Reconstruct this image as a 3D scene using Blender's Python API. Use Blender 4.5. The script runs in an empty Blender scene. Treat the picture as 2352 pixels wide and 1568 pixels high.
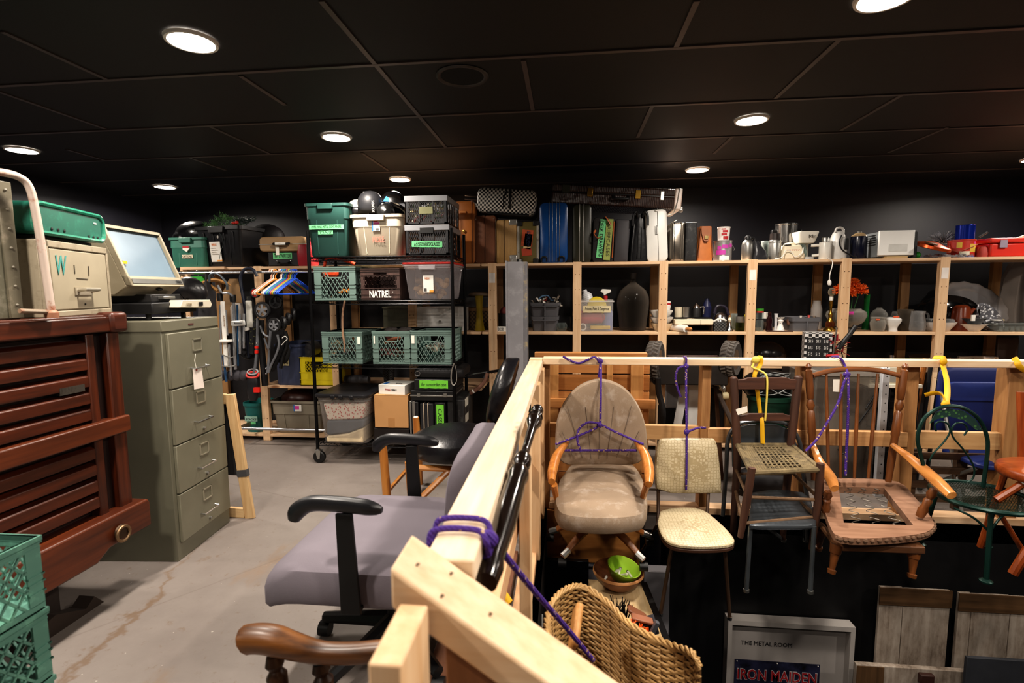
import bpy, bmesh, math, random
from mathutils import Vector, Matrix
rnd = random.Random(7)
SC = bpy.context.scene
COL = SC.collection
PI = math.pi
# ---------- camera calibration: measured vanishing points of the room ----------
F, CX, CY, CAMH = 1175.0, 1176.0, 784.0, 1.30
_d = Vector(((1302-CX)/F, (665-CY)/F, 1)).normalized()
_a = (1266-CX)/F
_v = Vector((_a, -(_d.x*_a+_d.z)/_d.y, 1)).normalized()
_r = _v.cross(_d).normalized()
ROWS = (_r, _d, -_v)
CAM = Vector((0, 0, CAMH))
def P(x, y, X=None, Y=None, Z=None):
    """survey helper: the point of the room seen at (x, y) of the photo, lying on a known plane"""
    q = Vector(((x-CX)/F, (y-CY)/F, 1))
    q = Vector([r.dot(q) for r in ROWS])
    t = (Z-CAMH)/q.z if Z is not None else (Y/q.y if Y is not None else X/q.x)
    return CAM+q*t

# ---------- materials ----------
MATS = {}
def lin(h):
    h = h.lstrip('#')
    c = [int(h[i:i+2], 16)/255 for i in (0, 2, 4)]
    return [((v+.055)/1.055)**2.4 if v > .04045 else v/12.92 for v in c]
def _base(key):
    m = bpy.data.materials.new(key); m.use_nodes = True
    nt = m.node_tree
    return m, nt, nt.nodes, nt.links, nt.nodes['Principled BSDF']
def _coord(N, L, scale=(1, 1, 1)):
    tc = N.new('ShaderNodeTexCoord'); mp = N.new('ShaderNodeMapping')
    mp.inputs['Scale'].default_value = scale
    L.new(tc.outputs['Object'], mp.inputs['Vector'])
    return mp.outputs['Vector']
def _noise(N, L, vec, scale, detail=3, rough=.55):
    n = N.new('ShaderNodeTexNoise'); n.inputs['Scale'].default_value = scale
    n.inputs['Detail'].default_value = detail; n.inputs['Roughness'].default_value = rough
    L.new(vec, n.inputs['Vector']); return n.outputs['Fac']
def _ramp(N, L, fac, stops):
    r = N.new('ShaderNodeValToRGB'); e = r.color_ramp.elements
    while len(e) < len(stops): e.new(.5)
    for k, (p, c) in enumerate(stops):
        e[k].position = p; e[k].color = (*c, 1)
    L.new(fac, r.inputs['Fac']); return r.outputs['Color']
def _mix(N, L, fac, a, b, mode='MIX'):
    n = N.new('ShaderNodeMix'); n.data_type = 'RGBA'; n.blend_type = mode
    for s, v in ((n.inputs['Factor'], fac), (n.inputs['A'], a), (n.inputs['B'], b)):
        if isinstance(v, (int, float)): s.default_value = v
        elif isinstance(v, (list, tuple)): s.default_value = (*v[:3], 1)
        else: L.new(v, s)
    return n.outputs['Result']
def _bump(N, L, p, fac, strength, dist=.004):
    b = N.new('ShaderNodeBump'); b.inputs['Strength'].default_value = strength
    b.inputs['Distance'].default_value = dist
    L.new(fac, b.inputs['Height']); L.new(b.outputs['Normal'], p.inputs['Normal'])
def sc(c, k): return [min(1, max(0, v*k)) for v in c]
def mat(h, rough=.55, metal=0, var=.14, ns=7, bump=0, bs=60, spec=.5, key=None, dirt=None, coat=0):
    key = key or f'paint_{h}_{rough}_{metal}_{var}_{bump}_{dirt}'
    if key in MATS: return MATS[key]
    m, nt, N, L, p = _base(key)
    c = lin(h)
    vec = _coord(N, L)
    f = _noise(N, L, vec, ns)
    col = _ramp(N, L, f, [(.3, sc(c, 1-var)), (.7, sc(c, 1+var))])
    if dirt:
        f2 = _noise(N, L, vec, 14, 6, .7)
        r2 = _ramp(N, L, f2, [(.52, (0, 0, 0)), (.68, (1, 1, 1))])
        col = _mix(N, L, r2, col, lin(dirt))
    L.new(col, p.inputs['Base Color'])
    p.inputs['Roughness'].default_value = rough; p.inputs['Metallic'].default_value = metal
    p.inputs['Specular IOR Level'].default_value = spec
    if coat: p.inputs['Coat Weight'].default_value = coat
    if bump: _bump(N, L, p, _noise(N, L, vec, bs, 2), bump)
    MATS[key] = m; return m
def wood(h1, h2, axis='x', rough=.55, grain=38, knots=None, coat=0, dist=None, key=None):
    key = key or f'wood_{h1}_{h2}_{axis}_{knots}'
    if key in MATS: return MATS[key]
    m, nt, N, L, p = _base(key)
    s = {'x': (.07, 1, 1), 'y': (1, .07, 1), 'z': (1, 1, .07)}[axis]
    vec = _coord(N, L, s)
    f = _noise(N, L, vec, grain, 4, .6)
    col = _ramp(N, L, f, [(.3, lin(h1)), (.72, lin(h2))])
    v2 = _coord(N, L)
    f2 = _noise(N, L, v2, 2.3, 2)
    col = _mix(N, L, _ramp(N, L, f2, [(.4, (0, 0, 0)), (.75, (.45, .45, .45))]), col, sc(lin(h1), .72))
    if knots:
        vo = N.new('ShaderNodeTexVoronoi'); vo.inputs['Scale'].default_value = 3.2
        k = {'x': (.5, 1, 1), 'y': (1, .5, 1), 'z': (1, 1, .5)}[axis]
        L.new(_coord(N, L, k), vo.inputs['Vector'])
        kk = _ramp(N, L, vo.outputs['Distance'], [(.0, (1, 1, 1)), (.05, (.8, .8, .8)), (.075, (0, 0, 0))])
        col = _mix(N, L, kk, col, lin(knots))
    L.new(col, p.inputs['Base Color']); p.inputs['Roughness'].default_value = rough
    if coat: p.inputs['Coat Weight'].default_value = coat; p.inputs['Coat Roughness'].default_value = .25
    _bump(N, L, p, f, .25, .002)
    MATS[key] = m; return m
def glass(h='e8f0ee', clear=.88, gl=.12, key=None, rough=.04):
    """thin clear glass: mostly see-through with a fresnel sheen"""
    key = key or f'glass_{h}_{clear}_{gl}'
    if key in MATS: return MATS[key]
    m, nt, N, L, p = _base(key); N.remove(p)
    t = N.new('ShaderNodeBsdfTransparent'); t.inputs['Color'].default_value = (*sc(lin(h), clear), 1)
    g = N.new('ShaderNodeBsdfPrincipled'); g.inputs['Roughness'].default_value = rough; g.inputs['Base Color'].default_value = (*sc(lin(h), 1.05), 1); g.inputs['Specular IOR Level'].default_value = .8
    lw = N.new('ShaderNodeLayerWeight'); lw.inputs['Blend'].default_value = .35
    ad = N.new('ShaderNodeMath'); ad.operation = 'MULTIPLY_ADD'
    L.new(lw.outputs['Facing'], ad.inputs[0]); ad.inputs[1].default_value = .38; ad.inputs[2].default_value = gl*.22
    mx = N.new('ShaderNodeMixShader')
    L.new(ad.outputs[0], mx.inputs['Fac']); L.new(t.outputs[0], mx.inputs[1]); L.new(g.outputs[0], mx.inputs[2])
    L.new(mx.outputs[0], N['Material Output'].inputs['Surface'])
    MATS[key] = m; return m
def cloudy(h, op=.45, key=None):
    """milky translucent plastic"""
    key = key or f'cloudy_{h}_{op}'
    if key in MATS: return MATS[key]
    m, nt, N, L, p = _base(key)
    p.inputs['Base Color'].default_value = (*lin(h), 1); p.inputs['Roughness'].default_value = .25
    t = N.new('ShaderNodeBsdfTransparent')
    mx = N.new('ShaderNodeMixShader'); 
    f = _noise(N, L, _coord(N, L), 5)
    r = N.new('ShaderNodeMapRange'); r.inputs['To Min'].default_value = op-.08; r.inputs['To Max'].default_value = op+.08
    L.new(f, r.inputs['Value']); L.new(r.outputs[0], mx.inputs['Fac'])
    L.new(t.outputs[0], mx.inputs[1]); L.new(p.outputs[0], mx.inputs[2])
    L.new(mx.outputs[0], N['Material Output'].inputs['Surface'])
    MATS[key] = m; return m
def checker(h1, h2, scale, rough=.7, key=None):
    key = key or f'check_{h1}_{h2}_{scale}'
    if key in MATS: return MATS[key]
    m, nt, N, L, p = _base(key)
    c = N.new('ShaderNodeTexChecker'); c.inputs['Scale'].default_value = scale
    c.inputs['Color1'].default_value = (*lin(h1), 1); c.inputs['Color2'].default_value = (*lin(h2), 1)
    L.new(_coord(N, L), c.inputs['Vector']); L.new(c.outputs['Color'], p.inputs['Base Color'])
    p.inputs['Roughness'].default_value = rough
    MATS[key] = m; return m
def banded(h1, h2, axis, scale, rough=.5, bump=.5, key=None, distort=2, metal=0):
    key = key or f'band_{h1}_{h2}_{axis}_{scale}'
    if key in MATS: return MATS[key]
    m, nt, N, L, p = _base(key)
    w = N.new('ShaderNodeTexWave'); w.bands_direction = axis.upper(); w.inputs['Scale'].default_value = scale
    w.inputs['Distortion'].default_value = distort; w.inputs['Detail'].default_value = 1
    L.new(_coord(N, L), w.inputs['Vector'])
    L.new(_ramp(N, L, w.outputs['Fac'], [(.25, lin(h1)), (.75, lin(h2))]), p.inputs['Base Color'])
    p.inputs['Roughness'].default_value = rough; p.inputs['Metallic'].default_value = metal
    if bump: _bump(N, L, p, w.outputs['Fac'], bump)
    MATS[key] = m; return m
def spots(h, hs, scale, size=.25, rough=.7, key=None, bump=0):
    key = key or f'spots_{h}_{hs}_{scale}'
    if key in MATS: return MATS[key]
    m, nt, N, L, p = _base(key)
    v = N.new('ShaderNodeTexVoronoi'); v.inputs['Scale'].default_value = scale
    L.new(_coord(N, L), v.inputs['Vector'])
    L.new(_ramp(N, L, v.outputs['Distance'], [(size, lin(hs)), (size+.06, lin(h))]), p.inputs['Base Color'])
    p.inputs['Roughness'].default_value = rough
    if bump: _bump(N, L, p, v.outputs['Distance'], bump)
    MATS[key] = m; return m
def emit(h, s, key=None):
    key = key or f'emit_{h}_{s}'
    if key in MATS: return MATS[key]
    m, nt, N, L, p = _base(key)
    p.inputs['Base Color'].default_value = (*lin(h), 1)
    p.inputs['Emission Color'].default_value = (*lin(h), 1); p.inputs['Emission Strength'].default_value = s
    MATS[key] = m; return m

# ---------- mesh builder ----------
def rrect(w, d, r, n=4, cx=0, cy=0):
    """rounded rectangle outline, counter-clockwise"""
    r = min(r, w/2*.999, d/2*.999); o = []
    for k, (sx, sy) in enumerate(((1, 1), (-1, 1), (-1, -1), (1, -1))):
        for i in range(n+1):
            a = (k+i/n)*PI/2
            o.append((cx+sx*(w/2-r)+r*math.cos(a), cy+sy*(d/2-r)+r*math.sin(a)))
    return o
def spline(pts, n=6):
    """Catmull-Rom through points"""
    p = [Vector(q) for q in pts]
    if len(p) < 3: return p
    p = [p[0]*2-p[1]]+p+[p[-1]*2-p[-2]]; o = []
    for i in range(1, len(p)-2):
        a, b, c, d = p[i-1:i+3]
        for k in range(n):
            t = k/n
            o.append(.5*((2*b)+(c-a)*t+(2*a-5*b+4*c-d)*t*t+(3*b-a-3*c+d)*t**3))
    o.append(p[-2]); return o
class B:
    def __init__(s, root=None):
        s.b = bmesh.new()
        s.M = Matrix()
        if root is not None:
            s.M = (Matrix.Translation(root.location) @ root.rotation_euler.to_matrix().to_4x4()).inverted()
    def at(s, M): s.M = M; return s
    def v(s, p): return s.b.verts.new(s.M @ Vector(p))
    def f(s, vs):
        try: s.b.faces.new(vs)
        except ValueError: pass
    def box(s, x0, x1, y0, y1, z0, z1):
        c = [s.v((x, y, z)) for z in (z0, z1) for x, y in ((x0, y0), (x1, y0), (x1, y1), (x0, y1))]
        for q in ((3, 2, 1, 0), (4, 5, 6, 7), (0, 1, 5, 4), (1, 2, 6, 5), (2, 3, 7, 6), (3, 0, 4, 7)): s.f([c[i] for i in q])
        return s
    def bar(s, p, q, w, h, up=(0, 0, 1), w2=None, h2=None):
        """straight beam p->q of width w (sideways) and height h (along up)"""
        p, q = Vector(p), Vector(q); d = (q-p).normalized(); u = Vector(up)
        if abs(d.dot(u)) > .98: u = Vector((0, 1, 0))
        a = d.cross(u).normalized(); u = a.cross(d).normalized()
        w2 = w if w2 is None else w2; h2 = h if h2 is None else h2
        c = [s.v(e+a*(i*ww/2)+u*(j*hh/2)) for e, ww, hh in ((p, w, h), (q, w2, h2)) for i, j in ((-1, -1), (1, -1), (1, 1), (-1, 1))]
        for k in ((3, 2, 1, 0), (4, 5, 6, 7), (0, 1, 5, 4), (1, 2, 6, 5), (2, 3, 7, 6), (3, 0, 4, 7)): s.f([c[i] for i in k])
        return s
    def loft(s, rings, cap0=True, cap1=True, closed=True):
        R = [[s.v(p) for p in r] for r in rings]; n = len(R[0])
        for a, b in zip(R, R[1:]):
            for i in range(n if closed else n-1):
                j = (i+1) % n; s.f([a[i], a[j], b[j], b[i]])
        if cap0: s.f(R[0][::-1])
        if cap1: s.f(R[-1])
        return s
    def tube(s, pts, r, n=8, closed=False, flat=None):
        p = [Vector(q) for q in pts]; m = len(p)
        rr = r if isinstance(r, (list, tuple)) else [r]*m
        t0 = (p[1]-p[0]).normalized(); u = t0.orthogonal().normalized(); rings = []
        for i in range(m):
            if closed: t = (p[(i+1) % m]-p[i-1]).normalized()
            else: t = (p[min(i+1, m-1)]-p[max(i-1, 0)])
            t = t.normalized() if t.length > 1e-9 else t0
            u = (u-t*u.dot(t)); u = u.normalized() if u.length > 1e-6 else t.orthogonal().normalized()
            w = t.cross(u)
            fl = 1 if flat is None else flat
            rings.append([p[i]+(u*math.cos(2*PI*k/n)+w*math.sin(2*PI*k/n)*fl)*rr[i] for k in range(n)])
        if closed: rings.append(rings[0]); return s.loft(rings, False, False)
        return s.loft(rings)
    def lathe(s, prof, n=20, c=(0, 0, 0), axis='z', cap=True, a0=0, a1=2*PI):
        """profile [(r, h)] about an axis through c"""
        full = abs(a1-a0-2*PI) < 1e-6; rings = []
        for r, h in prof:
            q = []
            for k in range(n if full else n+1):
                a = a0+(a1-a0)*k/n; x, y = max(r, 1e-4)*math.cos(a), max(r, 1e-4)*math.sin(a)
                q.append({'z': (c[0]+x, c[1]+y, c[2]+h), 'y': (c[0]+x, c[1]+h, c[2]+y), 'x': (c[0]+h, c[1]+x, c[2]+y)}[axis])
            rings.append(q)
        return s.loft(rings, cap, cap, full)
    def turned(s, p, q, prof, n=12):
        """turned leg: radii [(t, r)] along p->q"""
        p, q = Vector(p), Vector(q); d = (q-p); u = d.orthogonal().normalized(); w = d.normalized().cross(u)
        return s.loft([[p+d*t+(u*math.cos(2*PI*k/n)+w*math.sin(2*PI*k/n))*r for k in range(n)] for t, r in prof])
    def prism(s, poly, y0, y1, axis='y'):
        g = {'y': lambda a, b, h: (a, h, b), 'z': lambda a, b, h: (a, b, h), 'x': lambda a, b, h: (h, a, b)}[axis]
        return s.loft([[g(a, b, h) for a, b in poly] for h in (y0, y1)])
    def sph(s, c, r, n=12, m=8):
        r = (r, r, r) if isinstance(r, (int, float)) else r
        rings = [[(c[0]+r[0]*math.sin(PI*j/m)*math.cos(2*PI*k/n)+0, c[1]+r[1]*math.sin(PI*j/m)*math.sin(2*PI*k/n), c[2]-r[2]*math.cos(PI*j/m)) for k in range(n)] for j in range(1, m)]
        return s.loft(rings)
    def pillow(s, out, y0, y1, bulge=.02, e=.86, axis='y', curve=None):
        """padded slab: an outline in a plane, rounded edges, domed on the y0 side"""
        n = len(out); cx = sum(p[0] for p in out)/n; cz = sum(p[1] for p in out)/n
        g = {'y': lambda a, b, h: (a, h, b), 'z': lambda a, b, h: (a, b, h), 'x': lambda a, b, h: (h, a, b)}[axis]
        cv = curve or (lambda a, b: 0); d = y1-y0; rings = []
        for k, h in ((e, y1), (.97, y1-.06*d), (1, y1-.25*d), (1, y0+.3*d), (.97, y0+.1*d), (.9, y0), (.7, y0-bulge*.6), (.4, y0-bulge*.95), (.12, y0-bulge)):
            rings.append([g(cx+(a-cx)*k, cz+(b-cz)*k, h+cv(cx+(a-cx)*k, cz+(b-cz)*k)) for a, b in out])
        return s.loft(rings)
    def grid(s, fn, nu, nv):
        V = [[s.v(fn(i/nu, j/nv)) for j in range(nv+1)] for i in range(nu+1)]
        for i in range(nu):
            for j in range(nv): s.f([V[i][j], V[i+1][j], V[i+1][j+1], V[i][j+1]])
        return s
    def quad(s, *p): s.f([s.v(q) for q in p]); return s
    def mesh(s, name):
        bmesh.ops.recalc_face_normals(s.b, faces=s.b.faces)
        me = bpy.data.meshes.new(name); s.b.to_mesh(me); s.b.free(); return me
    def go(s, name, m, parent=None, bevel=0, smooth=True, solid=0, sub=0, ang=38, **kw):
        me = s.mesh(name)
        if smooth:
            me.polygons.foreach_set('use_smooth', [True]*len(me.polygons)); me.set_sharp_from_angle(angle=math.radians(ang))
        me.materials.append(m)
        o = bpy.data.objects.new(name, me); COL.objects.link(o)
        if parent is not None: o.parent = parent
        if solid: k = o.modifiers.new('solid', 'SOLIDIFY'); k.thickness = solid; k.offset = 0
        if bevel:
            k = o.modifiers.new('bevel', 'BEVEL'); k.width = bevel; k.segments = 2; k.limit_method = 'ANGLE'; k.angle_limit = math.radians(40)
        if sub: k = o.modifiers.new('sub', 'SUBSURF'); k.levels = k.render_levels = sub
        if kw: tag(o, **kw)
        return o
def tag(o, label=None, cat=None, group=None, kind=None):
    if label: o['label'] = label
    if cat: o['category'] = cat
    if group: o['group'] = group
    if kind: o['kind'] = kind
    return o
def thing(name, label, cat, loc=(0, 0, 0), rz=0, group=None):
    o = bpy.data.objects.new(name, None); COL.objects.link(o); o.empty_display_size = .05
    o.location = loc; o.rotation_euler = (0, 0, rz)
    return tag(o, label, cat, group)
def S(name, label, cat, px, Y, zb=None, group=None, rz=0):
    """a thing whose front is seen inside the photo box px=(x0,y0,x1,y1) and stands at depth Y on height zb"""
    x0, y0, x1, y1 = px; ym = (y0+y1)/2
    a, b = P(x0, ym, Y=Y), P(x1, ym, Y=Y)
    if zb is None: zb = P((x0+x1)/2, y1, Y=Y).z
    H = P((x0+x1)/2, y0, Y=Y).z-zb
    t = thing(name, label, cat, ((a.x+b.x)/2, Y, zb), rz, group)
    return t, b.x-a.x, H
def struct(o): o['kind'] = 'structure'; return o
def text(s, w, h, m, parent, loc, rz=0, rx=PI/2, name='lettering', ry=0, depth=.0006, bold=0, shear=0):
    """letters w wide, h tall, centred at loc; facing -y by default"""
    cu = bpy.data.curves.new('txt', 'FONT'); cu.body = s; cu.extrude = depth; cu.align_x = 'CENTER'; cu.align_y = 'CENTER'
    cu.offset = bold; cu.resolution_u = 2; cu.shear = shear
    o = bpy.data.objects.new('txt', cu); COL.objects.link(o)
    bpy.context.view_layer.update()
    me = bpy.data.meshes.new_from_object(o.evaluated_get(bpy.context.evaluated_depsgraph_get()))
    bpy.data.objects.remove(o); me.materials.clear(); me.materials.append(m)
    xs = [v.co.x for v in me.vertices]; ys = [v.co.y for v in me.vertices]
    sx = w/(max(xs)-min(xs)); sy = h/(max(ys)-min(ys)); cx = (max(xs)+min(xs))/2; cy = (max(ys)+min(ys))/2
    R = Matrix.Translation(loc) @ Matrix.Rotation(rz, 4, 'Z') @ Matrix.Rotation(rx, 4, 'X') @ Matrix.Rotation(ry, 4, 'Z')
    for v in me.vertices: v.co = R @ Vector(((v.co.x-cx)*sx, (v.co.y-cy)*sy, v.co.z))
    o = bpy.data.objects.new(name, me); COL.objects.link(o); o.parent = parent
    return o
def clone(root, loc, rz=None, label=None, group=None, name=None):
    c = root.copy(); COL.objects.link(c); c.location = loc
    if rz is not None: c.rotation_euler = (0, 0, rz)
    if label: c['label'] = label
    if group: c['group'] = group
    def rec(a, b):
        for ch in list(a.children):
            d = ch.copy(); COL.objects.link(d); d.parent = b; rec(ch, d)
    rec(root, c); return c
def RZ(p, rz): return Matrix.Translation(p) @ Matrix.Rotation(rz, 4, 'Z')
# ================= ROOM SHELL =================
XL, XR, YB, YF, ZC = -4.55, 6.2, 5.42, -2.6, 2.30      # left, right, back, front (behind the camera), ceiling
SX0, SX1, SY0, SY1, SZ = -.12, 4.6, .56, 2.98, -2.3      # the stair opening
def concrete():
    m, nt, N, L, p = _base('concrete')
    vec = _coord(N, L)
    c = _ramp(N, L, _noise(N, L, vec, 1.3, 6, .65), [(.3, lin('716863')), (.72, lin('88807a'))])
    sp = _ramp(N, L, _noise(N, L, vec, 26, 4, .7), [(.60, (0, 0, 0)), (.70, (.75, .75, .75))])
    c = _mix(N, L, sp, c, lin('6f5f52'))
    st = _ramp(N, L, _noise(N, L, _coord(N, L, (1.6, .8, 1)), 1.9, 5, .6), [(.60, (0, 0, 0)), (.68, (.5, .5, .5))])
    c = _mix(N, L, st, c, lin('7d6650'))
    ck = N.new('ShaderNodeTexVoronoi'); ck.feature = 'DISTANCE_TO_EDGE'; ck.inputs['Scale'].default_value = .55
    L.new(_coord(N, L), ck.inputs['Vector'])
    c = _mix(N, L, _ramp(N, L, ck.outputs['Distance'], [(.0, (.3, .3, .3)), (.003, (0, 0, 0))]), c, lin('5a4c44'))
    # long brown spill running across the floor beside the green crates
    sx = N.new('ShaderNodeSeparateXYZ'); L.new(vec, sx.inputs[0])
    def mth(op, a, b_):
        n_ = N.new('ShaderNodeMath'); n_.operation = op
        for i_, q_ in enumerate((a, b_)):
            if isinstance(q_, (int, float)): n_.inputs[i_].default_value = q_
            else: L.new(q_, n_.inputs[i_])
        return n_.outputs[0]
    A, Bq = P(150, 1560, Z=0), P(400, 1320, Z=0); k_ = (Bq.x-A.x)/(Bq.y-A.y)
    ln = mth('SUBTRACT', mth('SUBTRACT', sx.outputs['X'], mth('MULTIPLY', sx.outputs['Y'], k_)), A.x-k_*A.y)
    ln = mth('ADD', ln, mth('MULTIPLY', mth('SUBTRACT', _noise(N, L, vec, 5, 4), .5), .55))
    e_ = mth('ADD', mth('MULTIPLY', mth('ABSOLUTE', ln, 0), 22), mth('MULTIPLY', mth('ABSOLUTE', mth('SUBTRACT', sx.outputs['Y'], (A.y+Bq.y)/2), 0), 1.1))
    c = _mix(N, L, _ramp(N, L, e_, [(.35, (.7, .7, .7)), (.9, (0, 0, 0))]), c, lin('6b5540'))
    wh = _ramp(N, L, _noise(N, L, vec, 55, 2, .5), [(.74, (0, 0, 0)), (.77, (.6, .6, .6))])
    c = _mix(N, L, wh, c, lin('d8d2c4'))
    L.new(c, p.inputs['Base Color']); p.inputs['Roughness'].default_value = .62
    _bump(N, L, p, _noise(N, L, vec, 40, 4), .12)
    return m
M_CON = concrete()
b = B()
b.box(XL, SX0, YF, YB, -.12, 0).box(SX0, XR, SY1, YB, -.12, 0).box(SX0, XR, YF, SY0, -.12, 0).box(SX1, XR, SY0, SY1, -.12, 0)
struct(b.go('floor', M_CON, smooth=False))
# long rusty spill stain on the concrete
M_STAIN = mat('6a543f', .5, var=.3, ns=9)
M_WALL = mat('17171d', .5, var=.25, ns=3, bump=.05)
M_BLACK = mat('0d0c0e', .75, var=.3)
M_CEIL = mat('0a0706', .62, var=.35, ns=1.5, bump=.1, bs=220)
struct(B().box(XL-.1, XL, YF, YB, 0, ZC).go('wall_left', mat('26262f', .5, var=.2, ns=2), smooth=False))
struct(B().box(XL-.1, XR+.1, YB, YB+.1, 0, ZC).go('wall_back', mat('111119', .55, var=.2, ns=2), smooth=False))
struct(B().box(XR, XR+.1, YF, YB, 0, ZC).go('wall_right', M_WALL, smooth=False))
struct(B().box(XL-.1, XR+.1, YF-.1, YF, 0, ZC).go('wall_front', M_WALL, smooth=False))
struct(B().box(XL-.1, XR+.1, YF-.1, YB+.1, ZC, ZC+.1).go('ceiling', M_CEIL, smooth=False))
struct(B().box(-3.4, 3.75, 4.615, 4.63, 0, 1.49).go('wall_shelf_back', mat('16161b', .6, var=.2, ns=2), smooth=False))
# ceiling grid: long bars every 0.65, short bars staggered where the photo shows them
b = B(); g = .011
for y in (.344, .994, 1.644, 2.30, 2.98, 3.632, 4.283, 4.93): b.box(XL, XR, y-g, y+g, ZC-.006, ZC)
def px_bar(b, p, q):
    a, c = P(*p, Z=ZC), P(*q, Z=ZC); x = (a.x+c.x)/2
    b.box(x-g, x+g, min(a.y, c.y), max(a.y, c.y), ZC-.0055, ZC)
for p, q in (((740, 0), (862, 148)), ((862, 148), (962, 263)), ((962, 263), (1023, 337)), ((1598, 0), (1555, 107)), ((1496, 242), (1466, 314)),
             ((1927, 89), (1782, 224)), ((1682, 311), (1640, 352)), ((2075, 214), (1932, 298)), ((2175, 291), (2042, 349)), ((0, 71), (250, 181)), ((2, 209), (240, 295)),
             ((480, 288), (620, 352)), ((431, 360), (520, 390)), ((558, 172), (650, 240)), ((150, 342), (240, 366)), ((830, 350), (893, 390)), ((1205, 137), (1222, 252))):
    px_bar(b, p, q)
for y0, y1 in ((.344, .994), (.994, 1.644), (-.3, .344)):
    for x in (-2.1, -.83, .44, 1.71, 2.98): b.box(x-g, x+g, y0, y1, ZC-.0055, ZC)
struct(b.go('trim_1', mat('574d49', .4, var=.15, metal=.2), smooth=False))
# the round hole in one ceiling panel
c = P(1062, 174, Z=ZC)
t = thing('ceiling_vent', 'round black duct hole with a ragged rim in the dark ceiling panel', 'vent', (c.x, c.y, ZC))
B().lathe([(.100, -.004), (.108, -.009), (.118, -.009), (.124, -.003)], 32, cap=False).go('rim', mat('35302d', .4, var=.5), t)
B().lathe([(.110, -.004), (.001, -.003)], 28, cap=False).go('opening', mat('020202', .9, var=0), t)
# -------- lamps --------
M_LAMP = emit('fff4e6', 45)
M_TRIM = mat('e8e4de', .4)
LX, LY = (-3.775, -1.49, 1.09, 3.68), (.70, 2.0, 3.295, 4.575)
LN = {0: 'far left', 1: 'left of centre', 2: 'right of centre', 3: 'far right'}
RN = {0: 'row above the camera', 1: 'nearest visible row', 2: 'middle row', 3: 'row by the back wall'}
proto = None
for j, y in enumerate(LY):
    for i, x in enumerate(LX):
        if (i, j) == (3, 2): pass
        seen = (i, j) in ((1, 1), (2, 1), (0, 2), (1, 2), (2, 2), (0, 3), (1, 3), (2, 3), (3, 3))
        l = bpy.data.lights.new('downlight', 'AREA'); l.shape = 'DISK'; l.size = .16; l.energy = (24, 17, 17, 22)[j]; l.color = (1, .905, .80); l.spread = math.radians(165)
        o = bpy.data.objects.new('downlight', l); COL.objects.link(o); o.location = (x, y, ZC-.03)
        if seen:
            lab = f'glowing white recessed ceiling light, {LN[i]}, in the {RN[j]}'
            if proto is None:
                proto = thing('ceiling_light', lab, 'light', (x, y, ZC), 0, 'recessed ceiling lights')
                B().lathe([(.080, -.004), (.084, -.012), (.094, -.012), (.098, -.001)], 28, cap=False).go('trim_ring', M_TRIM, proto)
                B().lathe([(.001, -.009), (.082, -.008)], 28, cap=False).go('diffuser', M_LAMP, proto)
            else: clone(proto, (x, y, ZC), label=lab)
for x, y in ((-1.49, -.6), (1.09, -.6), (-3.775, -.6)):
    l = bpy.data.lights.new('downlight', 'AREA'); l.shape = 'DISK'; l.size = .16; l.energy = 14; l.color = (1, .905, .80); l.spread = math.radians(165)
    o = bpy.data.objects.new('downlight', l); COL.objects.link(o); o.location = (x, y, ZC-.03)
w = bpy.data.worlds.new('world'); SC.world = w; w.use_nodes = True
w.node_tree.nodes['Background'].inputs['Color'].default_value = (.05, .05, .06, 1)
w.node_tree.nodes['Background'].inputs['Strength'].default_value = .3
# -------- camera --------
cd = bpy.data.cameras.new('camera'); cam = bpy.data.objects.new('camera', cd); COL.objects.link(cam)
cd.sensor_fit = 'HORIZONTAL'; cd.sensor_width = 36; cd.lens = F/2352*36; cd.clip_start = .05; cd.dof.use_dof = True; cd.dof.focus_distance = 3.3; cd.dof.aperture_fstop = 3.5
# camera axes: right = photo x, up = -photo y, back = -photo depth
Rm = Matrix(((ROWS[0].x, -ROWS[0].y, -ROWS[0].z), (ROWS[1].x, -ROWS[1].y, -ROWS[1].z), (ROWS[2].x, -ROWS[2].y, -ROWS[2].z)))
cam.matrix_world = Matrix.Translation(CAM) @ Rm.to_4x4()
SC.camera = cam
SC.view_settings.view_transform = 'Standard'; SC.view_settings.look = 'Medium High Contrast'; SC.view_settings.exposure = .45
SC.cycles.max_bounces = 6; SC.cycles.transparent_max_bounces = 12

# ================= RAILINGS AROUND THE STAIR OPENING =================
PX = wood('cfa57c', 'e8cbab', 'x', knots='8a5a34'); PY_ = wood('e0c2a0', 'f1dec4', 'y', knots='9a6a40'); PZ = wood('c99a64', 'e4c192', 'z', knots='8a5a34')
PTOP = wood('dfbd96', 'f2dec2', 'x', knots='a87848'); PSH = wood('94683f', 'b78a5a', 'z', knots='6e4526'); PSX = wood('b58a5c', 'd2ab7b', 'x', knots='7c5232')  # PSH: the same lumber darkened in colour for the shaded railing posts
r = thing('far_railing', 'unpainted lumber guard railing across the far side of the stair opening, chairs hung on it', 'railing', (1.0, 2.96, 0))
b = B(r); b.box(-.135, 2.9, 2.90, 2.985, .875, .912).go('top_rail', PTOP, r, bevel=.004)
for xa, xb in ((-.135, -.098), (.765, .812), (1.295, 1.345), (1.835, 1.9), (2.345, 2.44)):
    B(r).box(xa, xb, 2.955, 3.045, 0, .875).go('post', PSH, r, bevel=.003)
B(r).box(-.1, .80, 2.985, 3.023, .425, .510).go('mid_rail', PSX, r, bevel=.003)
B(r).box(.80, 1.86, 2.947, 2.985, .425, .508).go('mid_rail', wood('a87a4c', 'c99c6c', 'x', knots='70462a'), r, bevel=.003)
B(r).box(1.88, 2.9, 2.975, 3.01, .412, .508).go('mid_rail', PSX, r, bevel=.003)
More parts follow.
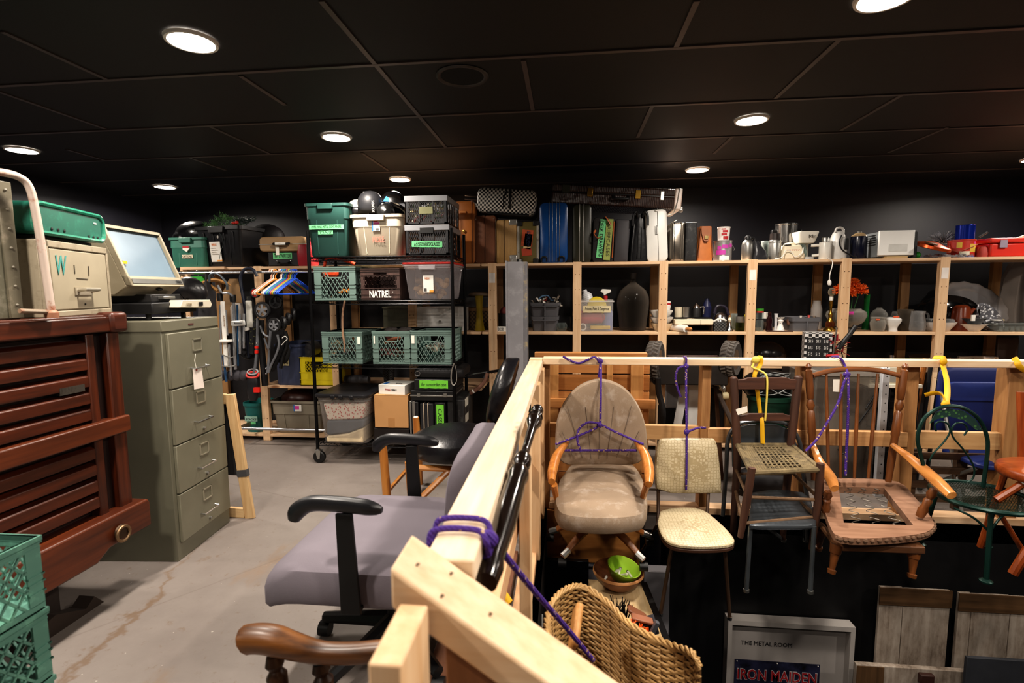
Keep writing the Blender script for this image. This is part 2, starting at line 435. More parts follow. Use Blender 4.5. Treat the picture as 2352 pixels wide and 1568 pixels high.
B(r).box(-.1, 2.9, 2.945, 3.03, .0, .04).go('bottom_plate', PX, r, bevel=.003)
r = thing('left_railing', 'unpainted lumber guard railing running from the near post to the far corner', 'railing', (-.175, 1.8, 0))
B(r).box(-.213, -.136, .715, 2.895, .862, .90).go('top_rail', PY_, r, bevel=.004)
B(r).box(-.213, -.137, 2.897, 2.985, .862, .906).go('corner_block', PTOP, r, bevel=.003)
for y in (2.80, 2.35, 1.72): B(r).box(-.165, -.125, y, y+.09, 0, .86).go('post', wood('d2a87c', 'e6c7a0', 'z', knots='8a5a34'), r, bevel=.003)
B(r).box(-.21, -.172, .75, 2.89, .42, .50).go('mid_rail', wood('c2936a', 'dcb58e', 'y', knots='8a5a34'), r, bevel=.003)
B(r).box(-.213, -.14, .75, 2.94, 0, .04).go('bottom_plate', wood('c2936a', 'dcb58e', 'y', knots='8a5a34'), r, bevel=.003)
r = thing('stair_handrail', 'sloping lumber handrail in the near foreground descending to the right', 'handrail', (-.2, .66, 0))
s = -.70   # slope of the flight
B(r).prism([(-.229, .94), (.75, .94+s*.979), (.75, .94+s*.979-.056), (-.229, .884)], .614, .712).go('handrail_board', wood('d6b189', 'e9cfae', 'x', knots='8a5a34'), r, bevel=.005)
B(r).prism([(-.160, .836), (-.03, .745), (-.03, -.1), (-.160, -.1)], .625, .70).go('support_post', wood('6d4527', '8a5d38', 'z'), r, bevel=.003)  # dark brown puts the shadow below the handrail into the post colour
B(r).box(-.213, -.175, .495, .603, 0, .9).go('newel_post', wood('d4ab80', 'e8caa6', 'z'), r, bevel=.003)
for x, y in ((-.205, .655), (-.165, .685), (-.165, .63), (-.105, .66)):
    z = .94+s*(x+.229); B(r).lathe([(.0045, .0008), (.001, .001)], 8, c=(x, y, z)).go('screw', mat('5a4630', .5), r)
# ================= LEFT SIDE =================
def on(name, label, cat, loc, deg, group=None): return thing(name, label, cat, loc, math.radians(deg), group)
M_OLIVE = mat('6c6a5b', .42, var=.07, ns=5); M_OLIVE2 = mat('747161', .42, var=.06)
M_BEIGE = mat('9c917d', .5, var=.08, dirt='7d725f'); M_CHROME = mat('c9c9cb', .22, 1, var=.03); M_STEEL = mat('a9a8a4', .35, .9, var=.06)
M_DARK = mat('0b0b0c', .5, var=.2); M_BLK = mat('151517', .45, var=.2); M_BLKP = mat('1d1d20', .38, var=.15); M_WHITE = mat('e4e1da', .55, var=.05)
M_PAPER = mat('ece6da', .8, var=.04); M_INK = mat('1b1b1e', .8, var=0); M_TAPE = mat('6fc486', .7, var=.06); M_LIME = mat('72c43c', .6, var=.06)
M_ORANGE = mat('e2522a', .45, var=.08); M_RED = mat('b3232a', .5, var=.1)
# ---- four-drawer filing cabinet ----
t = on('filing_cabinet', 'tall olive grey steel filing cabinet with four drawers, beside the slatted chest', 'filing cabinet', (-1.885, 2.3965, 0), 94.7)
W, H = .437, 1.168
B().box(-W/2, W/2, .004, .62, 0, H-.05).go('body', M_OLIVE, t, bevel=.003)
B().box(-W/2-.002, W/2+.002, 0, .622, H-.05, H).go('top', M_OLIVE2, t, bevel=.003)
for z0, z1 in ((.845, 1.108), (.572, .838), (.332, .566), (.088, .326)):
    zc = (z0+z1)/2
    d = B().box(-W/2+.022, W/2-.012, -.012, .004, z0, z1).go('drawer', M_OLIVE2, t, bevel=.003)
    q = B(); z = z1-.072
    for a in ((-.036, .036, z+.026, z+.031), (-.036, .036, z-.031, z-.026), (-.036, -.030, z-.031, z+.031), (.030, .036, z-.031, z+.031)): q.box(a[0]+.01, a[1]+.01, -.016, -.012, a[2], a[3])
    q.go('label_holder', mat('b7b19f', .3, .6), d)
    z = z0+.080
    B().tube([(-.05, -.012, z), (-.052, -.034, z-.004), (.07, -.034, z-.004), (.068, -.012, z)], .004, 6).go('handle', M_CHROME, d)
    B().lathe([(.007, -.012), (.008, -.022), (.002, -.026)], 10, c=(.018, 0, z0+.028), axis='y').go('lock', M_STEEL, d)
B().box(-.03, .01, -.002, 0, H-.030, H-.022).go('badge', mat('5b3a38', .4), t)
t2 = thing('paper_tag', 'white paper hang tag tied to the top handle of the filing cabinet', 'tag', tuple(P(452, 868, X=-1.855)))
B(t2).tube([P(449, 812, X=-1.848), P(447, 828, X=-1.848), P(452, 850, X=-1.850)], .0015, 5).go('string', M_PAPER, t2)
c = [P(*q, X=-1.852) for q in ((443, 848), (463, 845), (469, 890), (446, 894))]
B(t2).quad(*c).go('tag_card', mat('e6d9cf', .8, var=.08), t2, solid=.001, smooth=False)
q = P(452, 849, X=-1.849); B(t2).lathe([(.006, 0), (.002, .001)], 10, c=q, axis='x').go('eyelet', mat('a8483e', .6), t2)
# ---- slatted wooden chest ----
RW = wood('2c1006', '5e2810', 'y', rough=.38, coat=.25); RWZ = wood('2e1107', '642c12', 'z', rough=.38, coat=.25); RWD = wood('2b0f08', '4d1d10', 'y', rough=.4, coat=.2)
t = thing('slatted_chest', 'large reddish brown slatted wooden chest with an iron ring on its base', 'chest', (-2.2, 1.2, .02))
y0, y1, X = .45, 1.965, -1.885
b = B(t).box(-2.75, X-.06, y0, y1-.02, .3, 1.18).go('body', RWD, t)
B(t).box(X-.012, X+.018, y0, y1-.05, 1.142, 1.205).go('top_rail', RW, t, bevel=.006)
B(t).box(-2.75, X+.0, y0, y1-.01, 1.18, 1.212).go('top_board', RW, t, bevel=.005)
B(t).box(X-.05, X+.03, y1-.055, y1+.025, 1.138, 1.222).go('corner_block', wood('35150b', '5c2a18', 'y', rough=.4), t, bevel=.014)
B(t).box(X-.05, X+.004, y1-.06, y1, .36, 1.14).go('corner_stile', RWZ, t, bevel=.006)
B(t).box(X-.055, X-.03, 1.855, 1.92, .36, 1.14).go('recess', mat('1f0d08', .5), t)
B(t).box(X-.05, X-.004, 1.82, 1.858, .36, 1.14).go('inner_stile', RWZ, t, bevel=.005)
B(t).box(X-.05, X+.022, y0, y1+.004, .712, .782).go('middle_rail', wood('421c0b', '6c3417', 'y', rough=.4, coat=.2), t, bevel=.006)
B(t).prism([(y0, .395), (y1+.035, .395), (y1+.045, .375), (y1+.045, .27), (1.80, .27), (1.74, .235), (y0, .235)], X-.05, X+.045, 'x').go('base_board', wood('3d1808', '683013', 'y', rough=.42, coat=.15), t, bevel=.008)
for z in (1.085, 1.018, .950, .882, .815, .655, .588, .52, .452):
    B(t).prism([(X-.055, z+.03), (X-.022, z+.030), (X-.006, z+.020), (X-.006, z-.022), (X-.055, z-.006)], y0, 1.822).go('slat', RW, t, bevel=.003)
B(t).box(X-.06, X-.050, y0, 1.83, .4, 1.13).go('back_panel', mat('240c07', .5), t)
q = Vector((X+.047, 1.845, .318))
B(t).lathe([(.018, 0), (.03, .004), (.026, .014), (.014, .016)], 16, c=q, axis='x').go('ring_plate', mat('4e3d2f', .45, .7), t)
B(t).tube([q+Vector((.016, .03*math.cos(a), .03*math.sin(a)-.008)) for a in [2*PI*k/20 for k in range(20)]], .0065, 8, True).go('iron_ring', mat('8a7156', .4, .8), t)
B(t).box(X-.02, X-.005, 1.70, 1.80, .917, .945).go('metal_patch', mat('55504a', .4, .5, dirt='2d241e'), t)
for a in (.6, 1.55):
    B(t).box(-2.65, X-.1, a, a+.16, .02, .24).go('skid', mat('1d130d', .8), t, bevel=.01)
    B(t).prism([(a-.03, .0), (a+.3, 0), (a+.26, .05), (a+.22, .02), (a+.1, .075), (a, .05)], X-.13, X-.06, 'x').go('broken_foot', mat('2c211a', .9), t)
TOP = 1.212
# ---- beige file box with green case on top ----
t = on('file_box', 'beige steel single drawer file box with a faint green letter W, on the slatted chest', 'file box', (-1.953, 1.8785, TOP), 107.3)
W, H = .42, .285
B().box(-W/2, W/2, .006, .40, 0, H).go('body', M_BEIGE, t, bevel=.004)
b = B()
for a in ((-W/2, W/2, H-.026, H), (-W/2, W/2, 0, .022), (-W/2, -W/2+.04, 0, H), (W/2-.014, W/2, 0, H)): b.box(a[0], a[1], -.004, .01, a[2], a[3])
b.go('front_frame', M_BEIGE, t, bevel=.003)
d = B().box(-W/2+.046, W/2-.018, -.002, .008, .026, H-.03).go('drawer', mat('9f9580', .5, var=.07), t, bevel=.003)
b = B().tube([(-.02, -.003, .098), (-.024, -.03, .104), (.07, -.03, .104), (.066, -.003, .098)], .008, 8); b.go('handle', mat('b8b1a2', .35, .6), d)
B().box(-.04, .07, -.006, -.002, .082, .112).go('handle_plate', mat('a69d8c', .4, .3), d)
text('W', .062, .075, mat('3f8a84', .7), d, (-.105, -.004, .195), name='letter', shear=.2)
b = B()
for p, q in (((-.02, .155), (-.02, .195)), ((.055, .15), (.055, .195)), ((-.01, .14), (.06, .142))): b.bar((p[0], -.003, p[1]), (q[0], -.003, q[1]), .003, .002)
B().bar((-.03, -.003, .165), (-.03, -.003, .2), .003, .003).go('label_slot', mat('4c453a', .6), d)
B().bar((.06, -.003, .16), (.062, -.003, .2), .003, .003).go('label_slot', mat('4c453a', .6), d)
B().bar((-.02, -.003, .148), (.05, -.003, .146), .003, .003).go('label_slot', mat('4c453a', .6), d)
B().lathe([(.005, -.004), (.001, -.005)], 8, c=(.02, 0, .045), axis='y').go('keyhole', M_DARK, d)
GR = mat('235f50', .38, var=.1, dirt='2c7d66')
t = on('metal_case', 'green painted metal case with rounded corners lying on the beige file box', 'case', (-1.952, 1.868, TOP+.287), 106.5)
W, H = .42, .128
B().loft([[(x, y, z+.012) for x, z in rrect(W, H-.01, .035, 5, 0, H/2)] for y in (0, .42)]).go('case_body', GR, t, bevel=.004)
ring = lambda k, y: [(x, y, z+.012) for x, z in rrect(W-k, H-.01-k, .035-k/3, 5, 0, H/2)]
B().loft([ring(0, .01), ring(-.004, -.004), ring(.012, -.010), ring(.026, -.006), ring(.03, .004)], False, False).go('raised_rim', mat('2b7a63', .35, dirt='6f9a88'), t)
for x in (-.12, -.085, -.05, .10, .13, .16): B().lathe([(.0065, -.002), (.001, -.003)], 8, c=(x, 0, .042 if x < 0 else .036), axis='y').go('hole', M_DARK, t)
for x in (.14, .152): B().lathe([(.004, -.003), (.001, -.004)], 8, c=(x, 0, .095), axis='y').go('rivet', M_WHITE, t)
B().box(-.17, .17, .03, .36, 0, .014).go('rubber_feet', M_DARK, t)
# ---- far left olive cabinet and bent pipe ----
t = thing('metal_cabinet', 'olive grey metal cabinet with a riveted edge at the left border on the slatted chest', 'cabinet', (-2.1, 1.3, TOP))
B(t).box(-2.35, -1.905, .9, 1.606, TOP, 1.675).go('body', mat('5a5748', .55, var=.12, dirt='7d776a'), t, bevel=.006)
B(t).box(-1.907, -1.899, 1.565, 1.609, TOP+.004, 1.68).go('edge_strip', mat('655f4f', .5, var=.12, dirt='857c6c'), t, bevel=.002)
for k in range(7): B(t).sph((-1.898, 1.588, TOP+.05+k*.065), .005, 8, 6).go('rivet', mat('7a7466', .4), t)
t = thing('bent_pipe_frame', 'bent pipe frame with chipped white paint and rust, in front of the beige file box', 'pipe frame', (-1.86, 1.6, TOP))
pts = spline([P(-160, 372, X=-1.85), P(-20, 392, X=-1.85), P(40, 405, X=-1.85), P(68, 432, X=-1.85), P(84, 500, X=-1.85), P(104, 620, X=-1.85), P(119, 720, X=-1.85)], 6)
pts[-1].z = TOP+.014
M_RUST = mat('c4b2a6', .5, var=.1, dirt='9a5f42')
B(t).tube(pts, .0125, 10).go('bent_tube', M_RUST, t)
B(t).tube([P(45, 714, X=-1.85), P(112, 716, X=-1.85)], .008, 8).go('cross_bar', mat('8c7d6c', .5, dirt='8a5a40'), t)
B(t).lathe([(.02, -.014), (.021, .006), (.014, .014)], 12, c=pts[-1]).go('foot_collar', mat('9a6b52', .6), t)
# ---- microfiche reader on the filing cabinet ----
t = on('microfiche_reader', 'beige desktop microfiche reader with a blue grey screen, on the filing cabinet', 'microfiche reader', (-1.93, 2.40, 1.168), 97)
MB_ = mat('a59a83', .5, var=.05)
b = B().prism([(-.04, .028), (.24, .028), (.24, .06), (.23, .075), (-.02, .075), (-.045, .055)], -.14, .24, 'x')
b = B(); b.box(-.15, .20, .05, .5, .03, .085).go('base', M_BLK, t, bevel=.006)
B().prism([(-.03, .058), (.235, .048), (.25, .066), (.235, .092), (-.008, .095)], -.006, .06).go('control_panel', mat('c9c1ae', .45, var=.03), t, bevel=.003)
text('KODAK', .045, .012, mat('7a6a50', .6), t, (.04, -.009, .072), name='panel_lettering')
B().box(.125, .155, -.012, -.006, .062, .082).go('switch', M_BLK, t)
for x in (-.11, .16): B().lathe([(.012, 0), (.012, .03)], 10, c=(x, .1, 0)).go('foot', M_DARK, t)
B().box(-.05, .18, .12, .45, .085, .125).go('film_carriage', mat('2b2a2a', .4), t, bevel=.004)
B().box(0, .09, .09, .14, .10, .115).go('lens_holder', M_STEEL, t, bevel=.003)
# head: side outline, leaning back
def head(k, x): return [(x, .14+k, .122), (x, .16, .165), (x, .26, .455), (x, .55, .47), (x, .55, .14)]
hx0, hx1 = -.17, .23
b = B()
fr = lambda x, u: (x, .145+.115*u, .165+.29*u)
b.loft([[(x, .205, .118), (x, .145, .165), (x, .262, .458), (x, .6, .475), (x, .6, .118)] for x in (hx0, hx1)])
b.go('reader_head', MB_, t, bevel=.008)
# screen hood: frame around a recessed screen
b = B()
for u0, u1, x0, x1 in ((.94, 1.0, hx0, hx1), (0, .16, hx0, hx1), (0, 1, hx0, hx0+.014), (0, 1, hx1-.014, hx1)):
    a, c = fr(0, u0), fr(0, u1)
    b.loft([[(x, a[1]-.022, a[2]), (x, a[1]+.01, a[2]+.004), (x, c[1]+.01, c[2]+.004), (x, c[1]-.022, c[2])] for x in (x0, x1)])
b.go('screen_hood', MB_, t, bevel=.003)
a, c = fr(0, .165), fr(0, .94)
M_SCR = mat('748898', .3, var=.1, ns=3)
B().quad((hx0+.014, a[1]-.003, a[2]), (hx1-.014, a[1]-.003, a[2]), (hx1-.014, c[1]-.003, c[2]), (hx0+.014, c[1]-.003, c[2])).go('screen', M_SCR, t)
a = fr(0, .08); 
B().loft([[(x, a[1]-.026+dy, a[2]+dz) for dy, dz in ((-.004, -.010), (.002, .012), (.005, .012), (.0, -.010))] for x in (hx0+.012, hx1-.012)]).go('badge_strip', mat('8c8b88', .35, .5), t)
text('780', .042, .014, M_INK, t, (hx1-.05, a[1]-.0305, a[2]+.001), rx=PI/2-.3, name='number_lettering')
B().sph((.06, .15, .150), (.02, .012, .008), 12, 8).go('knob', M_DARK, t)
B().box(hx0+.016, hx0+.045, .17, .178, .27, .284).go('yellow_sticker', mat('d8b92e', .6), t)
# ---- leaning wooden stretcher frame behind the cabinet ----
t = thing('canvas_frame', 'bare wooden stretcher frame leaning beside the filing cabinet, seen from its back', 'picture frame', (-1.95, 2.72, 0))
FW = wood('c09a6c', 'dcbf92', 'z'); p0 = Vector((-1.79, 2.665, 0)); lean = Vector((-.062, -.02, .73)); lx = Vector((-.62, .04, 0))
def fb(a, c, w, nm, mm): return B(t).bar(p0+a, p0+c, w, .022, up=(0, 1, 0)).go(nm, mm, t, bevel=.002)
o = lx.normalized()*.028
fb(o, o+lean, .056, 'stile', FW); fb(lx-o, lx-o+lean, .056, 'stile', FW)
fb(lean*.962+o*2.02, lean*.962+lx-o*2.02, .056, 'rail', wood('c09a6c', 'dcbf92', 'x')); fb(lean*.04+o*2.02, lean*.04+lx-o*2.02, .056, 'rail', wood('c09a6c', 'dcbf92', 'x'))
k = Vector((0, .012, 0)); a = lean*.34; 
B(t).quad(p0+k+a, p0+k+a+lx, p0+k+lean+lx, p0+k+lean).go('torn_canvas', mat('2a2728', .85), t)
B(t).bar(p0+o*.98+lean*.345, p0+o+lean*.40, .06, .027, up=(0, 1, 0)).go('tape_band', mat('4a4a4c', .6), t)
# ---- two green milk crates at the lower left ----
def lattice(b, x0, x1, z0, z1, y, th, pitch, ang, hole=None, dep=.006):
    """diagonal bars clipped to a rectangle in the plane y; hole=(hw, hz): nothing above hz within hw of the middle"""
    k = math.tan(math.radians(ang)); w, h = x1-x0, z1-z0; n = int((w+h/k)/pitch)+2; xm = (x0+x1)/2
    for sg in (1, -1):
        for i in range(-1, n):
            sx = x0+i*pitch-(h/k if sg > 0 else 0)
            if sg < 0: sx = x0+i*pitch
            ts = [0, h]
            ln = lambda z: sx+sg*z/k
            lo, hi = 0, h
            za = (x0-sx)*k*sg; zb = (x1-sx)*k*sg
            lo = max(lo, min(za, zb)); hi = min(hi, max(za, zb))
            if hi-lo < pitch*.2: continue
            segs = [(lo, hi)]
            if hole:
                hw, hz = hole; hzr = hz-z0
                a, c = sorted(((xm-hw-sx)*k*sg, (xm+hw-sx)*k*sg)); a = max(a, hzr)
                if a < c and a < hi and c > lo:
                    segs = [(lo, min(hi, a)), (max(lo, c), hi)]
            for p, q in segs:
                if q-p > .008: b.bar((ln(p), y, z0+p), (ln(q), y, z0+q), th, dep, up=(0, 1, 0))
def milk_crate(t, W, H, D, m, pitch=.036, th=.004, ang=58, name='crate_body', handle=True, sides=True, cwf=.16, rimf=.16):
    wt = .006; cw = W*cwf; b = B()
    for x0, x1 in ((-W/2, -W/2+cw), (W/2-cw, W/2)):
        b.box(x0, x1, 0, wt, .012, H); b.box(x0, x1, D-wt, D, .012, H)
    for y0, y1 in ((wt, cw), (D-cw, D-wt)):
        b.box(-W/2, -W/2+wt, y0, y1, .012, H); b.box(W/2-wt, W/2, y0, y1, .012, H)
    rb = min(.05, H*rimf)
    for z0, z1, e in ((H-.012, H, .004), (H-rb*.6, H-rb*.5, .003), (H-rb, H-rb*.9, .001), (H*.46, H*.46+.005, .003), (H*.36, H*.36+.005, .003), (.04, .045, .003), (0, .014, 0)):
        if z0 < H*.5 and z0 > .02:
            for x0, x1 in ((-W/2-e, -W/2+cw), (W/2-cw, W/2+e)): b.box(x0, x1, -e, wt, z0, z1); b.box(x0, x1, D-wt, D+e, z0, z1)
            for y0, y1 in ((-e, cw), (D-cw, D+e)): b.box(-W/2-e, -W/2+wt, y0, y1, z0, z1); b.box(W/2-wt, W/2+e, y0, y1, z0, z1)
        else:
            b.box(-W/2-e, W/2+e, -e, wt, z0, z1); b.box(-W/2-e, W/2+e, D-wt, D+e, z0, z1)
            b.box(-W/2-e, -W/2+wt, wt, D-wt, z0, z1); b.box(W/2-wt, W/2+e, wt, D-wt, z0, z1)
    b.box(-W/2+cw, W/2-cw, 0, wt, H-rb, H); b.box(-W/2+cw, W/2-cw, D-wt, D, H-rb, H)
    b.box(-W/2, -W/2+wt, cw, D-cw, H-rb, H); b.box(W/2-wt, W/2, cw, D-cw, H-rb, H)
    b.box(-W/2+.004, W/2-.004, .004, D-.004, .006, .012)
    b.go(name, m, t)
    hole = (W*.2, H*.68) if handle else None
    b = B(); lattice(b, -W/2+cw, W/2-cw, .014, H-rb, wt/2, th, pitch, ang, hole)
    if hole:
        hw, hz = hole
        b.bar((-hw*.8, wt/2, hz), (hw*.8, wt/2, hz), th*1.5, .007, up=(0, 1, 0))
        for s in (-1, 1): b.bar((s*hw*.8, wt/2, hz), (s*hw, wt/2, H-rb), th*1.5, .007, up=(0, 1, 0))
    b.go('front_lattice', m, t)
    if sides:
        for s in (-1, 1):
            b = B(); lattice(b, cw, D-cw, .014, H-rb, 0, th, pitch, ang); b.b.transform(Matrix.Translation((s*(W/2-wt/2), 0, 0)) @ Matrix(((0, 1, 0, 0), (1, 0, 0, 0), (0, 0, 1, 0), (0, 0, 0, 1))))
            b.go('side_lattice', m, t)
M_CG = mat('5a8577', .45, var=.12, dirt='73a892'); M_CG2 = mat('6a8079', .5, var=.08)
# crate's visible face is its right hand side (towards +x)
for z, h_, lab in ((.0, .352, 'tall green plastic crate on the floor at the lower left, bottom of its stack'), (.356, .176, 'shallow green plastic crate in the middle of the stack at the lower left'), (.536, .180, 'shallow green plastic crate on top of the stack at the lower left')):
    t = on('milk_crate', lab, 'crate', (-1.27, .86, z), 91, 'green crates by the slatted chest')
    milk_crate(t, .40, h_, .40, M_CG, pitch=.040, th=.0055, ang=50, cwf=.09, rimf=.16, handle=False)
    B().box(-.075, .03, -.002, .008, .03, h_*.52).go('blank_panel', M_CG, t, bevel=.002)
# ================= SHELVING (left part), RODS, RACK =================
ST, SM, SL, SB = 1.515, .962, .493, .06       # shelf board tops
FYs, BYs = 4.13, 4.60
WPZ = wood('cba37c', 'e6c8a4', 'z', knots='8a5630'); WPX = wood('cda680', 'e7caa8', 'x', knots='96643c')
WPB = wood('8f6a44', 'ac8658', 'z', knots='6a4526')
def posts(t, xs, front=True):
    for x in xs:
        p = B(t).box(x-.033, x+.033, FYs, FYs+.038, 0, ST+.004).go('post', WPZ, t, bevel=.002)
        b = B(t)
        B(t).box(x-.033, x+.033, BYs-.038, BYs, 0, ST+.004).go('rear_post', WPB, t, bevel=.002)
def boards(t, spans):
    for x0, x1, z in spans:
        B(t).box(x0, x1, FYs+.002, BYs, z-.022, z).go('shelf_board', WPX, t, bevel=.002)
def pinholes(t, xs, zs):
    b = B(t)
    for x in xs:
        for z in zs:
            for dx in (-.015, .015): b.lathe([(.004, -.0006), (.001, -.001)], 6, c=(x+dx, FYs, z), axis='y')
    o = b.go('nail_holes', mat('5d3c22', .9), t); o['kind'] = 'stuff'
t = thing('wooden_shelving', 'unpainted wooden storage shelving behind the black wire rack and the strollers', 'shelf', (-2.3, 4.3, 0))
XS = (-3.29, -2.615, -1.955, -1.278)
posts(t, XS)
boards(t, [(-3.32, -.70, ST), (-1.99, -.70, SM), (-2.65, -.70, SL), (-3.32, -.70, SB)])
B(t).box(-3.3, -2.9, FYs-.02, FYs, ST-.02, ST+.004).go('edge_strip', WPX, t)
pinholes(t, XS, (.2, .4, .62, .85, 1.1, 1.35))
def rod(name, label, z, x0, x1, r=.011, y=3.98):
    t = thing(name, label, 'rod', ((x0+x1)/2, y, z))
    B().lathe([(r, x0-(x0+x1)/2), (r, x1-(x0+x1)/2)], 14, axis='x').go('tube', M_CHROME, t)
    for s in (x0, x1): B(t).box(s-.004, s+.004, y-.02, FYs, z-.02, z+.02).go('bracket', M_STEEL, t)
rod('clothes_rod', 'upper chrome clothes rod the hangers and strollers hang from', 1.462, -3.3, -1.98)
rod('lower_rod', 'low chrome tube just above the floor in front of the grey tote', .150, -2.76, -1.99, .012)
# ---- totes ----
def tote(t, W, H, D, m, taper=.86, r=.04, rim=.02, lip=.012, name='tote_body', handle=True, ribs=True, step=.3, thick=.004, inner=True):
    """open storage tote: rounded tapered body with an outer step below the rim"""
    R = lambda k, z, e=0: [(x, y+D/2, z) for x, y in rrect(W*k+e, D*(1-(1-k)*W/D)+e, r)]
    k = lambda z: taper+(1-taper)*z/H
    zs = H*(1-step)
    rings = [R(k(0)-.04, 0), R(k(0), .012), R(k(zs)-.02, zs-.004), R(k(zs)+.015, zs+.004), R(.975, H-rim), R(1, H-rim, lip), R(1, H, lip), R(.985, H, -thick)]
    if inner: rings += [R(k(zs)-.03, zs), R(k(0)-.02, .016)]
    b = B().loft(rings, True, True); b.go(name, m, t)
    if handle:
        B().prism([(-W*.17, H-.004), (W*.17, H-.004), (W*.16, H-rim-.026), (-W*.16, H-rim-.026)], -.020, .006).go('handle', m, t, bevel=.003)
    if ribs:
        for sx in (-.26, .26): B().bar((sx*W*.92, .010+D*.0+(1-k(zs))*W*.22, zs), (sx*W*k(0), (1-k(0))*W*.46, .02), .005, .006, up=(0, 1, 0)).go('rib', m, t)
def slant(t, W, H, taper):
    """face of the tote front at height z: y offset"""
    return lambda z: (1-taper)*W*.5*(1-z/H)
M_GT = mat('2b4e48', .42, var=.08); M_GT2 = mat('417a6a', .45, var=.1); M_BT = mat('c9bda8', .5, var=.05)
RF, RB, RX0, RX1 = 3.62, 4.06, -1.885, -.815
RZs = (.165, .762, 1.235, 1.555)
# ---- the black wire rack ----
t = thing('wire_rack', 'tall black wire shelving rack on casters loaded with crates and totes', 'shelving rack', (-1.35, 3.84, 0))
M_WR = mat('121214', .35, .6, var=.2)
for x, y in ((RX0, RF), (RX1, RF), (RX0, RB), (RX1, RB)):
    p = B(t).lathe([(.0125, .10), (.0125, 1.74)], 12, c=(x, y, 0)).go('post', M_WR, t)
    B(t).lathe([(.014, .085), (.02, .09), (.02, .105), (.013, .11)], 12, c=(x, y, 0)).go('collar', M_CHROME, p)
    c = B(t)
    w = B(t).lathe([(.012, -.016), (.04, -.016), (.047, -.010), (.047, .010), (.04, .016), (.012, .016)], 20, c=(x+.012, y, .047), axis='y').go('caster_wheel', M_DARK, t)
    B(t).prism([(x-.012, .10), (x+.03, .10), (x+.022, .035), (x+.004, .035)], y-.021, y-.018).go('fork', M_STEEL, w)
    B(t).prism([(x-.012, .10), (x+.03, .10), (x+.022, .035), (x+.004, .035)], y+.018, y+.021).go('fork', M_STEEL, w)
for z in RZs:
    b = B(t)
    for zz in (z-.006, z-.030):
        b.tube([(RX0, RF, zz), (RX1, RF, zz), (RX1, RB, zz), (RX0, RB, zz)], .0034, 6, True)
    n = 26
    for y in (RF, RB):
        for i in range(n):
            x0 = RX0+(RX1-RX0)*i/n; x1 = RX0+(RX1-RX0)*(i+1)/n
            za, zb = (z-.006, z-.030) if i % 2 else (z-.030, z-.006)
            b.bar((x0, y, za), (x1, y, zb), .003, .003)
    for x in (RX0, RX1):
        for i in range(10):
            ya = RF+(RB-RF)*i/10; yb = RF+(RB-RF)*(i+1)/10; za, zb = (z-.006, z-.030) if i % 2 else (z-.030, z-.006)
            b.bar((x, ya, za), (x, yb, zb), .003, .003)
    for i in range(40):
        x = RX0+(RX1-RX0)*(i+.5)/40; b.bar((x, RF, z-.003), (x, RB, z-.003), .0028, .0028)
    for y in (RF+.15, RF+.3): b.bar((RX0, y, z-.008), (RX1, y, z-.008), .005, .005)
    b.go('wire_shelf', M_WR, t)
zt = RZs[3]; FY = RF+.02
def tape(t, W, h, z, m, txt=None, y=-.003, tw=.86, th=.6, x=0, rx=None, name='tape_label', ink=M_INK, tilt=0):
    M = Matrix.Translation((x, y, z)) @ Matrix.Rotation(tilt, 4, 'Y')
    n = 9; top = [(-W/2+W*i/n, h/2+(rnd.random()-.5)*h*.06) for i in range(n+1)]; bot = [(W/2-W*i/n, -h/2+(rnd.random()-.5)*h*.06) for i in range(n+1)]
    o = B().at(M).prism(top+bot, -.0006, .0006).go(name, m, t, smooth=False)
    if txt: text(txt, W*tw, h*th, ink, o, M @ Vector((0, -.0012, 0)), ry=-tilt if False else 0, name='handwriting', shear=.15)
    return o
# top row
t, W, H = S('storage_tote', 'dark green plastic tote with pale green tape, top left on the wire rack', 'tote', (700, 466, 800, 586), FY, zt)
tote(t, W, H, .40, M_GT, .86, .035)
tape(t, W*.80, .033, H*.555, M_TAPE, 'POTS, PANS, METAL CONTAINERS,', y=.001); tape(t, W*.34, .026, H*.455, M_TAPE, 'TINS', x=-.01, y=.004)
t, W, H = S('storage_tote', 'beige plastic tote marked HOLE in red, full of helmets, on the wire rack', 'tote', (803, 492, 926, 584), FY, zt)
tote(t, W, H, .40, M_BT, .82, .045)
o = B().box(-.032, .026, .006, .0075, H*.60, H*.86).go('product_label', M_WHITE, t)
B().box(-.032, -.024, .004, .006, H*.60, H*.86).go('blue_stripe', mat('2f6fc0'), o); B().box(-.018, .022, .004, .006, H*.76, H*.81).go('pink_stripe', mat('c8388a'), o)
B().box(-.02, .012, .004, .006, H*.82, H*.855).go('red_stripe', mat('cc3a30'), o); B().box(-.005, .018, .004, .006, H*.62, H*.67).go('barcode', mat('555555'), o)
text('HOLE', .085, .042, mat('d9695a', .8), t, (.01, .012, H*.40), name='handwriting')
bx = t.location
def helmet(label, px, py, r, cm, rz, Y, visor=None, extra=None, tilt=0):
    c = P(px, py, Y=Y); t = thing('helmet', label, 'helmet', c, rz, 'helmets in the beige tote')
    t.rotation_euler = (tilt, 0, rz)
    B().lathe([(r*.98, -r*.62), (r*1.0, -r*.2), (r*.99, .1*r), (r*.9, .45*r), (r*.68, .75*r), (r*.38, .94*r), (r*.02, 1.0*r)], 24, cap=False).go('shell', cm, t, solid=.006)
    if visor: 
        B().lathe([(r*1.02, -r*.4), (r*1.04, 0), (r*.98, r*.34)], 18, cap=False, a0=PI*1.15, a1=PI*1.85).go('visor', visor, t, solid=.003)
    if extra: extra(t, r)
    return t
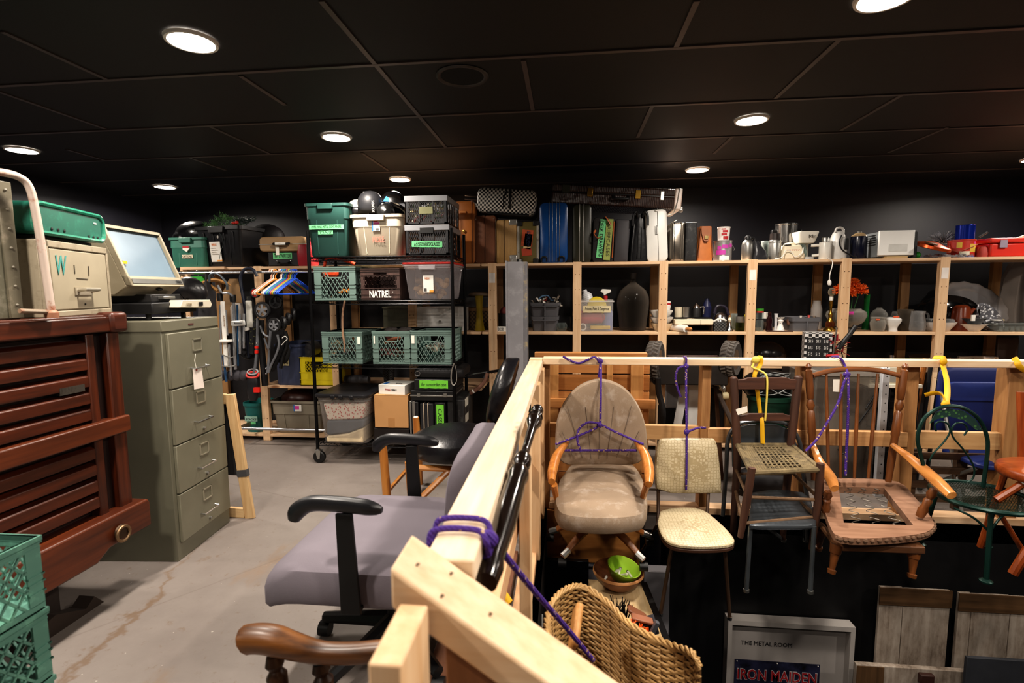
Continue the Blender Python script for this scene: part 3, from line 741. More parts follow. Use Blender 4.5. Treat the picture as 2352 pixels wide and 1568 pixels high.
def vents(t, r):
    for s in (-.5, -.17, .17, .5): B().bar((s*r, -r*.75, r*.3), (s*r*.9, -r*.2, r*.94), r*.12, .01).go('vent', M_DARK, t)
    text('SOUNDS', r*.9, r*.2, M_WHITE, t, (r*.25, -r*1.01, -r*.1), rx=PI/2, name='lettering', ry=PI/2)
zr = bx.z+H*.93
helmet('pale grey helmet leaning at the left in the beige tote', 822, 482, .075, mat('b9b1a6', .35), .6, 3.80, M_BLKP, tilt=.2)
helmet('black matte ski helmet with white lettering in the beige tote', 851, 468, .092, mat('2a2a2d', .45), .3, 3.76, None, vents, tilt=.25)
helmet('black helmet with a chrome rim and blue badge at the right in the beige tote', 903, 470, .098, mat('111113', .15), -.2, 3.86, M_CHROME, lambda t, r: (B().lathe([(r*1.05, -r*.3), (r*1.07, -.1*r), (r*1.05, .05*r)], 24, cap=False).at(Matrix()).go('chrome_rim', M_CHROME, t), B().prism([(-.02, -.03), (.03, -.035), (.025, -.005), (0, .012)], -r*1.10, -r*1.06).go('blue_badge', mat('2e7fd0', .4), t)), tilt=-.35)
helmet('black helmet with a torn white patch at the front of the beige tote', 886, 487, .062, spots('141414', 'e8e2d8', 26, .2, .35), 0, 3.70, tilt=.1)
def basket_crate(t, W, H, D):
    rim = mat('8d8e92', .4, var=.06); b = B()
    B().box(-W/2-.004, W/2+.004, -.004, .008, H-.04, H).box(-W/2-.004, W/2+.004, D-.008, D+.004, H-.04, H).box(-W/2-.004, -W/2+.008, .008, D-.008, H-.04, H).box(W/2-.008, W/2+.004, .008, D-.008, H-.04, H).go('grey_rim', rim, t, bevel=.002)
    for x0, x1 in ((-W/2, -W/2+.022), (-.055, -.045), (.045, .055), (W/2-.022, W/2)): b.box(x0, x1, 0, .006, 0, H-.03); b.box(x0, x1, D-.006, D, 0, H-.03)
    b.box(-W/2, W/2, 0, .006, 0, .016).box(-W/2, W/2, D-.006, D, 0, .016).box(-W/2, -W/2+.006, 0, D, 0, .016).box(W/2-.006, W/2, 0, D, 0, .016).box(-W/2, W/2, 0, D, 0, .006)
    for x in (-W/2, W/2-.006):
        for i in range(6): b.box(x, x+.006, D*i/5.4, D*i/5.4+.022, 0, H-.03)
    b.go('crate_frame', M_BLKP, t)
    b = B(); rows = 4
    for x0, x1 in ((-W/2+.022, -.055), (-.045, .045), (.055, W/2-.022)):
        for r in range(rows):
            za = .016+(H-.06)*r/rows; zb = .016+(H-.06)*(r+1)/rows
            b.box(x0, x1, .001, .005, zb-.004, zb); n = 6
            for i in range(n):
                xx = x0+(x1-x0)*(i+.2)/n; b.bar((xx, .003, zb), (xx+.012, .003, za), .006, .004, up=(0, 1, 0))
    b.go('slotted_front', M_BLKP, t)
    for s in (-1, 1):
        b = B()
        for i in range(7):
            for r in range(4):
                b.bar((s*(W/2-.003), D*(i+.3)/7, .02+(H-.06)*r/4), (s*(W/2-.003), D*(i+.6)/7, .02+(H-.06)*(r+.8)/4), .006, .004)
        b.go('slotted_side', M_BLKP, t)
t, W, H = S('collapsible_crate', 'black slotted crate with grey rim and green tape, the lower of two', 'crate', (931, 516, 1031, 580), FY, zt, 'black crates on the rack top')
basket_crate(t, W, H, .40); zc = zt+H
B().box(-.05, .05, -.008, -.003, H-.062, H-.02).go('latch', M_DARK, t, bevel=.002)
tape(t, W*.70, .042, H*.36, M_TAPE, 'ACCESSORIES/GLASSES', y=-.004, tilt=.03)
t2, W2, H2 = S('collapsible_crate', 'black slotted crate with grey rim and a grey label, the upper of two', 'crate', (930, 449, 1027, 513), FY, zc+.002, 'black crates on the rack top')
basket_crate(t2, W2, H2, .40)
B().box(-.05, .05, -.005, -.003, .075, .125).go('grey_label', mat('7b7a5a', .8), t2)
# wooden pegs and tubes lying inside the upper crate
pc = [mat('d8c08c', .6), mat('c2433a', .5), mat('6a8a44', .6), mat('efe6d0', .6)]
for k in range(34):
    x, z = t2.location.x+(rnd.random()-.5)*W2*.86, zc+.02+rnd.random()*.13; y = FY+.025+rnd.random()*.05
    q = thing('peg', 'small coloured peg in the upper black crate', 'peg', (x, y, z), rnd.random()*6, 'pegs in the upper black crate')
    q.rotation_euler = (rnd.random()*.8, rnd.random()*3, rnd.random()*3)
    B().lathe([(.004, -.03), (.007, -.02), (.006, .02), (.008, .03)], 7).go('peg_stick', pc[k % 4], q)
# second row
z2 = RZs[2]
t, W, H = S('milk_crate', 'grey green milk crate holding an orange handled bag, left on the upper rack shelf', 'crate', (722, 612, 817, 689), FY, z2)
milk_crate(t, W, H, .38, M_CG2, pitch=.034, th=.0042)
bag = thing('orange_tool', 'orange and black power tool with a loop handle in the green crate', 'tool', tuple(t.location+Vector((-.02, .12, .03))))
B().tube(spline([(-.12, 0, .2), (-.10, 0, .275), (-.06, 0, .29), (.06, 0, .265), (.13, 0, .24)], 5), .012, 8).go('loop_handle', M_ORANGE, bag)
B().box(-.11, .02, -.07, .05, .14, .20).go('tool_housing', M_ORANGE, bag, bevel=.02); B().box(-.08, .1, -.05, .06, .0, .225).go('tool_body', M_BLK, bag, bevel=.02)
sp = thing('orange_clamp', 'small bright orange clamp low in the green crate', 'clamp', tuple(t.location+Vector((.06, .03, .05))))
B().tube([(-.04, 0, 0), (-.01, 0, .025), (.02, 0, .015), (.05, 0, .035)], .011, 7).go('clamp_body', mat('e8861e', .5), sp)
t, W, H = S('milk_crate', 'brown plastic milk crate with white lettering on the wire rack', 'crate', (829, 616, 918, 689), FY, z2)
MBR = mat('43302b', .5, var=.1, dirt='5a443d')
D = .38
b = B()
b.box(-W/2, W/2, D-.008, D, 0, H).box(-W/2, -W/2+.008, .008, D-.008, 0, H).box(W/2-.008, W/2, .008, D-.008, 0, H).box(-W/2+.008, W/2-.008, .008, D-.008, 0, .008)
b.go('crate_shell', MBR, t)
b = B()
b.box(-W/2, W/2, 0, .008, 0, H*.36).box(-W/2, -W/2+.03, 0, .008, H*.36, H).box(W/2-.03, W/2, 0, .008, H*.36, H).box(-W/2+.03, -.05, 0, .008, H*.76, H).box(.05, W/2-.03, 0, .008, H*.76, H).box(-.05, .05, 0, .008, H*.87, H)
for z in (.012, .04, H*.36, H*.78, H*.9, H-.008): b.box(-W/2-.003, W/2+.003, -.004, .002, z, z+.005)
# honeycomb grille
hr = .020
for i in range(-3, 4):
    for j in range(4):
        cx, cz = i*hr*1.75+(hr*.875 if j % 2 else 0), H*.42+j*hr*1.5
        if abs(cx) > W/2-.03 or cz > H*.76: continue
        for k in range(6):
            a0, a1 = PI/6+k*PI/3, PI/6+(k+1)*PI/3
            b.bar((cx+hr*math.cos(a0), .003, cz+hr*math.sin(a0)), (cx+hr*math.cos(a1), .003, cz+hr*math.sin(a1)), .005, .006, up=(0, 1, 0))
b.go('honeycomb_front', MBR, t)
text('NATREL', W*.56, .052, M_WHITE, t, (0, -.006, H*.19), name='lettering', bold=.02)
text('®', .010, .010, M_WHITE, t, (W*.32, -.006, H*.25), name='symbol')
M_CLR = cloudy('c9c4c8', .38); M_LIDR = mat('d5372f', .4)
t, W, H = S('clear_tote', 'clear plastic tote with red lid edge and dried sponges inside, on the wire rack', 'tote', (925, 603, 1040, 689), FY, z2)
tote(t, W, H-.012, .40, M_CLR, .84, .03, rim=.012, ribs=False, handle=True, inner=False, step=.12)
B().box(-W/2, W/2, .0, .40, H-.010, H+.004).go('red_lid', M_LIDR, t, bevel=.004)
o = B().box(-.035, .04, .008, .010, H*.2, H*.66).go('product_label', M_WHITE, t)
text('HDX', .035, .014, mat('e07b39'), o, (-.005, .0065, H*.58), name='label_lettering'); B().box(.01, .04, .006, .008, H*.2, H*.26).go('orange_corner', mat('e79a3a'), o)
B().box(-.03, -.012, .006, .008, H*.23, H*.31).go('barcode', mat('444444'), o)
for k in range(9):
    x = (rnd.random()-.5)*W*.6; zz = .03+rnd.random()*.10
    s_ = thing('driftwood_piece', 'tan irregular piece inside the clear tote', 'driftwood', tuple(t.location+Vector((x, .08+rnd.random()*.14, zz))), 0, 'pieces in the clear tote')
    a = rnd.random()*3
    B().tube(spline([(-.05*math.cos(a), 0, -.03*math.sin(a)), (0, .015, .012), (.05*math.cos(a), -.01, .04*math.sin(a))], 4), [.012, .02, .026, .028, .024, .02, .02, .018, .012], 7).go('wood_piece', mat('a98a66', .8, var=.3, ns=20), s_)
# third row
z3 = RZs[1]
cr = []
for k, (px, lab) in enumerate((((740, 762, 832, 838), 'green milk crate with a belt hanging in front, left on the middle rack shelf'), ((856, 760, 942, 838), 'green milk crate holding dark tools, middle one of three on the middle rack shelf'), ((943.5, 759, 1036, 838), 'green milk crate with pale papers inside, right on the middle rack shelf'))):
    t, W, H = S('milk_crate', lab, 'crate', px, FY, z3, 'green crates on the middle rack shelf')
    milk_crate(t, W, H, .39, M_CG2, pitch=.031, th=.0042, ang=60); cr.append((t, W, H))
    if k < 2: B().box(W/2-.035 if k == 0 else -W/2+.01, W/2-.012 if k == 0 else -W/2+.02, -.004, -.001, H*.62, H*.85).go('paper_sticker', M_PAPER, t)
    else: B().box(-W/2+.008, -W/2+.03, -.004, -.001, H*.62, H*.85).go('paper_sticker', M_PAPER, t)
    cc = [mat(h, .6, var=.2) for h in (('3a3430', '6a5a40', '2a2a2a'), ('5a2a26', '2c2a28', '7a4a30'), ('b8b0a0', '5c5a58', '2d4a44'))[k]]
    for j in range(10):
        q = thing('hand_tool', 'dark hand tool inside the '+('left', 'middle', 'right')+' green crate' if False else 'worn hand tool inside the '+('left', 'middle', 'right')[k]+' green crate', 'tool', tuple(t.location+Vector(((rnd.random()-.5)*W*.6, .04+rnd.random()*.2, .045+rnd.random()*.12))), 0, 'tools in the '+('left', 'middle', 'right')[k]+' green crate')
        a = rnd.random()*PI; l = .05+rnd.random()*.04
        B().tube(spline([(-l*math.cos(a), .01, -l*.6*math.sin(a)), (0, 0, .01), (l*math.cos(a), -.01, l*.6*math.sin(a))], 4), .008+rnd.random()*.012, 7).go('tool_shaft', cc[j % 3], q)
    if k == 1:
        for xx, rr, hh in ((-.06, .05, 'Dark'), (.05, .055, 'x')):
            q = thing('work_glove', 'dark rumpled work glove on top of the middle green crate', 'glove', tuple(t.location+Vector((xx, .17, H-.01))), 0, 'gloves on the middle green crate')
            B().sph((0, 0, 0), (rr, .05, .028), 12, 8).sph((rr*.7, -.02, .01), (.03, .02, .018), 8, 6).go('glove_body', mat('3a3432', .8, var=.3), q)
t = thing('leather_belt', 'brown leather belt hanging down in front of the left green crate', 'belt', tuple(P(790, 692, Y=3.585)))
pts = spline([P(x, y, Y=3.595) for x, y in ((792, 690), (787, 720), (787, 760), (791, 790), (791, 809))], 5)
B(t).tube(pts, .0075, 8, flat=.35).go('strap', mat('8d7059', .6, var=.2, dirt='5b4030'), t)
# behind: white drawer cabinet, mesh bin
t, W, H = S('drawer_unit', 'small white drawer cabinet with a metal knob behind the wire rack', 'cabinet', (957, 706, 1068, 772), 4.16, SM+.001)
B().box(-W/2, W/2, 0, .35, 0, H).go('case', mat('cfccc8', .5, var=.04), t, bevel=.003); d = B().box(-W/2+.05, W/2-.05, -.006, 0, .03, H-.05).go('drawer', mat('d9d6d2', .5, var=.03), t, bevel=.003)
B().lathe([(.006, -.008), (.006, -.02), (.013, -.026), (.009, -.034)], 12, c=(0, 0, H*.42), axis='y').go('knob', M_CHROME, d)
t, W, H = S('clear_box', 'dim clear plastic box on the shelf behind the middle crates', 'box', (880, 708, 945, 762), 4.17, SM+.001)
B().box(-W/2, W/2, 0, .3, 0, H).go('box_body', cloudy('7b7a68', .5), t, bevel=.004); B().box(-W/2-.005, W/2+.005, -.005, .305, H, H+.014).go('lid', cloudy('8a8874', .6), t)
# bottom row
z1 = RZs[0]
t, W, H = S('clear_tote', 'clear tote with a black lid stuffed with patterned clothes, low on the wire rack', 'tote', (727, 906, 846, 1019), 3.56, z1)
tote(t, W, H-.02, .44, cloudy('b9b2ac', .30), .86, .05, rim=.012, ribs=False, handle=False, inner=False, step=.1)
L = B(); R_ = lambda e, z: [(x, y+.22, z) for x, y in rrect(W+e, .45+e, .05)]
L.loft([R_(.02, H-.022), R_(.03, H-.018), R_(.03, H-.004), R_(.0, H+.004), R_(-.04, H+.002)]); L.go('black_lid', M_BLKP, t)
for s in (-.06, .0, .08): B().box(s-.016, s+.016, -.022, -.012, H-.03, H-.004).go('lid_clip', M_BLKP, t, bevel=.004)
def cloth(name, label, root, mt, pts, d0, d1, grp='clothes in the clear tote'):
    c = thing(name, label, 'clothing', tuple(root.location), 0, grp)
    B().prism(pts, d0, d1).go('fabric', mt, c, bevel=.012)
cloth('folded_shirt', 'red patterned white cloth in the black lidded clear tote', t, spots('d8cbbd', 'b04a48', 55, .3, .9), [(-W*.33, H*.46), (W*.36, H*.50), (W*.42, H*.82), (-W*.40, H*.80)], .03, .38)
cloth('folded_trousers', 'dark grey blue cloth in the black lidded clear tote', t, mat('4a525c', .9, var=.2), [(-W*.36, H*.16), (W*.1, H*.22), (W*.38, H*.34), (W*.40, H*.49), (-W*.34, H*.45)], .028, .38)
cloth('folded_shirt', 'beige cloth at the bottom of the black lidded clear tote', t, mat('cdbb9b', .9, var=.2, ns=14), [(-W*.36, H*.02), (W*.36, H*.02), (W*.36, H*.32), (W*.05, H*.20), (-W*.36, H*.14)], .026, .38)
t, W, H = S('cardboard_box', 'plain brown cardboard box under a small white box', 'box', (860, 908, 937, 978), 3.62, z1+.12)
CB = mat('b98c5c', .8, var=.06, ns=3)
B().box(-W/2, W/2, 0, .34, 0, H).go('carton', CB, t, bevel=.002); B().box(-.025, .025, -.001, 0, 0, H*.3).go('packing_tape', mat('ac7f50', .4), t); B().box(-W/2, W/2, -.0008, .341, H, H+.002).go('top_flap', mat('c29564', .8), t)
bxz = z1+.12+H
t2 = thing('suitcase', 'dark flat case lying under the brown cardboard box', 'suitcase', (t.location.x+.02, 3.63, z1)); B().box(-.17, .17, 0, .36, 0, .116).go('case_shell', mat('1c1413', .5), t2, bevel=.012); B().box(-.03, .03, -.012, 0, .05, .065).go('handle', M_DARK, t2, bevel=.003)
t, W, H = S('shoe_box', 'small white printed carton on top of the brown cardboard box', 'box', (868, 884, 931, 907), 3.64, bxz+.003)
t.rotation_euler = (0, 0, -.12)
B().box(-W/2, W/2, 0, .20, 0, H).go('carton', M_WHITE, t, bevel=.002)
B().box(-W*.42, -W*.28, .03, .1, H, H+.001).go('blue_panel', mat('3a78c4'), t)
text('hydro', .05, .03, M_INK, t, (.03, .07, H+.001), rx=0, name='lid_lettering'); text('Ice Bucket', .012, H*.6, M_INK, t, (.02, -.001, H*.5), ry=-PI/2, name='side_lettering')
text('LAMP', .012, H*.6, mat('b03030'), t, (-.03, -.001, H*.5), ry=-PI/2, name='side_lettering')
def briefcase(label, px, Y, zb, D, m, bands=(), name='briefcase', horiz=False, tape_=None, corner=None):
    t, W, H = S(name, label, 'briefcase', px, Y, zb, 'black cases on the bottom rack shelf')
    B().box(-W/2, W/2, 0, D, 0, H).go('shell', m, t, bevel=.008)
    for u, hw, bm in bands:
        if horiz: B().box(-W/2-.002, W/2+.002, -.004, D+.004, H*u-hw, H*u+hw).go('band', bm, t, bevel=.001)
        else: B().box(-W/2+W*u-hw, -W/2+W*u+hw, -.004, D+.004, -.000, H+.002).go('band', bm, t, bevel=.001)
    return t, W, H
MB1 = mat('141416', .42, var=.2); MB2 = mat('232326', .4, var=.2)
x = briefcase('black briefcase with a silver edge, upright at the left under the stacked cases', (936, 922, 962, 1014), 3.63, z1, .34, MB1, [(.3, .006, M_STEEL), (.5, .003, M_STEEL), (.62, .006, M_STEEL)])
x = briefcase('black briefcase with two pale piping lines, upright under the stacked cases', (965, 926, 996, 1014), 3.63, z1, .34, MB2, [(.3, .003, mat('b7a894')), (.6, .003, mat('b7a894'))])
t, W, H = briefcase('black briefcase with a strip of lime green tape, upright under the stacked cases', (998, 924, 1024, 1014), 3.63, z1, .34, MB1)
o = B().box(-W*.3, W*.35, -.004, -.002, .02, H*.95).go('lime_tape', M_LIME, t); text('CASSETTES', H*.7, W*.35, M_INK, o, (0, -.0045, H*.5), ry=-PI/2, name='handwriting')
t, W, H = briefcase('worn black hard case with paper stickers, upright by the rack post', (1028, 918, 1066, 1014), 3.64, z1, .36, mat('1e1d1e', .6, dirt='4a4a48'))
for zz in (.30, .18): B().box(W*.5, W*.5+.002, .04, .16, zz-.03, zz+.03).go('paper_sticker', mat('b9b4a8', .8), t)
zz = max(z1+.266, P(1000, 920, Y=3.63).z)
t, W, H = briefcase('black briefcase with a silver band lying across the upright cases', (943, 897, 1042, 921), 3.62, zz, .36, MB1, [(.5, .005, M_STEEL)], horiz=True)
for s in (-.1, .1): B().box(s-.012, s+.012, -.008, -.002, H*.4, H*.75).go('latch', M_STEEL, t)
zz += H+.002
t, W, H = briefcase('black case with bright green tape lying second from the top of the pile', (951, 871, 1042, 896.5), 3.62, zz, .36, mat('101012', .5), horiz=True)
tape(t, W*.72, H*.72, H*.55, M_LIME, 'for camcorder case', y=-.002, th=.4)
zz += H+.002
t, W, H = S('laptop_bag', 'soft black laptop bag with a metal ring on top of the cases', 'bag', (949, 846, 1062, 870.5), 3.64, zz)
B().loft([[(x, y+.17, z) for x, y in rrect(W-a, .34-a, .05)] for z, a in ((0, .03), (.01, 0), (H*.5, -.01), (H*.8, 0), (H, .04))]).go('bag_body', mat('121113', .5, var=.3, bump=.2), t)
B().tube([(-W*.4+.018*math.cos(a), -.012, H*.5+.018*math.sin(a)) for a in [k*PI/8 for k in range(16)]], .003, 6, True).go('ring', M_CHROME, t)
t = thing('webbing_strap', 'grey webbing strap looped around the rack post beside the laptop bag', 'strap', tuple(P(1043, 832, Y=3.58)))
B(t).tube(spline([P(x, y, Y=3.602) for x, y in ((1043, 834), (1037, 855), (1037, 876), (1043, 884), (1049, 872), (1048, 852), (1045, 838))], 5), .006, 6, flat=.3).go('webbing', mat('7a7670', .8), t)
t, W, H = S('mesh_bin', 'dark wire mesh waste bin on the low shelf behind the rack', 'bin', (874, 840, 902, 884), 4.2, SL+.001)
B().lathe([(W*.38, 0), (W*.5, H)], 20, c=(0, W/2, 0)).go('mesh_body', checker('5a5856', '26262a', 90), t); B().lathe([(W*.5, H), (W*.53, H), (W*.53, H+.01), (W*.5, H+.01)], 20, c=(0, W/2, 0), cap=False).go('rim', M_BLK, t)
t, W, H = S('trumpet_case', 'long grey padded roll on the low shelf behind the rack', 'case', (786, 862, 846, 884), 4.2, SL+.001)
B().lathe([(.001, -W/2), (H*.4, -W/2+.01), (H*.5, 0), (H*.4, W/2-.01), (.001, W/2)], 14, c=(0, H*.5, H*.5), axis='x').go('roll', mat('55555a', .6), t)
t = thing('crutch_handle', 'brown taped curved handle sticking out right of the black cases', 'handle', tuple(P(1100, 880, Y=3.9)))
B(t).tube(spline([P(x, y, Y=3.9) for x, y in ((1120, 856), (1113, 875), (1100, 890), (1080, 903))], 5), .016, 9).go('grip', mat('6b4a3c', .7, var=.25), t)
B(t).tube([P(1062, 866, Y=3.9), P(1090, 858, Y=3.9), P(1118, 854, Y=3.9)], .006, 7).go('rod', M_CHROME, t)
B(t).tube([P(1086, 899, Y=3.9), P(1089, 897, Y=3.9)], .0175, 9).go('white_band', M_WHITE, t)
B(t).tube([P(1112, 868, Y=3.9), P(1118, 855, Y=3.9), P(1150, 850, Y=4.1)], .012, 8).go('frame_tube', M_BLK, t)

# ================= LEFT SHELF CONTENTS =================
t, W, H = S('storage_tote', 'bright green lidded tote with a red label at the left end of the top shelf', 'tote', (388, 545, 470, 612), 4.14, ST)
tote(t, W, H, .4, M_GT2, .93, .03, step=.35)
B().prism([(-.03, H*.72), (.03, H*.72), (.03, H*.62), (.005, H*.52), (-.03, H*.60)], -.008, 0).go('label', M_PAPER, t); B().box(-.028, .028, -.011, -.008, H*.65, H*.72).go('red_label', M_RED, t)
tape(t, .10, .03, H*.37, mat('d8cdb4', .8), 'OPTIONS', y=.003)
t, W, H = S('storage_tote', 'big black ribbed tote overflowing with garlands on the top shelf', 'tote', (441, 519, 560, 613), 4.14, ST)
t.rotation_euler = (0, 0, -.15)
tote(t, W, H, .42, M_BLKP, .84, .03, step=.08, rim=.03)
for x in (-.32, -.12, .12, .32):
    B().bar((x*W, .005, H-.05), (x*W*.86, .05, .02), .022, .014, up=(0, 1, 0)).go('rib', M_BLKP, t, bevel=.004)
o = B().at(Matrix.Translation((-.035, .012, H*.38)) @ Matrix.Rotation(.1, 4, 'X')).box(-.055, .055, -.002, 0, -.085, .085).go('product_label', M_WHITE, t)
text('HDX', .05, .02, mat('e0803c'), o, (-.04, .001, H*.38+.06), name='label_lettering'); B().box(-.03, .02, .017, .02, H*.38-.082, H*.38-.062).go('orange_corner', mat('e79a3a'), o)
for k in range(4): B().box(-.08, -.08+.05+.02*(k % 2), .002, .0035, H*.38+.03-k*.016, H*.38+.034-k*.016).go('print_line', mat('b8ada4'), o)
c0 = t.location+Vector((0, .18, H))
t = thing('christmas_garland', 'green artificial garland with white tips heaped on the black tote', 'garland', tuple(c0))
b = B()
for k in range(420):
    a = rnd.random()*6.28; r_ = rnd.random()**.6*.17; x, y = r_*math.cos(a)-.05, r_*math.sin(a)*.8; z = .085*math.exp(-(x+.02)**2/.004)+.03*rnd.random()
    d = Vector((rnd.random()-.5, rnd.random()-.5, rnd.random()*.8)).normalized()*.03
    b.bar((x, y, z), (x+d.x, y+d.y, z+d.z), .004, .002, w2=.001)
b.go('needles', mat('54824a', .7, var=.6, ns=40), t)['kind'] = 'stuff'
t = thing('red_bow', 'small bright red bow on the garland', 'bow', tuple(P(540, 512, Y=4.25)))
B().sph((-.015, 0, 0), (.02, .01, .014), 8, 6).sph((.015, 0, .004), (.02, .01, .016), 8, 6).go('bow_loops', mat('e0382c', .5), t)
t = thing('light_string', 'tangled dark green string of lights beside the garland', 'string lights', tuple(P(565, 514, Y=4.3)))
pts = [P(562+20*math.sin(k*1.9)+8*math.sin(k*.7), 514-14*abs(math.sin(k*1.3))+5*math.cos(k*2.7), Y=4.28+.06*math.sin(k*2.3)) for k in range(60)]
B(t).tube(spline(pts, 4), .0018, 5).go('cable', mat('2a3a34', .5), t)
pts = spline([P(x, y, Y=4.12) for x, y in ((502, 517), (503, 532), (510, 545), (513, 560), (507, 578), (503, 600))], 5)
B(t).tube(pts, .002, 5).go('hanging_cable', mat('22302c', .5), t)
B(t).sph(P(500, 544, Y=4.11), (.007, .007, .014), 8, 6).go('white_bulb', M_WHITE, t)
t = thing('trash_bag', 'shiny black trash bag slumped behind the green and black totes', 'bag', tuple(P(448, 530, Y=4.45)))
M_TB = mat('141416', .22, var=.3, ns=9, bump=.9, bs=16)
B(t).sph(P(452, 540, Y=4.46), (.20, .12, .13), 18, 12).sph(P(425, 552, Y=4.44), (.11, .1, .1), 14, 10).go('bag_body', M_TB, t)
t = thing('trash_bag', 'matte dark bag at the far back, right of the garland', 'bag', tuple(P(610, 530, Y=4.5)))
B(t).sph(P(612, 545, Y=4.48), (.17, .11, .12), 18, 12).go('bag_body', mat('141013', .6, var=.4, bump=.6, bs=18), t)
def case_flat(name, label, px, Y, zb, D, m, cat='suitcase', r=.02):
    t, W, H = S(name, label, cat, px, Y, zb)
    B().loft([[(x, y, z+H/2) for x, z in rrect(W, H, r)] for y in (0, D)]).go('shell', m, t, bevel=.01); return t, W, H
t, W, H = case_flat('typewriter_case', 'black typewriter case with green TYPEWRITER tape on the top shelf', (615, 578, 690, 612), 4.15, ST, .36, M_BLK, 'case', .012)
tape(t, W*.58, .05, H*.72, M_TAPE, 'TYPEWRITER', x=-.01)
B().tube(spline([(-.045, -.002, H*.28), (-.04, -.022, H*.2), (.04, -.022, H*.2), (.045, -.002, H*.28)], 4), .007, 7).go('handle', M_DARK, t)
for x in (-.06, .06): B().sph((x, -.003, H*.36), .006, 8, 6).go('rivet', M_CHROME, t)
zz = ST+H+.002
t, W, H = case_flat('vanity_suitcase', 'tan hard suitcase with a black handle lying on the typewriter case', (595, 543, 702, 577.5), 4.14, zz, .38, mat('9d7f5b', .45, var=.06), 'suitcase', .035)
B().box(-W/2-.002, W/2+.002, -.003, .3, H*.47, H*.51).go('seam', M_STEEL, t)
B().tube(spline([(-.06, -.002, H*.55), (-.055, -.03, H*.48), (.055, -.03, H*.48), (.06, -.002, H*.55)], 4), .011, 8).go('handle', M_BLK, t); B().box(-.04, .05, -.044, -.038, H*.42, H*.58).go('handle_label', M_WHITE, t)
B().box(-.055, -.025, -.012, -.010, -.03, H*.3).go('luggage_tag', M_PAPER, t)
t, W, H = S('water_bag', 'red rubbery carrying case standing beside the tan suitcase', 'bag', (677, 546, 710, 611), 4.0+.12, ST)
B().loft([[(x, y+.1, z) for x, y in rrect(W*k, .18*k, .04)] for z, k in ((0, .9), (.02, 1), (H*.5, 1.02), (H*.75, .95), (H*.86, .6), (H*.9, .5))]).go('bag_body', mat('a82431', .4, var=.1), t)
for s in (-.03, .03): B().tube([(s, .1, H*.86), (s*.8, .1, H)], .008, 7).go('strap', mat('8c1f2a', .4), t)
# low shelf
t, W, H = S('storage_tote', 'slate blue tote with a beige label on the low left shelf', 'tote', (630, 791, 692, 884), 4.14, SL+.001)
tote(t, W, H, .4, mat('3d4560', .5, var=.1), .93, .03, ribs=True); tape(t, W*.34, .06, H*.57, mat('c4b78c', .8), 'XMAS', y=.001, x=-.03)
t, W, H = S('milk_crate', 'bright yellow plastic milk crate on the low shelf behind the rack post', 'crate', (689, 820, 766, 884.5), 4.14, SL+.001)
MY = mat('d8c41a', .45, var=.05); 
b = B(); b.box(-W/2, W/2, 0, .006, 0, H*.48).box(-W/2, -W/2+.05, 0, .006, H*.48, H).box(W/2-.05, W/2, 0, .006, H*.48, H).box(-W/2+.05, W/2-.05, 0, .006, H*.84, H).box(-W/2, -W/2+.006, 0, .36, 0, H).box(W/2-.006, W/2, 0, .36, 0, H).box(-W/2, W/2, .354, .36, 0, H).box(-W/2, W/2, 0, .36, 0, .006)
for z in (.012, .05, H*.46, H-.008): b.box(-W/2-.003, W/2+.003, -.004, .002, z, z+.005)
b.go('crate_body', MY, t)
b = B(); lattice(b, -W/2+.05, W/2-.05, H*.48, H*.84, .003, .004, .026, 52, (.05, H*.70)); b.go('front_lattice', MY, t)
t = thing('steel_pot', 'polished steel pot lying on its side on top of the yellow crate', 'pot', tuple(P(706, 802, Y=4.2)))
B().lathe([(.066, -.02), (.07, -.022), (.068, -.01), (.066, .12), (.05, .13), (.001, .13)], 22, axis='y', cap=False).go('pot_body', M_STEEL, t, solid=.002); B().lathe([(.001, .02), (.064, .015)], 22, axis='y').go('pot_inside', mat('77767a', .3, .8), t)
t, W, H = S('storage_tote', 'grey brown tote with a colourful sticker on the bottom shelf near the floor', 'tote', (620, 921, 738, 998), 4.14, SB+.001)
tote(t, W, H, .42, mat('857d6e', .55, var=.08), .86, .04, step=.42, handle=False)
o = B().box(-.01, .06, -.004, -.001, H*.70, H*.9).go('sticker', M_WHITE, t); B().box(0, .04, -.006, -.004, H*.76, H*.86).go('pink_stripe', mat('d640a0'), o); B().box(-.01, .0, -.006, -.004, H*.7, H*.9).go('blue_stripe', mat('3a74b8'), o)
t = thing('leather_cushion', 'dark brown leather cushion heaped in the grey brown tote', 'cushion', tuple(P(690, 912, Y=4.3)))
B(t).sph(P(686, 912, Y=4.32), (.15, .14, .085), 18, 12).go('cushion', mat('3a211d', .4, var=.25), t)
t, W, H = S('plastic_bin', 'teal plastic bin with a paper label on the bottom left shelf', 'bin', (552, 927, 600, 1000), 4.15, SB+.001)
B().loft([[(x, y+.13, z) for x, y in rrect(W*k, .24*k, .07)] for z, k in ((0, .86), (H*.9, .98), (H*.9, 1.04), (H, 1.05), (H, .98), (.02, .84))]).go('bin_body', mat('12615e', .45), t)
tape(t, W*.6, .045, H*.48, mat('8fb3a4', .8), 'socks', y=.006); tape(t, W*.4, .02, H*.33, M_TAPE, y=.008)
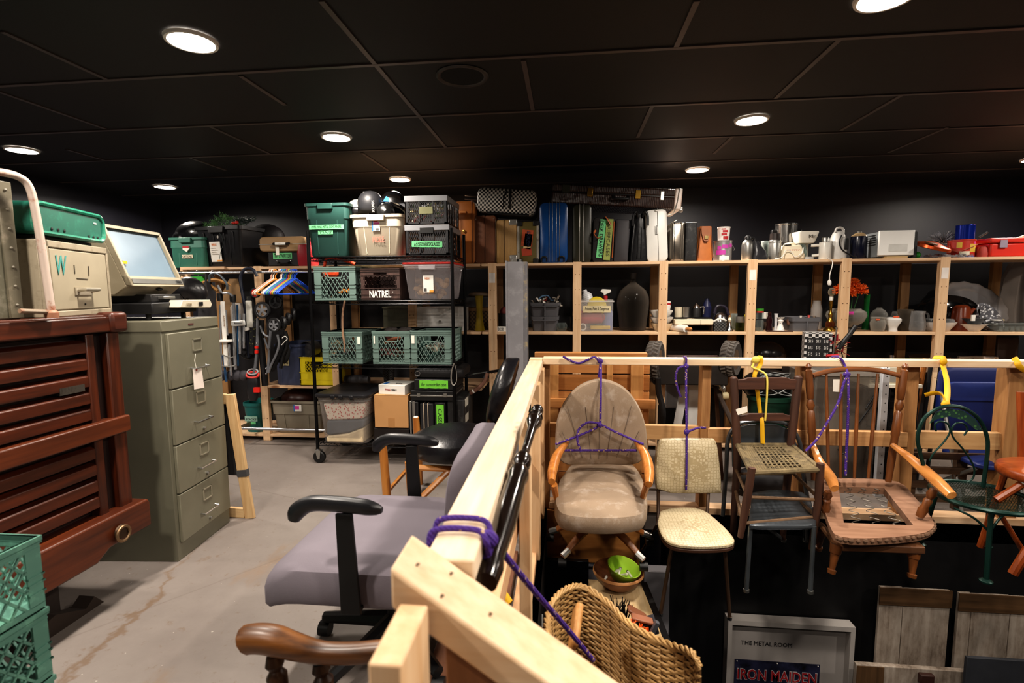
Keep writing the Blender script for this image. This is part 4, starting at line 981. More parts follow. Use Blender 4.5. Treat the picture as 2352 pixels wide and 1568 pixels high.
# ---- hangers ----
def hanger(label, px, col, w=.34, rz=1.15, kind='plastic', drop=.0):
    c = P(px, 622, Y=3.98); t = thing('clothes_hanger', label, 'hanger', (c.x, 3.98, 1.462), rz, 'coloured plastic hangers on the rod' if kind == 'plastic' else 'wooden hangers on the rod')
    m_ = mat(col, .35, var=.04)
    hook = spline([(-.016, 0, .004), (-.012, 0, .016), (0, 0, .019), (.016, 0, .008), (.013, 0, -.012), (0, 0, -.03), (0, 0, -.055)], 4)
    if kind == 'plastic':
        B().tube(hook, .0045, 6).go('hook', m_, t)
        B().tube(spline([(0, 0, -.055), (-.05, 0, -.085), (-w/2+.02, 0, -.15), (-w/2, 0, -.17), (-w/2+.02, 0, -.18), (0, 0, -.18), (w/2-.02, 0, -.18), (w/2, 0, -.17), (w/2-.02, 0, -.15), (.05, 0, -.085), (0, 0, -.055)], 4), .0055, 7).go('shoulder_frame', m_, t)
    else:
        B().tube(hook, .002, 6).go('hook', M_CHROME, t)
        B().tube(spline([(-w/2, 0, -.15), (-w/4, 0, -.09), (0, 0, -.06), (w/4, 0, -.09), (w/2, 0, -.15)], 5), .012, 8, flat=1.4).go('shoulder_frame', wood('a87840', 'd2a263', 'x'), t)
    return t
for px, col, nm in ((622, 'd9a58e', 'pale pink'), (627, 'e9dfd2', 'white'), (632, 'e08a2e', 'orange'), (643, 'd8b4a0', 'faded pink'), (646, 'efe9e0', 'white'), (650, '2f6fc8', 'blue'), (654, '3a9a8a', 'teal'), (658, '2850a8', 'navy blue'), (662, 'c85a4a', 'coral red'), (666, 'b8b82e', 'yellow green'), (670, '4a6ab0', 'slate blue'), (675, '2a62d8', 'bright blue'), (679, '2458d0', 'royal blue')):
    extra = {622: 'leftmost', 643: 'in the middle', 627: 'near the left end', 646: 'in the middle'}.get(px, '')
    hanger(f'{nm} plastic hanger {extra+" " if extra else ""}in the bunch on the chrome rod', px, col)
t = hanger('wooden hanger with a green foam block on the chrome rod', 453, '8a6a40', .30, .2, 'wood')
B().prism([(-.045, -.03), (.045, -.03), (.075, -.085), (-.075, -.085)], -.02, .02).go('green_foam', mat('2f9a34', .7), t)
t = hanger('plain wooden hanger in front of the walker tubes on the chrome rod', 490, '8a6a40', .40, .25, 'wood')
# ---- strollers and walkers hanging from the rod ----
M_GT_ = mat('7b7d82', .4, .4); M_SIL = mat('cfd3d8', .25, .8, var=.05); M_NAVY = mat('12182a', .5)
def wheel(t, c, r, rim, spokes=5, w=.022, tyre=M_BLK, axis='y', yaw=0, name='wheel'):
    M = B().M if t is None else Matrix.Translation(-t.location)
    M = M @ Matrix.Translation(c) @ Matrix.Rotation(yaw, 4, 'Z')
    o = B().at(M).lathe([(r*.74, -w/2), (r*.95, -w/2), (r, -w/4), (r, w/4), (r*.95, w/2), (r*.74, w/2), (r*.70, 0), (r*.74, -w/2)], 26, axis='y', cap=False).go(name, tyre, t)
    b = B().at(M)
    for k in range(spokes):
        a = PI/2+2*PI*k/spokes; b.bar((0, -w*.3, 0), (r*.75*math.cos(a), -w*.2, r*.75*math.sin(a)), r*.22, .008, up=(0, 1, 0), w2=r*.34)
    b.lathe([(r*.68, -w*.3), (r*.76, -w*.4), (r*.77, 0), (r*.68, 0)], 26, axis='y', cap=False).lathe([(.001, -w*.5), (r*.18, -w*.5), (r*.2, 0)], 14, axis='y')
    b.go('rim', rim, o); return o
M_RIM = mat('8b8c90', .35, .5)
t = thing('stroller', 'folded stroller with grey tubes, five spoke wheels and black fabric, hanging upside down', 'stroller', (-2.38, 3.86, .9))
px = lambda x, y, Y=3.86: P(x, y, Y=Y)
wheel(t, px(603, 712, 3.80), .066, M_RIM); wheel(t, px(630, 746, 3.78), .056, M_RIM); wheel(t, px(650, 742, 3.84), .055, M_BLKP, yaw=-.7); wheel(t, px(662, 732, 3.92), .05, M_BLKP, yaw=-.8); wheel(t, px(674, 722, 3.96), .052, M_BLKP, yaw=-.9); wheel(t, px(634, 694, 3.92), .056, M_BLKP, 3)
for pts, r in ((((592, 730), (591, 780), (587, 835), (581, 868)), .0115), (((622, 752), (619, 790), (617, 830), (614, 855)), .010), (((637, 768), (641, 790), (634, 815), (622, 840), (617, 855)), .010), (((598, 748), (605, 766), (618, 774)), .008), (((607, 776), (612, 790), (618, 805)), .008)):
    B(t).tube(spline([px(*q) for q in pts], 5), r, 9).go('frame_tube', M_GT_, t)
for pts, r in ((((598, 735), (600, 790), (606, 850), (609, 885)), .026), (((652, 770), (645, 800), (632, 830), (622, 850)), .026), (((655, 760), (660, 790), (650, 820), (645, 845)), .015)):
    B(t).tube(spline([px(x, y, 3.90) for x, y in pts], 5), r, 9).go('fabric_sleeve', M_BLK, t)
B(t).sph(px(648, 808, 3.93), (.07, .03, .10), 14, 10).go('seat_fabric', mat('101012', .7), t)
B(t).tube(spline([px(x, y, 3.83) for x, y in ((647, 792), (655, 783), (660, 778), (655, 772), (648, 776))], 4), .003, 6).go('white_emblem', M_WHITE, t)
for y0, y1 in ((794, 800), (804, 811)): B(t).tube([px(589, y0, 3.855), px(589, y1, 3.855)], .0145, 9).go('red_clamp', mat('d8281c', .45), t)
for q in ((589, 788), (617, 801), (611, 846), (611, 858)): B(t).sph(px(*q, 3.845), .008, 8, 6).go('rivet', M_CHROME, t)
B(t).tube([px(582, 860)+Vector((.052*math.cos(a), -.01+.012*math.sin(a), .022*math.sin(a))) for a in [k*PI/10 for k in range(20)]], .009, 8, True).go('red_swivel_ring', mat('c3342c', .45), t)
B(t).tube([px(582, 853)+Vector((.045*math.cos(a), -.01+.012*math.sin(a), .02*math.sin(a))) for a in [k*PI/10 for k in range(20)]], .006, 8, True).go('grey_swivel_ring', mat('9a9a9c', .4), t)
B(t).loft([[px(582, y, 3.86)+Vector((a*k, bb*k, 0)) for a, bb in rrect(.10, .06, .025)] for y, k in ((862, .6), (870, .9), (890, 1.0), (912, .8), (920, .5))]).go('foot_pod', M_BLKP, t)
B(t).box(*sum([sorted((px(586, 900, 3.82)[i], px(594, 890, 3.80)[i])) for i in range(3)], [])).go('red_reflector', mat('d0281e', .4), t)
t = thing('umbrella_stroller', 'dark blue umbrella stroller with a hooked handle and a red centred wheel', 'stroller', (-2.6, 3.93, .9))
B(t).tube(spline([px(x, y, 3.93) for x, y in ((590, 634), (584, 622), (573, 616), (560, 620), (553, 635), (554, 656), (560, 690), (566, 730), (568, 770), (572, 820))], 5), .013, 9).go('handle_tube', M_NAVY, t)
wheel(t, px(587, 672, 3.9), .042, mat('cc2a22', .4), 6)
B(t).tube(spline([px(x, y, 3.95) for x, y in ((575, 680), (580, 720), (582, 770), (580, 812))], 5), .030, 9).go('folded_canopy', spots('2a2a2c', '8a8a5a', 40, .2, .8), t)
B(t).bar(px(571, 690, 3.9), px(574, 752, 3.9), .05, .02, up=(0, 1, 0)).go('white_panel', mat('cfcdc4', .7), t, bevel=.006)
B(t).bar(px(562, 757, 3.88), px(572, 753, 3.88), .03, .02, up=(0, 1, 0)).go('white_clip', M_WHITE, t, bevel=.004)
wheel(t, px(572, 805, 3.97), .075, M_BLK, 5, yaw=.5)
t = thing('baby_swing_frame', 'folded frame of silver and white tubes hanging beside the filing cabinet', 'walking frame', (-2.85, 3.9, .95))
for x0, y0, x1, y1, r, m_ in ((506, 700, 509, 872, .008, M_SIL), (536, 690, 541, 848, .012, M_SIL), (550, 720, 551, 812, .010, M_SIL), (560, 720, 560, 800, .008, M_SIL), (519, 712, 523, 770, .006, M_SIL), (545, 700, 547, 840, .007, mat('20486a', .4, .5)), (513, 815, 520, 876, .010, mat('3c5f86', .35, .4)), (526, 790, 531, 862, .009, M_SIL)):
    B(t).tube([px(x0, y0, 3.86), px(x1, y1, 3.86)], r, 9).go('tube', m_, t)
B(t).bar(px(511, 692, 3.85), px(520, 840, 3.85), .032, .014, up=(0, 1, 0)).go('white_upright', M_WHITE, t, bevel=.003)
text('Advantage', .10, .016, mat('8a6a4a'), t, px(515, 738, 3.84)-t.location, ry=-PI/2+.05, name='lettering')
B(t).bar(px(505, 783, 3.84), px(530, 783, 3.84), .055, .02, up=(0, 0, 1), ).go('white_bracket', M_WHITE, t, bevel=.004)
B(t).bar(px(531, 743, 3.84), px(563, 741, 3.84), .02, .045).go('oval_badge', mat('c3c2be', .3, .4), t, bevel=.01)
text('Adventure', .07, .014, M_INK, t, px(547, 742, 3.828)-t.location, name='badge_lettering')
B(t).tube(spline([px(x, y, 3.84) for x, y in ((481, 648), (482, 632), (492, 627), (505, 632), (520, 650), (522, 665))], 5), .009, 8).go('curved_handle', mat('6f7880', .3, .7), t)
B(t).tube(spline([px(x, y, 3.84) for x, y in ((500, 655), (510, 672), (524, 673), (535, 680))], 5), .009, 8).go('curved_handle', M_SIL, t)
for q in ((535, 685), (505, 682)): B(t).lathe([(.022, -.03), (.024, 0), (.022, .03)], 10, c=px(*q, 3.86)).go('black_collar', M_BLK, t)
B(t).tube(spline([px(x, y, 3.83) for x, y in ((505, 812), (520, 818), (535, 820), (541, 805), (538, 780))], 5), .005, 7).go('bent_wire', M_STEEL, t)
B(t).tube(spline([px(x, y, 3.83) for x, y in ((505, 838), (522, 842), (540, 840))], 5), .005, 7).go('bent_wire', M_STEEL, t)
for x in (512, 530, 545, 560): B(t).sph(px(x, 862, 3.9), (.04, .03, .045), 10, 8).go('foot', mat('46444a', .7), t)
t = thing('garment_bag', 'tan cloth garment bag hanging behind the walker tubes', 'bag', (-2.8, 4.02, 1.0))
B(t).loft([[Vector((P(x+dx*w, y, Y=4.02).x, 4.02+dy, P(x, y, Y=4.02).z)) for dx, dy in ((-1, 0), (-.5, -.02), (.5, -.02), (1, 0), (.5, .02), (-.5, .02))] for x, y, w in ((536, 640, 10), (534, 670, 22), (531, 720, 26), (530, 765, 22))]).go('cloth', mat('7d6242', .85, var=.2), t)
t = thing('grey_pillow', 'pale grey folded bouncer seat hanging behind the silver tubes', 'seat', (-2.7, 3.98, 1.0))
B(t).pillow([(P(x, y, Y=3.96).x, P(x, y, Y=3.96).z) for x, y in ((531, 705), (538, 695), (556, 696), (562, 710), (561, 740), (533, 742))], 3.94, 3.98, .015).go('padding', mat('a39b94', .8), t)
t = thing('grey_coat', 'dark grey coat hanging left of the tubes', 'coat', (-3.0, 3.98, 1.0)); q = P(478, 640, Y=3.98); B(t).tube(spline([(q.x, 3.966, 1.468), (q.x, 3.98, 1.480), (q.x, 3.994, 1.468), (q.x, 3.985, 1.45), (q.x, 3.98, q.z)], 4), .0025, 6).go('hook', M_CHROME, t)
B(t).loft([[Vector((P(x+dx*w, y, Y=3.98).x, 3.98+dy, P(x, y, Y=3.98).z)) for dx, dy in ((-1, 0), (-.5, -.03), (.5, -.03), (1, 0), (.5, .03), (-.5, .03))] for x, y, w in ((478, 626, 2), (478, 640, 3), (477, 660, 8), (476, 690, 20), (476, 740, 22), (477, 800, 22))]).go('cloth', mat('2c2a2c', .85, var=.2), t)
t = thing('motorcycle_seat', 'black padded leather seat behind the microfiche reader', 'seat', (-3.2, 3.95, 1.2))
B(t).tube(spline([P(x, y, Y=3.6) for x, y in ((396, 694), (412, 676), (432, 664), (450, 672), (458, 690))], 5), [.05+.045*math.sin(PI*k/20) for k in range(21)], 12).go('leather_pad', mat('1b1a1c', .35, bump=.3), t)
for q in ((418, 672), (443, 664)): B(t).sph(P(*q, Y=3.86), (.012, .006, .012), 8, 6).go('button', M_BLK, t)
b = None
# ================= RIGHT SHELVING =================
t = thing('wooden_shelving', 'long unpainted wooden shelving right of the wire rack with suitcases on top', 'shelf', (1.2, 4.3, 0))
XS = (-.602, .082, .752, 1.418, 2.095, 2.778, 3.46)
posts(t, XS)
for a, c in zip((-.69,)+XS[1:], XS[1:]+(3.7,)):
    if a == XS[-1]: pass
    for z in (ST, SM, .06)+((.70,) if a > 0 else ()): B(t).box(a+(.001 if a > -.6 else 0), c, FYs+.002, BYs, z-.022, z).go('shelf_board', WPX, t, bevel=.002)
pinholes(t, XS, (.62, .80, 1.06, 1.18, 1.30, 1.42))
for x in (XS[0], XS[3], XS[5]): B(t).box(x-.024, x+.024, FYs-.0012, FYs, 1.36, 1.44).go('paper_label', mat('d9d2cc', .8), t)
# ---------- suitcases ----------
def suitcase(name, label, px, m, D=.40, r=.035, Y=4.17, seams=(), rz=0, tilt=0, grp='suitcases standing on the top shelf', rough=None, cat='suitcase'):
    t, W, H = S(name, label, cat, px, Y, ST, grp, rz)
    t.rotation_euler = (0, tilt, rz)
    R = lambda e, y: [(x, y, z+H/2) for x, z in rrect(W-e, H-e, r)]
    B().loft([R(.03, -.0), R(.008, .006), R(0, .02), R(0, D-.02), R(.02, D)]).go('shell', m, t)
    for u, hw, sm in seams:
        x = -W/2+W*u
        B().box(x-hw, x+hw, -.004, D*.9, .01, H+.003).go('seam_band', sm, t, bevel=.0015)
    return t, W, H
M_SV = mat('b9b6b0', .3, .85, var=.05)
t, W, H = suitcase('suitcase', 'orange tan leather suitcase at the left end, partly behind the black crates', (1042, 461, 1092, 603), mat('a4642c', .4, var=.1), seams=[(.85, .004, mat('6c3d18'))])
B().box(-W*.2, W*.1, -.012, 0, H*.80, H*.84).go('leather_patch', mat('b87434', .4), t, bevel=.004); B().lathe([(.012, -.004), (.012, -.016), (.004, -.02)], 12, c=(-W*.02, 0, H*.52), axis='y').go('lock', mat('c09a4a', .3, .8), t)
t, W, H = suitcase('suitcase', 'reddish brown textured suitcase with a dark centre seam', (1089, 494, 1139, 602), mat('6d4228', .5, var=.12, bump=.3, bs=120), r=.02, seams=[(.5, .0015, mat('3a2114'))])
for x in (-.09, .09):
    for z in (H-.03, .02): B().sph((x*.8, -.002, z), .004, 8, 6).go('rivet', M_SV, t)
t, W, H = suitcase('suitcase', 'woven straw coloured suitcase beside the labelled trunk', (1138, 504, 1189, 601), banded('94713f', 'b7935c', 'x', 60, .6, .4), r=.02, seams=[(.4, .0015, mat('5c4426')), (.02, .004, mat('4e3b24'))])
B().box(W*.12, W*.48, -.004, .05, H-.045, H+.002).go('corner_cap', M_SV, t, bevel=.006); B().box(W*.12, W*.48, -.006, .05, .0, .07).go('silver_tape', mat('a8a6a2', .3, .6, bump=.4), t, bevel=.01)
t, W, H = suitcase('trunk', 'small olive trunk covered in torn orange travel labels', (1188, 508, 1237, 601), mat('5f5326', .5, var=.15), r=.008, grp=None, cat='trunk')
for x in (-1, 1):
    for z in (.018, H-.018): B().box(x*(W/2-.022)-.022, x*(W/2-.022)+.022, -.006, .03, z-.020, z+.020).go('corner_cap', M_BLK, t, bevel=.004)
    B().box(x*(W/2-.008)-.008, x*(W/2-.008)+.010, -.004, .3, .03, H-.03).go('edge_binding', mat('a09a90', .5, dirt='4a4640'), t)
for dx, z, w, h, cc, tx, a in ((-.005, H*.60, .09, .13, 'b5522c', 'EXPRESS', .1), (.0, H*.52, .06, .12, 'cdb284', 'TERMINAL', .15), (-.01, H*.27, .08, .06, 'a8432a', '', -.1)):
    o = B().at(Matrix.Translation((dx, -.002, z)) @ Matrix.Rotation(a, 4, 'Y')).box(-w/2, w/2, -.001, .001, -h/2, h/2).go('travel_label', mat(cc, .8, var=.2, dirt='7a4a2a'), t)
    if tx: text(tx, h*.8, w*.3, mat('2c3350', .8), o, (dx+.008, -.0045, z), ry=-PI/2-.1, name='label_lettering')
hb = t.location.z+H
t, W, H = suitcase('suitcase', 'large glossy blue hard suitcase standing on end with white piping', (1239, 464, 1304, 601), mat('1a4a86', .25, var=.08), r=.04, seams=[(.34, .0022, M_SV), (.46, .0022, M_SV), (.60, .0022, M_SV), (.72, .0022, M_SV)])
for x in (-.075, .065): B().tube(spline([(x-.02, -.002, .012), (x-.018, -.012, .045), (x+.018, -.012, .045), (x+.02, -.002, .012)], 4), .006, 7).go('foot', M_BLK, t)
t, W, H = suitcase('suitcase', 'dark olive green hard suitcase with a silver frame next to the blue one', (1315, 469, 1359, 600), mat('2a2a20', .35, var=.1), r=.03, seams=[(.36, .004, M_SV), (.58, .003, M_SV)])
t, W, H = suitcase('soft_bag', 'black travel bag with green DESK DRAWERS tape and orange straps', (1360, 498, 1410, 598), mat('1c191a', .7, var=.2, bump=.3), r=.03, tilt=.03, grp=None, cat='bag')
o = B().at(Matrix.Translation((-.02, -.006, H*.52)) @ Matrix.Rotation(.08, 4, 'Y')).box(-.024, .024, -.001, .001, -.15, .15).go('green_tape', M_TAPE, t)
text('DESK DRAWERS', .28, .03, M_INK, o, (-.02, -.009, H*.52), ry=-PI/2, name='handwriting').rotation_euler
o = B().at(Matrix.Translation((.036, -.006, H*.5)) @ Matrix.Rotation(.05, 4, 'Y')).box(-.026, .026, -.001, .001, -.16, .16).go('olive_tape', mat('8f9a52', .7), t)
text('BRIEFCASES', .26, .026, mat('4a5030'), o, (.036, -.009, H*.5), ry=-PI/2, name='handwriting')
B().tube(spline([(-W*.38, -.004, H*.7), (-W*.46, -.03, H*.62), (-W*.3, -.05, H*.52), (-W*.12, -.03, H*.56)], 5), .009, 8, flat=.4).go('leather_strap', mat('a85a2c', .5), t)
B().tube(spline([(W*.05, -.004, H*1.0), (W*.15, -.02, H*.93), (W*.3, -.02, H*.82)], 5), .010, 8, flat=.4).go('leather_strap', mat('9a5a34', .5), t)
B().tube([(W*.44, -.004, H*.9), (W*.42, -.004, H*.1)], .004, 6).go('orange_piping', mat('a85a2c', .5), t)
t, W, H = suitcase('suitcase', 'plain charcoal grey suitcase squeezed left of the black leather bag', (1409, 503, 1443, 598), mat('343236', .6, var=.1), r=.015, tilt=.05)
t, W, H = S('leather_bag', 'black glossy leather bag with loop handles leaning left of the white suitcase', 'bag', (1446, 487, 1493, 598), 4.17, ST)
B().loft([[(x, y+.17, z) for x, y in rrect(W*k, .32, .03)] for z, k in ((0, .95), (.03, 1.0), (H*.4, .85), (H*.75, .66), (H*.93, .55), (H*.97, .3))]).go('bag_body', mat('161618', .25, var=.3, bump=.25, bs=25), t)
for s in (-1, 1): B().tube(spline([(s*W*.12, 0, H*.9), (s*W*.2, -.02, H*1.0), (s*W*.34, -.02, H*.92), (s*W*.36, -.02, H*.72)], 5), .010, 8).go('handle', mat('161618', .25, var=.3), t)
for x in (-.012, .014): B().tube([(x*W*6, .02, H*.92), (x*W*7, -.004, .03)], .004, 6).go('seam_piping', M_BLK, t)
t, W, H = suitcase('suitcase', 'bulky white hard suitcase leaning against the black leather bag', (1487, 480, 1537, 597), mat('d8d7d2', .4, var=.05), r=.035, tilt=-.05, seams=[(.55, .002, mat('8d8c88'))])
B().lathe([(.012, -.002), (.011, -.012)], 12, c=(.0, 0, H-.006)).go('foot', M_WHITE, t); B().box(-.012, .006, -.006, 0, H*.52, H*.68).go('badge_plate', mat('c2c1bd', .3, .3), t); text('Forecast', .07, .012, mat('4a4a4c'), t, (-.002, -.008, H*.6), ry=-PI/2, name='badge_lettering')
t, W, H = suitcase('attache_case', 'shiny aluminium attache case with a wire handle', (1541, 511, 1573, 596), mat('a39a8e', .22, .9, var=.06), r=.006, seams=[(.25, .002, M_DARK), (.72, .003, mat('6f675e', .3, .8))], cat='case', grp=None)
B().tube([(-W*.3, 0, H*.94), (-W*.9, .1, H*.9), (-W*.1, 0, H*1.08)], .003, 6).go('wire_handle', M_SV, t)
t, W, H = suitcase('file_box', 'black cloth covered box file with scuffed edges', (1574, 509, 1602, 596), mat('1d1e20', .7, dirt='4c4b4a'), r=.003, cat='box', grp=None)
t, W, H = S('leather_satchel', 'orange tan leather satchel with a brass clasp', 'bag', (1602, 519, 1640, 596), 4.17, ST)
LE = mat('b06a34', .45, var=.2)
B().loft([[(x, y+.15, z) for x, y in rrect(W*k, .28, .02)] for z, k in ((0, 1.0), (.02, .98), (H*.4, .92), (H*.8, .74), (H, .70))]).go('bag_body', LE, t)
B().loft([[(x*k, -.004-.01*(1-k), z) for x in (-W*.28, W*.28)] + [(x*k, .01, z) for x in (W*.28, -W*.28)] for z, k in ((H*.99, 1), (H*.8, .95), (H*.62, .6), (H*.56, .3))]).go('flap', mat('8f5226', .5, var=.2), t)
B().box(-.014, .014, -.018, -.004, H*.62, H*.72).go('clasp', mat('c9b27a', .3, .8), t, bevel=.003)
for s in (-1, 1): B().tube(spline([(s*W*.3, -.005, H*.98), (s*W*.36, -.004, H*.6), (s*W*.46, -.005, .02)], 4), .004, 6).go('edge_fold', mat('7a4420', .5), t)
# houndstooth carry-on lying on the brown suitcases
z0 = max(P(1160, 500, Y=4.2).z, ST+.40)
t = thing('wheeled_suitcase', 'black and white checked soft suitcase lying tilted on the brown suitcases', 'suitcase', ((P(1093, 470, Y=4.2).x+P(1229, 470, Y=4.2).x)/2, 4.18, z0))
t.rotation_euler = (0, .09, 0)
W, H = P(1229, 470, Y=4.2).x-P(1093, 470, Y=4.2).x, .20
B().loft([[(x, y, z+H/2) for x, z in rrect(W-e, H-e, .05, 6)] for y, e in ((0, .05), (.012, .015), (.03, 0), (.34, 0), (.36, .03))]).go('fabric_body', checker('d9d4cb', '141414', 62), t)
B().tube(spline([(.0, -.004, H*.9), (-.02, -.012, H*.6), (-.015, -.012, H*.3), (-.03, -.004, .05)], 5), .007, 7, flat=.4).go('zip_piping', M_BLK, t); B().tube(spline([(.03, -.006, H*.95), (.035, -.02, H*.5), (.03, -.006, .04)], 5), .012, 7, flat=.4).go('carry_handle', M_BLK, t)
for zz in (H*.62, H*.76): B().tube([(-W/2-.15, .25, zz+.01), (-W/2+.02, .22, zz)], .006, 7).go('trolley_tube', mat('4a4a4c', .3, .8), t)
B().tube([(-W*.3, .0, -.004), (W*.4, .0, -.004)], .010, 8).go('base_frame', M_BLK, t)
B().lathe([(.014, -.01), (.016, 0), (.014, .01)], 12, c=(-W/2-.005, .02, H*.25), axis='y').go('wheel', mat('b8b6b0', .4), t)
# crocodile trunk case across the top
t = thing('instrument_case', 'very long brown crocodile pattern case with brass latches lying across the suitcases', 'case', (P(1414, 450, Y=4.2).x, 4.2, z0))
a, c = P(1266, 466, Y=4.2), P(1562, 481, Y=4.2); t.location = (a+c)/2; t.location.z = (a.z+c.z)/2; L_ = (c-a).length
t.rotation_euler = (0, math.atan2(a.z-c.z, c.x-a.x), 0); H = .155
CR = banded('2a1812', '40291f', 'x', 24, .28, .8, distort=3)
B().box(-L_/2, L_/2, 0, .38, 0, H*.60).go('lower_shell', CR, t, bevel=.012); B().box(-L_/2, L_/2, 0, .38, H*.615, H).go('lid', CR, t, bevel=.012); B().box(-L_/2+.004, L_/2-.004, .003, .37, H*.58, H*.63).go('seam', mat('120a07', .4), t)
BR = mat('b08a3c', .3, .9)
for x in (-L_*.20, L_*.17): B().box(x-.022, x+.022, -.008, 0, H*.42, H*.86).go('brass_latch', BR, t, bevel=.004); 
B().box(L_*.34, L_*.37, -.008, 0, H*.4, H*.86).go('white_latch', M_SV, t, bevel=.004)
B().tube(spline([(-.02, -.003, H*.52), (-.015, -.035, H*.36), (.09, -.035, H*.36), (.095, -.003, H*.52)], 5), .010, 8).go('handle', M_DARK, t)
B().box(L_/2-.05, L_/2+.006, -.006, .386, -.004, H+.004).go('end_cap', mat('cbb9ad', .35, var=.1), t, bevel=.008)
B().tube(spline([(L_/2-.02, -.01, H*1.05), (L_/2-.03, -.012, H*.3), (L_/2-.05, -.012, -.03), (L_/2-.09, -.01, -.05)], 5), .004, 6).go('wire', M_SV, t)
B().sph((L_/2+.01, .02, -.0), (.018, .018, .022), 10, 8).go('foot', M_SV, t)
B().box(-L_*.42, -L_*.36, -.003, 0, H*.55, H*.95).go('dark_label', mat('33372a', .6), t)
# ---------- housewares on the top shelf ----------
def lathe_item(name, label, cat, px, Y, zb, prof, m, grp=None, n=22, part='body', parts=(), solid=0):
    """prof: (radius as share of half width, height as share of H)"""
    t, W, H = S(name, label, cat, px, Y, zb, grp)
    B().lathe([(r*W/2, z*H) for r, z in prof], n, c=(0, W/2, 0), cap=not solid).go(part, m, t, solid=solid)
    for nm, pf, pm in parts: B().lathe([(r*W/2, z*H) for r, z in pf], n, c=(0, W/2, 0)).go(nm, pm, t)
    return t, W, H
t, W, H = lathe_item('paint_can', 'grey metal pail with a magenta printed label, under the red and white cup', 'can', (1645, 551, 1687, 594), 4.2, ST, [(.97, 0), (1, .02), (.98, .04), (.98, .95), (1.02, .97), (1.02, 1), (.9, 1)], mat('8c8a8a', .4, .5, dirt='a5a3a0'))
lb = mat('b0399a', .6)
for x, z0_, z1_, w in ((-.035, .30, .52, .075), (-.045, .55, .72, .03), (.0, .6, .78, .05), (.05, .66, .84, .04)):
    a0 = -PI/2+(x-w/2)/(W/2); a1 = -PI/2+(x+w/2)/(W/2)
    B().lathe([(W/2*1.0, z0_*H), (W/2*1.0, z1_*H)], 8, c=(0, W/2, 0), cap=False, a0=a0, a1=a1).go('printed_panel', lb, t)
B().lathe([(W/2*1.0, .04*H), (W/2*1.0, .24*H)], 8, c=(0, W/2, 0), cap=False, a0=-PI/2-.6, a1=-PI/2+.5).go('white_panel', M_WHITE, t)
B().tube(spline([(W*.5, W/2, H*.8), (W*.58, W*.3, H*.6), (W*.52, W*.2, H*.5)], 4), .003, 6).go('bail_handle', M_STEEL, t)
zc = ST+H
t, W, H = lathe_item('bucket', 'white tub with red printing stacked on the grey pail', 'tub', (1652, 520, 1681, 548), 4.21, zc+.001, [(.88, 0), (.98, .9), (1.03, .92), (1.03, 1), (.9, 1)], mat('ded8d4', .4))
for z0_, z1_, a, bb in ((.05, .30, -1.9, -1.0), (.36, .52, -2.2, -1.3), (.58, .74, -2.0, -1.2), (.78, .86, -2.2, -1.5)): B().lathe([(W/2*(.885+.1*z0_)+.002, z0_*H), (W/2*(.885+.1*z1_)+.002, z1_*H)], 8, c=(0, W/2, 0), cap=False, a0=a, a1=bb).go('red_print', mat('a8242c', .5), t)
def thermos(label, px, collar):
    t, W, H = lathe_item('thermos', label, 'flask', px, 4.2, ST, [(.95, 0), (1, .02), (1, .6), (.9, .72), (.55, .82), (.5, .83)], M_STEEL, parts=(('stopper', [(.56, .80), (.6, .86), (.5, .95), (.2, 1.0)], M_BLK),), grp='steel flasks on the top shelf')
    B().tube(spline([(W*.22, W/2, H*.9), (W*.55, W/2, H*.86), (W*.6, W/2, H*.6), (W*.48, W/2, H*.45)], 5), .010, 8).go('handle', M_BLK, t)
    return t, W, H
thermos('brushed steel thermos jug with a black stopper, left of the dark bag', (1708, 539, 1735, 593), 0)
t, W, H = lathe_item('thermos', 'tall steel vacuum flask with a brown cup lid, in front of the urn', 'flask', (1771, 534, 1799, 592), 4.18, ST, [(.98, 0), (1, .02), (1, .60), (.97, .62), (1.0, .66), (1, .70), (.9, .74)], M_STEEL, parts=(('cup_lid', [(.86, .74), (.84, .98), (.5, 1.0)], mat('2c2422', .4)),), grp='steel flasks on the top shelf')
t, W, H = S('plastic_bag', 'small crumpled black plastic bag between the two steel flasks', 'bag', (1733, 553, 1768, 592), 4.17, ST)
B().loft([[(x+dx, y+W*.5, z) for x, y in rrect(W*k, W*.8*k, .02)] for z, k, dx in ((0, .95, 0), (.02, 1, 0), (H*.5, .75, 0), (H*.8, .5, -.02), (H, .45, -.03))]).go('bag_body', mat('2a2a2e', .3, var=.3, bump=.8, bs=22), t)
lathe_item('glass_carafe', 'clear glass carafe with a metal collar behind the black bag', 'carafe', (1750, 552, 1777, 592), 4.34, ST, [(.7, 0), (.9, .3), (.6, .7), (.8, 1)], glass(), solid=.003)
t, W, H = lathe_item('coffee_urn', 'big polished steel urn rising behind the cream appliance', 'urn', (1790, 511, 1839, 592), 4.34, ST, [(.9, 0), (.9, .48), (1.0, .5), (1.0, .95), (1.05, .96), (1.05, .99), (.9, 1)], mat('a5a3a0', .2, .95), parts=(('dark_base', [(.92, .0), (.92, .50)], M_BLK),))
for s in (-1, 1): B().box(s*(W/2+.015)-.02, s*(W/2+.015)+.02, W/2-.02, W/2+.02, H*.72, H*.84).go('side_handle', M_BLK, t, bevel=.006)
t, W, H = S('kitchen_appliance', 'cream mixer base with red lettering and a curled white cord', 'appliance', (1800, 553, 1852, 592), 4.17, ST)
CRM = mat('e2d6bd', .4, var=.03)
B().loft([[(x, y+.10, z) for x, y in rrect(W*k, .19*k, .02)] for z, k in ((.008, .98), (H*.3, 1), (H*.34, .96), (H*.75, .78), (H*.8, .70))]).go('housing', CRM, t, bevel=.004)
